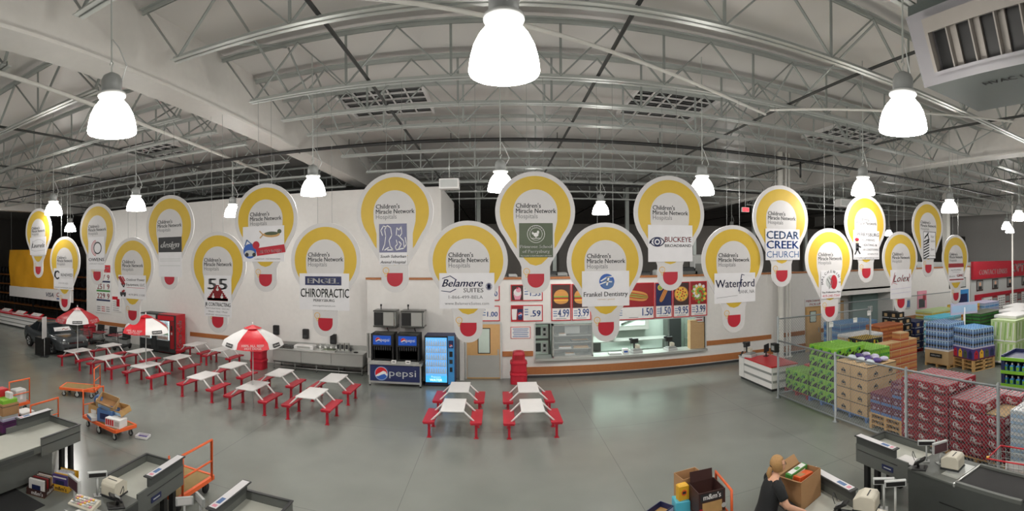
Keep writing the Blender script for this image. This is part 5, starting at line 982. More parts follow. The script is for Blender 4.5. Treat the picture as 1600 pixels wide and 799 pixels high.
for i, (x, z, lb) in enumerate(((11.15, 2.2, 'at its left post'), (12.35, 2.25, 'in its middle'), (13.1, 2.45, 'at its right post'))): tag(B().box(-.1, .1, -.008, 0, -.09, .09, 'white').box(-.08, .08, -.01, -.008, .02, .06, 'light_grey').build('tag_plate', None, (x, 13.165, z)), 'white tag plate on the mesh gate %s' % lb, 'tag')
# ---------------------------------------------------------------- pallets
def pallet(x, y, L, Wd, label, m='wood', h=.14, rz=0):
    r = empty('pallet', (x, y, 0), rz, label, 'pallet'); b = B(); n = 6
    for i in range(n): u = -L/2+.05+(L-.1)*i/(n-1); b.box(u-.05, u+.05, -Wd/2, Wd/2, h-.022, h, m)
    b.build('deck_boards', r)
    for v in (-Wd/2+.05, 0, Wd/2-.05): B().box(-L/2, L/2, v-.045, v+.045, h-.045, h-.022, m).box(-L/2, -L/2+.12, v-.045, v+.045, .02, h-.045, m).box(-.06, .06, v-.045, v+.045, .02, h-.045, m).box(L/2-.12, L/2, v-.045, v+.045, .02, h-.045, m).box(-L/2, L/2, v-.045, v+.045, 0, .02, m).build('stringer', r)
    return r
def up(o, z): o.location[2] = z; return o
# ---------------------------------------------------------------- cases of drinks; one object each, faces toward the viewer dressed
def case(dx, dy, dz, m, deco=None, tray=None, g=.006):
    b = B().tbox(-dx/2+g, dx/2-g, -dy/2+g, dy/2-g, .001, dz-.004, m, .008)
    if tray: b.box(-dx/2+g*.5, dx/2-g*.5, -dy/2+g*.5, dy/2-g*.5, .001, dz*tray[1], tray[0])
    for T, wd in ((SIDE(-dx/2+g*.5-.001, 0, 0, -1), dy), (FRONT(0, -dy/2+g*.5-.001, 0), dx)):
        if deco: deco(b, T, wd-.03, dz-.02)
    return b
TIER = ['bottom', 'second', 'third', 'fourth', 'fifth', 'sixth', 'seventh', 'eighth']
def stack(name, what, grp, x0, y0, nx, ny, nz, dx, dy, dz, z0, builder, keep=None, cat='drink case', rz=0):
    md = None; c, s = math.cos(rz), math.sin(rz)
    for k in range(nz):
        for j in range(ny):
            for i in range(nx):
                if keep and not keep(i, j, k): continue
                if not (i == 0 or j == 0 or k == nz-1 or (keep and not keep(i, j, k+1))): continue
                if md is None: o = builder().build(name); md = o.data
                else: o = bpy.data.objects.new(name, md); COL.objects.link(o)
                u, v = (i+.5)*dx, (j+.5)*dy; o.location = (x0+c*u-s*v, y0+s*u+c*v, z0+k*(dz+.007)+.001); o.rotation_euler = (0, 0, rz)
                tag(o, '%s, %s tier, %s from front, %s row' % (what, TIER[k], ORD[j], ORD[i]), cat, grp)
def d_green(b, T, w, h):
    b.flat([(-w*.2, h*.04), (w*.46, h*.04), (w*.5, h*.6), (w*.2, h*.42)], .003, 'black', T).flat([(-w*.5, h*.0), (-w*.3, h*.0), (-w*.42, h*.45), (-w*.5, h*.5)], .003, 'charcoal', T).flat([(-w*.45, h*.55), (-w*.15, h*.92), (w*.2, h*.92), (-w*.1, h*.6)], .003, 'green', T).flat(circ(h*.13, 10, w*.05, h*.68), .004, 'black', T).line([(-w*.4, h*.2), (-w*.2, h*.5)], .04, .004, 'black', T)
def d_kraft(b, T, w, h):
    b.rect(-w*.05, w*.22, h*.12, h*.42, .003, 'ink', T).rect(-w*.03, w*.18, h*.16, h*.24, .004, 'wood', T).line([(w*.02, h*.42), (w*.08, h*.55), (w*.14, h*.42)], .02, .003, 'ink', T)
    for q in range(3): b.line([(-w*.45+q*.03, h*.75), (-w*.4+q*.03, h*.85)], .012, .003, 'wood', T)
    b.line([(-w*.5, h*.98), (w*.5, h*.98)], .02, .003, 'ink', T)
def d_red(b, T, w, h):
    b.text('Dr', h*.62, 'white', T, -w*.14, h*.48, .004, bold=.05, shear=.2).text('Pepper', h*.36, 'white', T, w*.06, h*.32, .004, shear=.25, bold=.03).flat(circ(h*.13, 9, w*.36, h*.62), .003, 'maroon', T).line([(-w*.48, h*.3), (-w*.3, h*.85)], .02, .003, 'maroon', T)
    for q in range(6): b.rect(-w*.46+q*w*.155, -w*.36+q*w*.155, h*.0, h*.22, .005, 'black' if q % 2 else 'brown', T)
def d_purple(b, T, w, h): b.text('Dr', h*.4, 'light_lilac', T, -w*.1, h*.45, .004, bold=.02, shear=.2).flat(circ(h*.1, 8, w*.3, h*.6), .003, 'light_lilac', T).rect(-w*.5, w*.5, 0, h*.3, .003, 'dim_blue', T).line([(-w*.4, h*.9), (w*.4, h*.85)], .02, .003, 'grape', T)
def d_cans(m1, m2, n=6):
    def f(b, T, w, h):
        for q in range(n): u = -w/2+w*(q+.5)/n; b.rect(u-w*.38/n, u+w*.38/n, h*.08, h*.92, .003, m1, T).rect(u-w*.3/n, u+w*.3/n, h*.35, h*.65, .005, m2, T)
    return f
def d_bottles(body, cap, n=6):
    def f(b, T, w, h):
        for q in range(n):
            u = -w/2+w*(q+.5)/n; k = w*.42/n; b.flat([(u-k, .01), (u+k, .01), (u+k, h*.62), (u+k*.4, h*.82), (u-k*.4, h*.82), (u-k, h*.62)], .004, body, T).rect(u-k*.4, u+k*.4, h*.82, h*.96, .004, cap, T).rect(u-k*.9, u+k*.9, h*.25, h*.5, .006, cap, T)
    return f
def d_energy(b, T, w, h): b.rect(-w*.25, w*.25, h*.1, h*.9, .003, 'black', T).line([(-w*.1, h*.8), (w*.05, h*.5), (-w*.05, h*.5), (w*.1, h*.2)], .04, .004, 'lime', T).rect(-w*.48, -w*.3, h*.1, h*.9, .003, 'yellow', T)
def d_black(b, T, w, h): b.rect(-w*.2, w*.2, h*.3, h*.8, .003, 'kraft', T).rect(-w*.46, w*.46, h*.05, h*.15, .003, 'light_grey', T)
def tops(m, n, dx, dy, dz, r, b):      # caps or can tops showing above an open case
    for i in range(n):
        for j in range(n): b.lathe([(r, 0), (r*.9, .012)], m, (-dx/2+dx*(i+.5)/n, -dy/2+dy*(j+.5)/n, dz-.006), 7)
    return b
def pal(x0, y0, nx, ny, dx, dy, lb, m='dim_blue', z=0): return up(pallet(x0+nx*dx/2, y0+ny*dy/2, nx*dx+.06, ny*dy+.06, lb, m), z)
stack('soda_case', 'lime green soda case in low fenced stack', 'low green stack', 9.4, 12.3, 2, 3, 2, .38, .42, .33, .14, lambda: tops('leaf', 3, .38, .42, .33, .05, case(.38, .42, .33, 'lime', d_green)))
pal(9.4, 12.3, 2, 3, .38, .42, 'dark red pallet under the low green stack', 'deep_red')
stack('soda_case', 'lime green soda case in tall fenced stack', 'tall green stack', 9.4, 10.95, 3, 3, 5, .42, .42, .335, .14, lambda: tops('leaf', 3, .42, .42, .335, .055, case(.42, .42, .335, 'lime', d_green)))
pal(9.4, 10.95, 3, 3, .42, .42, 'blue pallet under the tall green stack')
stack('chip_carton', 'kraft carton with dark badge', 'kraft cartons by the fence', 9.32, 9.46, 2, 2, 4, .62, .7, .35, .14, lambda: case(.62, .7, .35, 'kraft', d_kraft), cat='carton')
pal(9.32, 9.46, 2, 2, .62, .7, 'blue pallet under the kraft cartons')
for i in range(9):
    x, y = 9.62+.3*(i % 3)+.04*(i//3), 9.65+.42*(i//3); b = B().lathe([(.001, 0), (.13, .02), (.15, .07), (.1, .13), (.001, .15)], ('shrink', 'purple', 'light_lilac')[i % 3], n=7, smooth=False); goods(b, 'snack_bag', 'crumpled foil snack bag on the kraft cartons, %s row and %s from the fence' % (ORD[i//3], ORD[i % 3]), x, y, 1.572, i, (.1, .1), 'snack bag', 'foil bags on the kraft cartons')
for k in range(3): up(pallet(9.72, 8.58, 1.2, 1.2, 'light wooden pallet under the maroon cases, %s of three' % ('lowest', 'middle', 'topmost')[k]), k*.141)
stack('soda_case', 'maroon soda case on the wooden pallets', 'maroon soda cases', 9.16, 7.98, 3, 3, 3, .4, .4, .27, .425, lambda: case(.4, .4, .27, 'maroon', d_purple), keep=lambda i, j, k: k < 2 or (k == 2 and j == 0) or (k == 2 and j == 1 and i > 0))
stack('soda_case', 'red soda case in tall red stack', 'tall red stack', 8.98, 6.45, 3, 3, 6, .42, .48, .245, .14, lambda: tops('wire_grey', 4, .42, .48, .245, .035, case(.42, .48, .245, 'case_red', d_red)), keep=lambda i, j, k: k < 6)
pal(8.98, 6.45, 3, 3, .42, .48, 'wooden pallet under the tall red stack', 'wood')
stack('soda_case', 'red soda case in nearer red stack', 'nearer red stack', 8.98, 4.95, 3, 3, 6, .42, .48, .245, .14, lambda: tops('wire_grey', 4, .42, .48, .245, .035, case(.42, .48, .245, 'case_red', d_red)), keep=lambda i, j, k: k < 4 or (k == 4 and (j > 0 or i > 1)) )
pal(8.98, 4.95, 3, 3, .42, .48, 'wooden pallet under the nearer red stack', 'wood')
tag(B().box(-.35, .6, -.24, .24, 0, .012, 'kraft').build('slip_sheet', None, (9.4, 5.19, 1.158)), 'bare kraft slip sheet on the nearer red stack', 'slip sheet')
stack('water_pack', 'white shrink-wrapped bottle pack at right edge', 'white bottle packs', 9.0, 3.55, 2, 3, 4, .5, .42, .3, .14, lambda: tops('white', 5, .5, .42, .3, .035, case(.5, .42, .3, 'shrink', d_bottles('pale_blue', 'white', 5))))
pal(9.0, 3.55, 2, 3, .5, .42, 'blue pallet under the white bottle packs')
# second row
stack('water_pack', 'green-capped water pack', 'green-capped packs', 10.95, 11.0, 2, 3, 4, .5, .45, .36, .14, lambda: tops('lime', 4, .5, .45, .36, .04, case(.5, .45, .36, 'leaf', d_bottles('lime', 'green', 4)))); pal(10.95, 11.0, 2, 3, .5, .45, 'blue pallet under the green-capped packs')
stack('energy_case', 'black and yellow energy drink case', 'energy drink cases', 11.95, 12.3, 2, 2, 4, .5, .42, .37, .14, lambda: tops('yellow', 4, .5, .42, .37, .03, case(.5, .42, .37, 'charcoal', d_energy))); pal(11.95, 12.3, 2, 2, .5, .42, 'blue pallet under the energy drink cases')
stack('can_case', 'tan and copper can case', 'copper can cases', 12.05, 11.45, 4, 1, 6, .48, .42, .28, .14, lambda: case(.48, .42, .28, 'kraft', d_cans('can_orange', 'bun', 6), ('red', .14)), keep=lambda i, j, k: k < 5 or i == 2); pal(12.05, 11.45, 4, 1, .48, .42, 'red pallet under the copper can cases', 'deep_red')
stack('water_pack', 'pale bottle pack behind the copper cans', 'pale packs behind the cans', 12.6, 13.5, 3, 2, 4, .55, .5, .34, .14, lambda: tops('white', 5, .55, .5, .34, .04, case(.55, .5, .34, 'shrink', d_bottles('kraft', 'white', 6)))); pal(12.6, 13.5, 3, 2, .55, .5, 'blue pallet under the pale packs')
stack('water_pack', 'blue water pack behind the mesh gate', 'blue water packs', 14.1, 16.0, 4, 2, 4, .6, .6, .36, .14, lambda: tops('sky_blue', 5, .6, .6, .36, .045, case(.6, .6, .36, 'pale_blue', d_bottles('sky_blue', 'blue', 6)))); pal(14.1, 16.0, 4, 2, .6, .6, 'blue pallet under the blue water packs')
stack('can_case', 'dark copper can case', 'dark copper cases', 14.6, 14.0, 3, 2, 5, .5, .45, .3, .14, lambda: case(.5, .45, .3, 'can_orange', d_cans('amber_glass', 'bun', 6))); pal(14.6, 14.0, 3, 2, .5, .45, 'blue pallet under the dark copper cases')
stack('snack_carton', 'black snack carton', 'black cartons', 16.5, 14.7, 2, 2, 6, .5, .5, .31, .14, lambda: case(.5, .5, .31, 'black', d_black), keep=lambda i, j, k: k < 5 or i == 0, cat='carton'); pal(16.5, 14.7, 2, 2, .5, .5, 'red pallet under the black cartons', 'deep_red')
stack('snack_carton', 'navy snack carton', 'navy cartons', 17.65, 14.6, 2, 2, 4, .5, .5, .33, .14, lambda: case(.5, .5, .33, 'navy', d_black), cat='carton'); pal(17.65, 14.6, 2, 2, .5, .5, 'red pallet under the navy cartons', 'deep_red')
stack('juice_pack', 'pale green juice pack', 'pale green packs', 18.9, 14.5, 4, 2, 5, .55, .55, .34, .14, lambda: case(.55, .55, .34, 'pale_green', d_bottles('yellow', 'white', 6))); pal(18.9, 14.5, 4, 2, .55, .55, 'grey pallet under the pale green packs', 'grey')
stack('yellow_carton', 'yellow carton', 'yellow cartons', 21.3, 14.2, 3, 2, 5, .55, .55, .36, .14, lambda: case(.55, .55, .36, 'yellow', d_cans('cheese', 'sauce', 3)), cat='carton'); pal(21.3, 14.2, 3, 2, .55, .55, 'grey pallet under the yellow cartons', 'grey')
stack('water_pack', 'lilac water pack', 'lilac packs', 23.2, 14.0, 3, 2, 5, .55, .55, .36, .14, lambda: case(.55, .55, .36, 'light_lilac', d_bottles('pale_blue', 'sky_blue', 5))); pal(23.2, 14.0, 3, 2, .55, .55, 'grey pallet under the lilac packs', 'grey')
stack('teal_pack', 'teal wrapped bottle pack', 'teal packs', 17.2, 12.7, 3, 2, 5, .55, .5, .34, .14, lambda: tops('cyan', 4, .55, .5, .34, .05, case(.55, .5, .34, 'cyan', d_bottles('teal_wall', 'white', 5)))); pal(17.2, 12.7, 3, 2, .55, .5, 'grey pallet under the teal packs', 'grey')
stack('soda_case', 'dark green soda case', 'dark green cases', 19.8, 12.2, 4, 2, 5, .55, .5, .33, .14, lambda: case(.55, .5, .33, 'olive', d_cans('green', 'charcoal', 5))); pal(19.8, 12.2, 4, 2, .55, .5, 'grey pallet under the dark green cases', 'grey')
# island pallets on the open floor
pal(15.95, 11.4, 2, 2, .6, .6, 'wooden pallet under the tan crate at the island', 'wood')
r = empty('display_bin', (16.55, 12.0, .141), 0, 'tan wooden bin with a black name plate holding blue packs', 'bin'); B().box(-.62, .62, -.62, .62, 0, .62, 'kraft').box(-.63, .63, -.63, .63, .56, .62, 'white').build('body', r); b = B().box(-.64, -.62, -.28, .34, .26, .42, 'black').text('KIRKLAND', .1, 'white', SIDE(-.641, .03, .31, -1), 0, 0, .002, bold=.02, width=.5); b.build('name_plate', r)
def d_blue(b, T, w, h): b.rect(-w*.5, w*.5, 0, h*.35, .003, 'white', T); d_bottles('dim_blue', 'charcoal', 4)(b, T, w, h)
stack('blue_pack', 'blue bottle pack in the tan bin', 'packs in the tan bin', 15.95, 11.4, 2, 2, 3, .6, .6, .36, .765, lambda: tops('dim_blue', 4, .6, .6, .36, .05, case(.6, .6, .36, 'pale_blue', d_blue)))
for k in range(3): up(pallet(16.75, 10.66, 1.25, 1.25, 'wooden pallet under the birdhouse box, %s of three' % ('lowest', 'middle', 'topmost')[k], 'wood', .15, -.25), k*.151)
r = empty('birdhouse_box', (16.75, 10.66, .455), -.25, 'display box printed with colourful birdhouse fronts on three pallets', 'display box'); B().box(-.62, .62, -.62, .62, 0, .5, 'purple').box(-.63, .63, -.63, .63, .46, .5, 'light_lilac').box(-.63, .63, -.63, .63, 0, .05, 'maroon').build('body', r)
b = B()
for T in (SIDE(-.622, 0, 0, -1), FRONT(0, -.622, 0)):
    for i, m in enumerate(('red', 'gold', 'olive', 'navy')): u = -.45+i*.3; b.flat([(u-.11, .06), (u+.11, .06), (u+.11, .3), (u, .42), (u-.11, .3)], .004, m, T).flat(circ(.03, 8, u, .26), .006, 'black', T)
b.build('printed_houses', r)
stack('blue_pack', 'blue bottle pack on the birdhouse box', 'packs on the birdhouse box', 16.0, 10.22, 2, 2, 2, .6, .6, .38, .96, lambda: tops('sky_blue', 4, .6, .6, .38, .055, case(.6, .6, .38, 'pale_blue', d_blue)), rz=-.25)
stack('towel_pack', 'tall white-green wrapped pack', 'white-green wrapped packs', 17.55, 9.1, 3, 2, 2, .6, .6, .9, .14, lambda: case(.6, .6, .9, 'pale_green', lambda b, T, w, h: [b.line([(-w*.4+.13*q, h*.05+.1*(q % 3)), (-w*.3+.13*q, h*.9)], .04, .003, 'white' if q % 2 else 'leaf', T) for q in range(4)], ('white', .06)), cat='wrapped pack'); pal(17.55, 9.1, 3, 2, .6, .6, 'grey pallet under the white-green packs', 'grey')
for i in range(3): tag(B().tbox(-.9, .9, -.55, .55, 0, .12, 'white', .02).box(-.85, .85, -.56, -.55, .02, .06, 'light_grey').build('foam_sheet', None, (19.0+i*1.7, 9.9+.75*i, 1.95), i*.05), 'white foam sheet on the far island stacks, %s from the viewer' % ORD[i], 'foam sheet', 'white foam sheets'); stack('grey_pack', 'grey bottle pack under foam, %s group' % ORD[i], 'grey packs', 18.4+i*1.9, 9.5+.75*i+.5*(i == 0)+.0, 2, 1, 5, .6, .6, .36, .14, lambda: case(.6, .6, .36, 'grey', d_bottles('stainless_dark', 'charcoal', 5))) if i else None
pal(19.9, 10.5, 2, 1, .6, .6, 'grey pallet under the nearer grey packs', 'grey') ; pal(22.2, 11.0, 2, 1, .6, .6, 'grey pallet under the farther grey packs', 'grey')
r = empty('price_sign', (17.45, 11.6, 0), -.3, 'white sign board on a white post among the island pallets', 'sign stand'); B().tube([(0, 0, 0), (0, 0, 2.4)], .05, 'white', 8).build('post', r); B().box(-.75, .75, -.03, .03, 2.1, 2.62, 'light_lilac').box(-.7, .7, -.035, -.03, 2.2, 2.5, 'pale_blue').build('board', r)
r = empty('bottle_shelf', (13.9, 6.9, 0), .1, 'shelf of blue-green bottles with lime shelf edges at the right edge', 'shelf'); B().box(-.6, .6, .5, .56, 0, 1.5, 'navy').box(.55, .6, -.6, .5, 0, 1.5, 'navy').box(-.6, -.57, .44, .5, 0, 1.5, 'navy').box(-.6, -.57, -.6, -.57, 0, 1.4, 'navy').build('frame', r)
for k in range(4): B().box(-.56, .6, -.6, .5, .1+k*.42, .14+k*.42, 'navy').box(-.62, .62, -.64, -.6, .08+k*.42, .18+k*.42, 'lime').box(-.64, -.6, -.62, .56, .08+k*.42, .18+k*.42, 'lime').build('shelf', r)
bm_ = B().tbox(-.075, .075, -.06, .06, 0, .2, 'sky_blue', .03).lathe([(.03, .2), (.03, .26)], 'white', n=8).rect(-.05, .05, .04, .15, .062, 'green', FRONT()).rect(-.05, .05, .04, .15, .002, 'lime', SIDE(-.076, 0, 0, -1)); md = None
for k in range(3):
    for j in range(5):
        for i in range(4):
            if i and j: continue
            if md is None: o = bm_.build('detergent_bottle'); md = o.data
            else: o = bpy.data.objects.new('detergent_bottle', md); COL.objects.link(o)
            o.location = (13.48+i*.24-.02*j, 6.45+.21*j+.02*i, .141+k*.42+.001); o.rotation_euler = (0, 0, .1); tag(o, 'blue and green bottle on the %s lime-edged shelf' % TIER[k], 'bottle', 'bottles on the %s lime-edged shelf' % TIER[k])
# ---------------------------------------------------------------- eyewear shop at far right
OX = 28.7
b = B().box(OX, 46, WY, WY+.2, 0, 4.2, 'light_grey').box(OX, OX+.2, WY+.2, WY+5, 0, 4.2, 'light_grey'); struct(b, 'wall_right_front')
tag(B().box(OX, 45.9, WY-.25, WY-.02, 2.95, 4.25, 'red').text('CONTACT LENSES', .55, 'white', FRONT(0, WY-.252, 0), 31.6, 3.25, .004, width=4.3, bold=.015).text('OPTICAL', 1.0, 'white', FRONT(0, WY-.252, 0), 36.9, 3.3, .004, width=4.3, bold=.02).build('shop_sign'), 'long red shop sign reading CONTACT LENSES and OPTICAL', 'sign')
for i, x in enumerate((29.9, 32.2, 34.6, 37.3, 40.2)): tag(B().box(x-.45, x+.45, WY-.04, WY-.005, 2.05, 2.85, 'brown').box(x-.38, x+.38, WY-.05, WY-.04, 2.15, 2.78, 'grey').flat(circ(.15, 12, x, 2.55), .0, 'skin', FRONT(0, WY-.052, 0)).rect(x-.25, x+.25, 2.16, 2.4, .003, 'ink', FRONT(0, WY-.052, 0)).build('poster'), 'framed portrait poster under the red shop sign, %s from its left end' % ORD[i], 'poster', 'eyewear portrait posters')
r = empty('eyewear_display', (0, WY, 0), 0, 'red framed eyewear display wall with white frame panels', 'display wall'); B().box(29.2, 45.9, -.12, -.005, 1.55, 1.8, 'red').box(29.2, 45.9, -.2, -.005, 0, .35, 'red').box(29.2, 30.0, -.12, -.005, .35, 1.55, 'red').build('frame', r)
for i in range(7):
    x = 31.0+i*2.1; b = B().box(x-.6, x+.6, -.1, -.005, .4, 1.5, 'white').box(x+.62, x+1.45, -.08, -.005, .4, 1.5, 'deep_red').box(x+.7, x+1.35, -.1, -.08, .95, 1.4, 'grey').box(x+.7, x+1.35, -.1, -.08, .42, .85, 'light_grey')
    for k in range(5):
        for q in range(3): b.rect(x-.5+q*.36, x-.24+q*.36, .5+k*.19, .55+k*.19, .002, 'ink', FRONT(0, -.101, 0))
    b.build('frame_panel', r)
tag(B().box(-.75, .75, -.03, 0, 0, 1.7, 'sky_blue').rect(-.6, .6, .8, 1.4, .002, 'navy', FRONT(0, -.03, 0)).rect(-.5, .3, .3, .6, .002, 'white', FRONT(0, -.03, 0)).build('poster', None, (28.6-1.0, WY-.01, .6)), 'tall blue poster left of the red eyewear display', 'poster')
for i, x in enumerate((26.4, 27.6)): tag(B().box(x-.4, x+.4, WY-.04, WY, 2.45, 3.15, 'black').box(x-.34, x+.34, WY-.05, WY-.04, 2.5, 3.1, 'light_grey').build('picture_frame'), 'black picture frame on the pale wall, %s' % (('left one', 'right one beside the shop sign')[i]), 'picture frame')
tag(B().box(22.6, 23.5, WY-.045, WY-.005, 1.4, 2.5, 'pink').box(22.7, 23.3, WY-.05, WY-.04, 1.45, 2.0, 'charcoal').box(23.1, 23.4, WY-.05, WY-.04, 1.9, 2.3, 'red').build('poster'), 'pink and black poster on the wall behind the far fence', 'poster'); tag(B().box(21.5, 21.9, WY-.04, WY, 1.5, 2.1, 'light_grey').box(21.55, 21.85, WY-.05, WY-.04, 1.6, 2.0, 'dim_blue').build('notice'), 'small grey notice on the wall left of the pink poster', 'notice'); tag(B().box(19.5, 19.85, WY+1.15, WY+1.2, 1.4, 1.75, 'white').box(19.55, 19.8, WY+1.14, WY+1.15, 1.45, 1.7, 'light_grey').build('notice'), 'white notice on the grey-green wall', 'notice')
# exit sign
x, z = onY(1165, 328, 17.2); r = empty('exit_sign', (x, 17.2, z), 0, 'small red lit exit sign hung far below the joists', 'exit sign'); B().box(-.17, .17, -.04, .04, -.1, .1, 'white').rect(-.15, .15, -.08, .08, .042, 'exit_red', FRONT()).text('EXIT', .13, 'white', FRONT(0, -.043, -.045), 0, 0, .002, width=.24, bold=.02).build('housing', r); B().tube([(0, 0, .1), (0, 0, 9.5-z)], .012, 'light_grey', 5).build('stem', r)
# ---------------------------------------------------------------- checkout lanes; local +y is the far bagging end, s is the side of the raised ledge
def lane(x, y, s, label, rz=0, wd=.42, nb=.22, tl=1.35):
    r = empty('checkout_counter', (x, y, 0), rz, label, 'checkout counter', 'checkout counters at the front')
    def X(a, b): return (s*a, s*b) if s > 0 else (s*b, s*a)
    W_ = wd
    def bx(b, xa, xb, y0, y1, z0, z1, m): a, c = X(xa, xb); return b.box(a, c, y0, y1, z0, z1, m)
    b = B(); bx(b, -W_+.02, W_-.02, -tl, -.03, .84, .855, 'tray_cream'); b.build('bagging_tray', r)
    b = B(); bx(b, -W_, -W_+.03, -1.2, 0, .62, .99, 'counter_grey'); bx(b, -W_+.03, W_-.03, -.03, 0, .62, .99, 'counter_grey')
    bx(b, -W_-.012, -W_+.035, -1.2, .012, .985, 1.0, 'charcoal'); bx(b, -W_+.03, W_-.03, -.04, .012, .985, 1.0, 'charcoal'); bx(b, -W_-.006, -W_, -1.2, 0, .83, .845, 'charcoal')
    b.build('rim', r)
    b = B(); bx(b, -W_+.02, W_-.03, -tl, -.03, .7, .84, 'counter_grey')
    if tl > 2: bx(b, -W_+.012, -W_+.02, -2.3, -1.4, .72, .8, 'counter_dark'); bx(b, -W_+.15, W_-.1, -tl, -.75, .1, .7, 'counter_grey'); b.build('tray_apron', r)
    b = B(); bx(b, W_-.03, W_, -1.35, 0, .62, .98, 'counter_grey'); bx(b, W_-.045, W_-.0, -1.05, -.02, .98, 1.12, 'counter_dark'); bx(b, W_, W_+.006, -1.1, -.05, .86, .872, 'charcoal'); b.build('ledge_panel', r)
    b = B(); bx(b, W_-.12, W_+.05, -1.06, 0, 1.12, 1.145, 'charcoal'); b.build('ledge', r, bevel=.008)
    b = B(); bx(b, W_-.1, W_+.03, -1.0, -.04, 1.146, 1.149, 'card_white'); bx(b, W_-.07, W_, -.86, -.68, 1.149, 1.151, 'dim_blue'); bx(b, W_-.07, W_, -.97, -.9, 1.149, 1.151, 'pink'); b.build('label_strip', r)
    b = B(); bx(b, W_, W_+.012, -1.0, -.72, .7, .79, 'navy'); bx(b, W_+.012, W_+.015, -.95, -.77, .735, .755, 'light_grey'); b.build('badge', r)
    for yy in (-.22, -.5):
        for xx in (-W_+.1, W_-.1): b = B(); bx(b, xx-.045, xx+.045, yy-.05, yy+.05, 0, .7, 'black'); b.build('leg', r)
    b = B(); N_ = -W_+nb; bx(b, N_, W_, -3.6-tl+1.35, -tl-.01, .04, .88, 'counter_dark'); bx(b, N_+.03, W_-.03, -3.5-tl+1.35, -tl-.05, 0, .04, 'black'); bx(b, W_, W_+.004, -1.25-tl, -.7-tl, .5, .515, 'black'); b.build('body', r)
    b = B(); bx(b, N_-.02, W_+.02, -2.35-tl+1.35, -tl-.01, .88, .91, 'counter_grey'); bx(b, N_-.02, W_+.02, -1.03-tl, -1-tl, .86, .92, 'stainless'); b.build('scanner_deck', r)
    b = B(); bx(b, N_+.15, W_-.18, -.95-tl, -.65-tl, .911, .915, 'glass'); bx(b, N_+.12, W_-.15, -.97-tl, -.63-tl, .909, .912, 'stainless'); b.build('scanner', r)
    b = B(); bx(b, N_+.06, W_-.06, -2.25-tl, -1.03-tl, .88, .9, 'rubber'); bx(b, N_, N_+.06, -2.25-tl, -1.03-tl, .88, .94, 'counter_grey'); bx(b, W_-.06, W_, -2.25-tl, -1.03-tl, .88, .94, 'counter_grey'); b.build('conveyor_belt', r)
    return r
lane(-8.8, 6.75, -1, 'grey checkout counter at the left edge, pale bagging tray, sweets displays beneath', .14, .5, 0, 2.5)
lane(-5.76, 6.75, 1, 'grey checkout counter with beige printer beside the orange stocking cart', .1)
lane(-3.5, 6.6, -1, 'grey checkout counter cut off at the lower edge, right of the stocking cart')
lane(4.5, 6.3, 1, 'checkout counter where the woman in black leans')
lane(6.85, 6.85, -1, 'grey checkout counter along the fence with pin pad and beige printer', 0, .42, 0)
def place(o, loc, rz=0): o.location = loc; o.rotation_euler = (0, 0, rz); return o
def printer(loc, rz, label):
    r = empty('receipt_printer', loc, rz, label, 'printer', 'beige receipt printers')
    P = [(-.17, 0), (.17, 0), (.17, .16), (.06, .22), (-.13, .22), (-.17, .17)]
    B().prism(P, -.14, .14, 'beige', lambda u, v, w: (w, u, v)).build('housing', r, bevel=.012)
    B().box(-.09, .09, -.05, -.03, .221, .224, 'ink').build('paper_slot', r)
    B().box(-.15, .15, -.18, .18, -.025, 0, 'charcoal').build('base', r)
def keyboard(loc, rz, label):
    r = empty('register_keyboard', loc, rz, label, 'keyboard', 'register keyboards')
    B().prism([(-.14, 0), (.14, 0), (.14, .07), (-.14, .03)], -.22, .22, 'beige', lambda u, v, w: (w, u, v)).build('housing', r, bevel=.008)
    b = B()
    for i in range(9):
        for j in range(4): y = -.11+j*.055; b.box(-.19+i*.042, -.155+i*.042, y, y+.042, .036+(y+.14)*.143, .05+(y+.14)*.143, ('white', 'beige', 'cheese', 'light_grey', 'pink')[(i*3+j*2) % 5])
    b.build('keypad', r)
def display(loc, rz, label, h=.35, big=False):
    r = empty('pole_display', loc, rz, label, 'display', 'pole displays on the lanes')
    B().tube([(0, 0, .01), (0, 0, h)], .018, 'light_grey', 8).box(-.06, .06, -.06, .06, 0, .015, 'grey').build('pole', r)
    B().box(-.16, .16, -.03, .03, h, h+(.2 if big else .09), 'light_grey').build('screen_housing', r, bevel=.006)
    B().box(-.14, .14, -.034, -.031, h+.015, h+(.17 if big else .075), 'screen_dark' if big else 'black').build('screen', r)
def pinpad(loc, rz, label):
    r = empty('pin_pad', loc, rz, label, 'pin pad', 'black pin pads on the lanes')
    B().tbox(-.1, .1, -.13, .13, 0, .03, 'black', .01).build('base', r); B().tube([(0, .02, .03), (0, .05, .13)], .025, 'black', 8).build('stand', r)
    B().box(-.07, .07, -.11, .1, .12, .15, 'black', rx=-.5).box(-.05, .05, -.02, .07, .15, .155, 'grey', rx=-.5).build('terminal', r); B().tube([(-.05, .08, .16), (-.05, .12, .26), (0, .12, .3), (.05, .12, .26), (.05, .08, .16)], .006, 'charcoal', 5).build('guard', r)
DZ = .911
printer((-5.6, 5.3, DZ+.026), .15, 'beige receipt printer on the checkout counter beside the stocking cart'); pinpad((-5.3, 5.05, DZ), -.6, 'black pin pad on the counter beside the stocking cart')
keyboard((-5.66, 4.72, DZ), .3, 'register keyboard on the counter beside the stocking cart'); display((-5.74, 5.06, DZ), 1.0, 'slim pole display facing away behind the beige printer', .3); display((-5.78, 4.62, DZ), -.15, 'pole display with a dark red picture screen by the register keyboard', .22, True)
printer((6.9, 4.85, DZ+.026), .2, 'beige receipt printer on the checkout counter along the fence'); pinpad((6.52, 5.3, DZ), .5, 'black pin pad on the checkout counter along the fence')
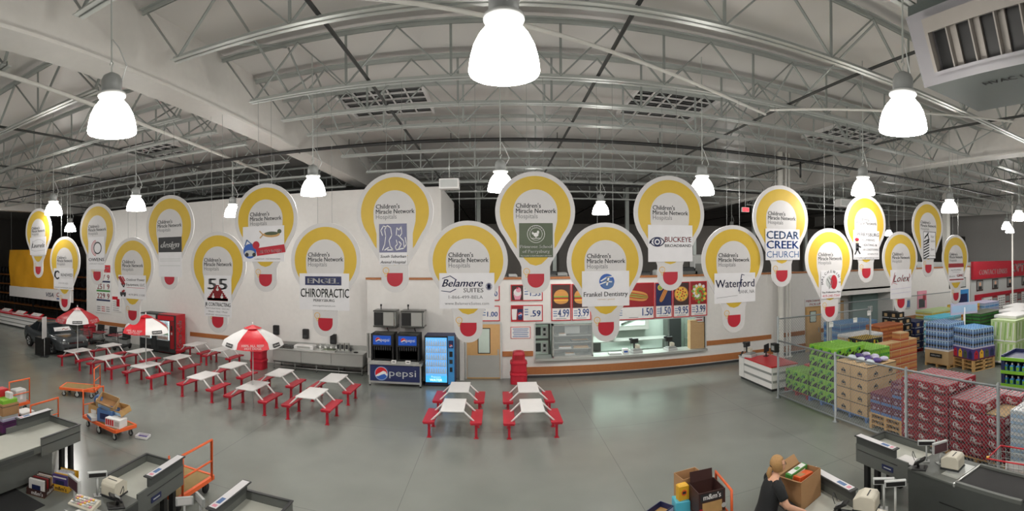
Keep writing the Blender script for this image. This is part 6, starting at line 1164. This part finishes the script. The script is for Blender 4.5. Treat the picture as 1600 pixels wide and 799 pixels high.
display((6.82, 5.38, DZ), -.9, 'slim pole display angled toward the fence', .3); display((6.9, 5.13, DZ), -.3, 'pole display with dark screen between pin pad and fence-side printer', .2, True)
tag(B().tbox(-.17, .17, -.22, .22, 0, .05, 'charcoal', .01).box(-.13, .15, -.2, .2, .05, .056, 'white').build('clipboard', None, (6.66, 5.68, .858)), 'black tray of white paper at the end of the fence-side counter', 'paper tray')
printer((4.95, 5.05, DZ+.026), .5, 'beige receipt printer on the counter right of the big cardboard box'); keyboard((4.86, 4.62, DZ), .5, 'register keyboard on the counter in front of the woman'); pinpad((4.58, 5.2, DZ), .5, 'black pin pad between the woman and the beige printer')
display((5.12, 4.62, DZ), -.7, 'pole display nearest the lower edge beside the woman\'s printer', .42); display((5.12, 4.85, DZ), -.8, 'second pole display beside the woman\'s printer', .38)
for i, (x, y, rz) in enumerate(((-4.9, 6.25, .8), (-4.72, 6.45, -.5))):
    r = empty('pole_display', (x, y, 0), rz, 'white display panel on a floor pole between the two left lanes, %s' % ('nearer one', 'farther one')[i], 'display', 'floor pole displays'); B().tube([(0, 0, 0), (0, 0, .6)], .02, 'light_grey', 8).lathe([(.1, 0), (.1, .02)], 'charcoal', n=14).build('pole', r); B().box(-.15, .15, -.025, .025, .6, .74, 'light_grey').build('housing', r, bevel=.006); B().box(-.12, .12, -.03, -.026, .62, .72, 'white').build('panel', r)
# sweets display trays on the floor by the left lane
for (x, y, m, lb, fl_, nm) in ((-7.98, 5.52, 'brown', 'brown floor tray of upright candy boxes by the sweets checkout', 'light_grey', 'br'), (-7.86, 6.02, 'gold', 'yellow floor tray of upright candy boxes behind the brown tray', 'brown', 'ye')):
    r = empty('candy_tray', (x, y, 0), .45, lb, 'candy display'); b = open_box(.42, .5, .13, m, 'cardboard', .01); b.box(-.21, .21, .24, .25, .13, .26, m); T = FRONT(0, -.251, 0); b.text('m&m\'s', .11, 'white' if nm == 'br' else 'brown', T, .04, .03, .002, bold=.03, width=.26); T = SIDE(.211, 0, 0, 1); b.text('m&m\'s', .11, 'white' if nm == 'br' else 'brown', T, 0, .03, .002, bold=.03, width=.3); b.build('tray', r)
    for k in range(6):
        mm = (('white', 'brown', 'deep_red', 'brown', 'cardboard', 'light_grey') if nm == 'br' else ('purple', 'gold', 'white', 'light_lilac', 'light_grey', 'gold'))[k]
        b = B().tbox(-.17, .17, -.03, .03, 0, .3-.012*k, mm, .004).rect(-.1, .1, .08, .2, .031, 'deep_red' if k % 2 else 'navy', FRONT(0, 0, 0)).rect(-.15, .15, .24, .27, .031, 'white', FRONT(0, 0, 0))
        a = .45; v = -.19+.075*k; tag(goods(b, 'candy_box', '%s candy box, %s from the front of the %s tray' % ({'white': 'white', 'brown': 'brown', 'deep_red': 'dark red', 'cardboard': 'tan', 'light_grey': 'pale grey', 'purple': 'purple', 'gold': 'yellow', 'light_lilac': 'lilac'}[mm], ORD[k], 'brown' if nm == 'br' else 'yellow'), x-v*math.sin(a), y+v*math.cos(a), .012, a), group='candy boxes in the floor trays')
tag(B().tbox(-.6, .6, -.45, .45, 0, .015, 'mat_black', .008).build('floor_mat', None, (-8.0, 4.72, 0), .14), 'black floor mat in front of the sweets trays', 'mat')
# big cardboard box with cartons, and what is in it
bz = .36
r = empty('cardboard_box', (4.42, 6.0, .857), bz, 'big open cardboard box on the counter before the woman', 'box'); open_box(.58, .42, .44, 'cardboard', 'cardboard', .008).build('body', r)
b = B(); b.add([(-.29, .21, .43), (.29, .21, .43), (.27, .3, .56), (-.27, .3, .56), (-.29, .2, .435), (.29, .2, .435), (.27, .29, .565), (-.27, .29, .565)], [(0, 1, 2, 3), (7, 6, 5, 4), (0, 4, 5, 1), (2, 6, 7, 3), (1, 5, 6, 2), (0, 3, 7, 4)], 'cardboard').build('flap', r)
b = B(); b.add([(-.29, -.21, .43), (-.29, .21, .43), (-.42, .19, .5), (-.42, -.19, .5), (-.285, -.21, .437), (-.285, .21, .437), (-.415, .19, .507), (-.415, -.19, .507)], [(0, 1, 2, 3), (7, 6, 5, 4), (0, 4, 5, 1), (2, 6, 7, 3), (1, 5, 6, 2), (0, 3, 7, 4)], 'cardboard').build('flap', r)
goods(B().tbox(-.24, .24, -.05, .05, 0, .34, 'green', .006).rect(-.18, .18, .06, .3, .051, 'white', FRONT()).rect(-.1, .1, .12, .2, .053, 'green', FRONT()).box(-.2, .2, -.04, .04, .341, .344, 'white').box(-.05, .06, -.03, .03, .344, .346, 'green'), 'green_carton', 'green and white carton standing in the big cardboard box', 4.38, 6.1, 1.0, bz, (.15, 0), 'carton')
goods(B().tbox(-.19, .19, -.07, .07, 0, .3, 'orange', .006).rect(-.1, .12, .05, .2, .071, 'brown', FRONT()).box(-.15, .0, -.05, .05, .301, .304, 'cardboard'), 'orange_carton', 'orange carton leaning in the front of the big cardboard box', 4.42, 5.95, .98, bz, (0, .12), 'carton')
# cart of chocolate boxes
flat_cart(3.15, 6.95, -.1, 'orange cart stacked with brown candy cartons in front of the woman', .78, .7)
def mm_box(): b = open_box(.46, .42, .36, 'brown', 'cardboard', .012); T = FRONT(0, -.211, 0); b.rect(-.2, .2, .22, .34, .001, 'ink', T).text("m&m's", .12, 'white', T, 0, .245, .003, bold=.03, width=.3).rect(-.17, .17, .02, .2, .002, 'wood', T).flat(circ(.04, 12, -.2, .08), .003, 'red', T).flat(circ(.04, 12, .2, .1), .003, 'light_grey', T); return b
o1 = mm_box().build('candy_carton', None, (3.2, 6.85, .312)); tag(o1, 'lower open brown candy carton on the orange cart', 'carton', 'brown candy cartons on the cart')
o2 = o1.copy(); COL.objects.link(o2); o2.location = (3.21, 6.87, .674); o2['label'] = 'upper open brown candy carton on the orange cart'
o = B().box(-.2, .2, .2, .208, .35, .52, 'brown', rx=-.12).build('lid', o2)
goods(open_box(.42, .3, .75, 'cardboard', None, .01), 'tall_carton', 'tall plain kraft carton behind the candy cartons', 3.1, 7.32, .312, .15)
goods(B().tbox(-.12, .12, -.12, .12, 0, .48, 'cyan', .01).box(-.1, .1, -.122, -.12, .05, .1, 'leaf'), 'cyan_carton', 'bright cyan carton at the left of the orange cart', 2.86, 7.1, .312, -.1)
goods(B().tbox(-.09, .09, -.06, .06, 0, .24, 'gold', .02).flat(circ(.05, 14, 0, .12), .061, 'orange', FRONT()).rect(-.03, .03, .1, .14, .063, 'ink', FRONT()), 'candy_bag', 'golden orange candy bag on top of the cyan carton', 2.88, 7.08, .793, .1, (0, 0), 'bag')
r = empty('side_table', (2.47, 7.05, 0), .5, 'low white table under the shallow navy tray', 'table'); B().box(-.3, .3, -.2, .2, .6, .62, 'grey').build('tabletop', r)
for sx in (-.26, .26):
    for sy in (-.16, .16): B().tube([(sx, sy, 0), (sx, sy, .6)], .015, 'grey', 6).build('leg', r)
goods(open_box(.42, .26, .1, 'navy', 'wood', .01).box(-.2, .2, -.134, -.13, .02, .08, 'light_lilac'), 'shallow_tray', 'shallow open navy tray left of the cyan carton', 2.47, 7.05, .622, .6, cat='tray')
# red shopping cart by the fence
r = empty('shopping_cart', (7.75, 3.95, 0), .12, 'red-rimmed wire shopping cart with a box in its basket beside the fence', 'shopping cart')
def rectl(x0, x1, y0, y1, z): return [(x0, y0, z), (x1, y0, z), (x1, y1, z), (x0, y1, z)]
B().tube(rectl(-.32, .32, -.5, .5, 1.0), .016, 'bright_red', 6, closed=True).build('rim', r)
b = B()
for z, i in ((.55, .06), (.66, .045), (.78, .03), (.9, .015)): b.tube(rectl(-.32+i, .32-i, -.5+i, .5-i, z), .004, 'galv', 4, closed=True)
for q in range(11):
    y = -.5+q*.1; b.tube([(-.32, y, 1.0), (-.26, y*.9, .55), (.26, y*.9, .55), (.32, y, 1.0)], .004, 'galv', 4)
for q in range(8):
    x = -.28+q*.08; b.tube([(x, -.5, 1.0), (x*.9, -.44, .55), (x*.9, .44, .55), (x, .5, 1.0)], .004, 'galv', 4)
b.build('basket', r)
B().tube([(-.3, -.5, .98), (-.3, -.62, 1.06), (.3, -.62, 1.06), (.3, -.5, .98)], .018, 'bright_red', 8).box(-.12, .12, -.66, -.58, 1.05, 1.1, 'bright_red').build('handle', r); B().lathe([(.03, 0), (.03, .04)], 'cheese', (-.3, .5, .99), 8).build('corner_cap', r)
B().tube([(-.25, -.45, .55), (-.25, -.5, .16), (-.25, .5, .14), (.25, .5, .14), (.25, -.5, .16), (.25, -.45, .55)], .016, 'galv', 6).build('chassis', r)
for x, y in ((-.25, -.48), (.25, -.48), (-.25, .48), (.25, .48)): B().lathe([(.001, -.018), (.065, -.018), (.065, .018), (.001, .018)], 'rubber', n=12, T=lambda u, v, w: (x+w, y+u, .065+v)).build('wheel', r)
goods(open_box(.42, .34, .24, 'white', 'brown', .01).flat(circ(.03, 8, 0, .12), .001, 'brown', FRONT(.1, -.17, 0)).flat(circ(.03, 8, 0, .1), .001, 'brown', FRONT(-.1, -.17, 0)), 'fruit_box', 'white and brown open fruit box in the red shopping cart', 7.72, 4.05, .56, .5, (.1, 0), 'box'); goods(B().tbox(-.14, .14, -.1, .1, 0, .2, 'kraft', .01).box(-.12, .12, -.104, -.1, .02, .06, 'wood'), 'small_carton', 'small brown carton beside the white box in the shopping cart', 7.6, 3.68, .562, .2)
b = B()
for i in range(4):
    y = -i*.28; b.tube(rectl(-.3, .3, y-.45, y+.45, .98), .014, 'bright_red', 5, closed=True)
# ---------------------------------------------------------------- nested red seat cart further right
r = empty('shopping_cart', (8.35, 3.0, 0), .0, 'second wire cart with red child seat at the right edge', 'shopping cart'); B().box(-.2, .2, -.02, .02, .75, .98, 'red').build('child_seat', r)
b = B()
for z in (.6, .75, .9, 1.0): b.tube(rectl(-.28, .28, -.4, .4, z), .005 if z < 1 else .014, 'galv', 4, closed=True)
for q in range(8): x = -.28+q*.08; b.tube([(x, -.4, 1.0), (x, -.4, .6), (x, .4, .6), (x, .4, 1.0)], .004, 'galv', 4)
b.build('basket', r); B().tube([(-.22, -.35, .6), (-.22, -.4, .15), (-.22, .4, .14), (.22, .4, .14), (.22, -.4, .15), (.22, -.35, .6)], .016, 'galv', 6).build('chassis', r)
for x, y in ((-.22, -.38), (.22, -.38), (-.22, .38), (.22, .38)): B().lathe([(.001, -.018), (.065, -.018), (.065, .018), (.001, .018)], 'rubber', n=12, T=lambda u, v, w: (x+w, y+u, .065+v)).build('wheel', r)
# ---------------------------------------------------------------- air handling unit in the roof
r = empty('air_unit', (5.44, 2.2, 7.15), 0, 'big grey air unit with a louvred outlet hung under the roof at upper right', 'air unit')
T = lambda u, v, w: (u, w, v)
B().prism([(0, 0), (1.42, 0), (1.42, 1.0), (-.41, 1.0), (-.41, .86)], -1.6, 2.06, 'unit_grey', T).build('housing', r)
B().box(-.41, 1.42, .15, 1.9, 1.0, 2.2, 'unit_grey').build('upper_housing', r)
SL = math.hypot(.41, .86)
def ft(u, v, w): return (-.41*v/SL-.86/SL*w, -u, .86*v/SL-.41/SL*w)     # on the slanted outlet face: u along -y, v up the slope, w outward
b = B()
for u0, u1, v0, v1 in ((-2.06, 1.6, 0, .16), (-2.06, 1.6, .66, SL), (-2.06, -1.7, .16, .66), (1.4, 1.6, .16, .66)): b.prism([(u0, v0), (u1, v0), (u1, v1), (u0, v1)], .0, .05, 'frame_grey', ft)
b.prism([(-1.75, .66), (1.6, .66), (1.6, .84), (-1.75, .84)], .05, .16, 'louvre_grey', ft).prism([(-1.75, .16), (-1.7, .16), (-1.7, .66), (-1.75, .66)], .05, .16, 'louvre_grey', ft); b.build('outlet_frame', r)
B().rect(-1.7, 1.4, .16, .66, .004, 'black', ft).build('duct_opening', r)
for i in range(8): u = -1.42+i*.36; B().prism([(u-.02, .16), (u+.1, .16), (u+.1, .66), (u-.02, .66)], .006, .05, 'louvre_grey', ft).prism([(u-.02, .16), (u+.0, .16), (u+.0, .66), (u-.02, .66)], .05, .13, 'louvre_grey', ft).build('louvre', r)
B().prism([(-1.75, .12), (1.4, .12), (1.4, .16), (-1.75, .16)], .02, .16, 'frame_grey', ft).build('lower_lip', r)
B().text('HVAC UNIT', .17, 'black', lambda u, v, w: (.42-v, .78-u, -.004), 0, 0, 0, bold=.02, width=1.05).build('lettering', r)
for x in (.0, 1.2):
    for y in (-1.3, 1.75): B().tube([(x, y, .98), (x, y, 2.34)], .02, 'galv', 6).box(x-.08, x+.08, y-.08, y+.08, .99, 1.04, 'galv').build('hanger', r)
# ---------------------------------------------------------------- woman in black at the counter
def skinned(verts, edges, radii, m, name, parent=None, sub=2, root=0, extra=None):
    me = bpy.data.meshes.new(name); me.from_pydata(verts, edges, []); o = bpy.data.objects.new(name, me); COL.objects.link(o)
    md = o.modifiers.new('skin', 'SKIN'); md.use_smooth_shade = True
    if not me.skin_vertices: me.attributes  # layer made by the modifier
    lay = me.skin_vertices[0] if me.skin_vertices else None
    for i, r_ in enumerate(radii):
        a, b = r_ if isinstance(r_, tuple) else (r_, r_)
        lay.data[i].radius = (a, b); lay.data[i].use_root = (i == root)
    s = o.modifiers.new('sub', 'SUBSURF'); s.levels = s.render_levels = sub
    dg = bpy.context.evaluated_depsgraph_get(); dg.update(); ev = o.evaluated_get(dg); e = ev.to_mesh()
    B_ = B().add([tuple(v.co) for v in e.vertices], [tuple(p.vertices) for p in e.polygons], m, True); ev.to_mesh_clear(); bpy.data.objects.remove(o)
    if extra: extra(B_)
    return B_.build(name, parent)
WX, WYY, WR = 3.66, 5.74, -.2          # stands left of the counter facing +x
root = empty('person', (WX, WYY, 0), WR, 'blonde woman in black short-sleeved top and glasses leaning at the counter', 'person'); root.scale = (1.05, 1.05, 1.05)
# local: +x is forward, +y her left
V = []; E_ = []; R_ = []
def v(p, r, to=None):
    V.append(p); R_.append(r); i = len(V)-1
    if to is not None: E_.append((to, i))
    return i
pel = v((-.05, 0, .92), (.14, .175)); wa = v((-.01, 0, 1.07), (.1, .13), pel); ch = v((.05, 0, 1.26), (.1, .14), wa); sh = v((.08, 0, 1.38), (.075, .11), ch); nk = v((.105, 0, 1.45), .055, sh); hd0 = v((.13, 0, 1.5), .05, nk)
arms = {}
for s in (-1, 1):
    a = v((.085, s*.17, 1.37), .062, sh)
    if s < 0: e = v((.17, s*.26, 1.13), .047, a); w_ = v((.46, s*.21, .965), .034, e)
    else: e = v((.1, s*.27, 1.1), .047, a); w_ = v((.26, s*.27, .93), .032, e)
    arms[s] = (a, e, w_)
    d = (Vector(V[w_])-Vector(V[e])).normalized(); p = Vector(V[w_])
    if s < 0: d = Vector((.6, .1, -.79)).normalized()
    up_ = Vector((0, 0, 1)); side = d.cross(up_).normalized()
    pm = v(tuple(p+d*.05), (.036, .02), w_); kn = v(tuple(p+d*.085), (.04, .016), pm)
    for q, (off, ln_) in enumerate(((-.03, .062), (-.01, .074), (.011, .07), (.031, .055))):
        b0 = p+d*.095+side*off; f1 = v(tuple(b0), .0105, kn); f2 = v(tuple(b0+d*ln_*.55+Vector((0, 0, -.008))), .0095, f1); v(tuple(b0+d*ln_*.9+Vector((0, 0, -.026))), .008, f2)
    t1 = v(tuple(p+d*.035-side*s*.03), .013, pm); t2 = v(tuple(p+d*.065-side*s*.055), .0105, t1); v(tuple(p+d*.09-side*s*.058+Vector((0, 0, -.01))), .009, t2)
for s in (-1, 1):
    h = v((-.05, s*.095, .86), .1, pel); k = v((-.02, s*.1, .48), .062, h); an = v((-.06, s*.1, .09), .042, k); v((.02, s*.105, .04), (.045, .035), an); v((.12, s*.11, .03), (.042, .025), len(V)-1)
HC = Vector((.155, 0, 1.6))
def head(b):
    n, m = 20, 14; vs = []
    for i in range(m+1):
        ph = PI*i/m
        for q in range(n):
            th = 2*PI*q/n; x, y, z = math.sin(ph)*math.cos(th), math.sin(ph)*math.sin(th), math.cos(ph)
            t = max(0, -z); X = x*.098*(1-.18*t)+.018*t; Y = y*.076*(1-.34*t*t); Z = z*.118
            if x > .6 and abs(y) < .25 and -.35 < z < .15: X += .02*(1-abs(y)/.25)*(1-abs(z+.15)/.25 if abs(z+.15) < .25 else 0)
            if x > .6 and .2 < abs(y) < .55 and 0 < z < .3: X -= .008
            vs.append(HC+Vector((X*.98+Z*-.12, Y, Z)))
    b.add(vs, [(i*n+q, i*n+(q+1) % n, (i+1)*n+(q+1) % n, (i+1)*n+q) for i in range(m) for q in range(n)], 'skin', True)
    for s in (-1, 1):
        b.lathe([(.001, -.006), (.022, -.004), (.026, 0), (.018, .005), (.001, .003)], 'skin', n=10, T=lambda x, y, z: (HC.x-.01+x*.75, s*(.076+z), HC.z-.005+y*1.35))
        b.lathe([(.001, -.0), (.009, .001), (.011, .0), (.001, .004)], 'white', n=10, T=lambda x, y, z: (HC.x+.079+z, s*.031+x, HC.z+.014+y*.6)); b.lathe([(.001, .004), (.005, .0045)], 'ink', n=8, T=lambda x, y, z: (HC.x+.081+z, s*.031+x, HC.z+.014+y), caps=True)
    b.lathe([(.001, .004), (.02, .0), (.001, .0)], 'pink', n=12, T=lambda x, y, z: (HC.x+.091+z, x, HC.z-.058+y*.3))
skinned(V, E_, R_, 'skin', 'body', root, extra=head)
n0 = len(V)
def shirt():
    b = B(); n = 24; R = [(.82, -.055, .155, .2), (.88, -.055, .158, .203), (.97, -.04, .148, .19), (1.07, -.008, .14, .175), (1.18, .03, .146, .185), (1.28, .055, .143, .195), (1.35, .07, .125, .19), (1.395, .08, .105, .15), (1.425, .088, .08, .095), (1.44, .095, .066, .068)]
    vs = [(cx+rx*math.cos(t), ry*math.sin(t)*(1+.04*math.sin(5*t+z*9)), z+.012*math.sin(t*3)*(z < .9)) for z, cx, rx, ry in R for t in [2*PI*q/n for q in range(n)]]
    b.add(vs, [(i*n+q, i*n+(q+1) % n, (i+1)*n+(q+1) % n, (i+1)*n+q) for i in range(len(R)-1) for q in range(n)], 'black_cloth', True)
    for s in (-1, 1):
        a, e, w_ = arms[s]; A, E2 = Vector(V[a]), Vector(V[e]); d = E2-A
        b.tube([A+Vector((-.01, -s*.09, .0)), A+Vector((-.005, -s*.03, .012)), A+d*.08, A+d*.3, A+d*.52, A+d*.64], [.06, .076, .079, .073, .068, .066], 'black_cloth', 14)
    return b
shirt().build('shirt', root)
b = B()
for s in (-1, 1): b.tube([(-.05, s*.075, .97), (-.05, s*.09, .86), (-.035, s*.097, .66), (-.02, s*.1, .48), (-.045, s*.1, .28), (-.06, s*.1, .07)], [.1, .115, .095, .075, .07, .062], 'charcoal', 16)
b.build('trousers', root)
for s in (-1, 1): B().tbox(-.1, .16, s*.11-.05, s*.11+.05, 0, .08, 'black', .025).build('shoe', root)
def hair():
    b = B(); n, m = 22, 12; vs = []
    for i in range(m+1):
        ph = PI*.78*i/m
        for q in range(n):
            th = 2*PI*q/n; x, y, z = math.sin(ph)*math.cos(th), math.sin(ph)*math.sin(th), math.cos(ph); k = 1.1+.03*math.sin(7*th)*math.sin(ph)
            X = x*.1*k; cut = x > .55 and z < .45
            if cut: X = min(X, .06)
            vs.append(HC+Vector((X-.012-(.0 if not cut else .02)-.12*z*.118, y*.08*k*(1 if not cut else .9), z*.122*1.06+.006)))
    b.add(vs, [(i*n+q, i*n+(q+1) % n, (i+1)*n+(q+1) % n, (i+1)*n+q) for i in range(m) for q in range(n)], 'hair', True)
    b.tube([HC+Vector((-.09, 0, -.02)), HC+Vector((-.125, 0, -.05)), HC+Vector((-.14, .01, -.11)), HC+Vector((-.125, .015, -.17)), HC+Vector((-.11, .015, -.2))], [.03, .034, .036, .028, .01], 'hair', 10)
    b.tube([HC+Vector((-.095, 0, -.012)), HC+Vector((-.1, 0, -.02))], .036, 'black', 10); return b
hair().build('hair', root)
b = B()
for s in (-1, 1): b.tube([HC+Vector((.094, s*.033+.024*math.cos(t), .012+.017*math.sin(t))) for t in [2*PI*i/14 for i in range(14)]], .0025, 'charcoal', 4, closed=True).tube([HC+Vector((.094, s*.056, .018)), HC+Vector((.03, s*.083, .02)), HC+Vector((-.02, s*.084, .012))], .0022, 'charcoal', 4)
b.tube([HC+Vector((.096, -.01, .015)), HC+Vector((.096, .01, .015))], .0025, 'charcoal', 4); b.build('glasses', root)
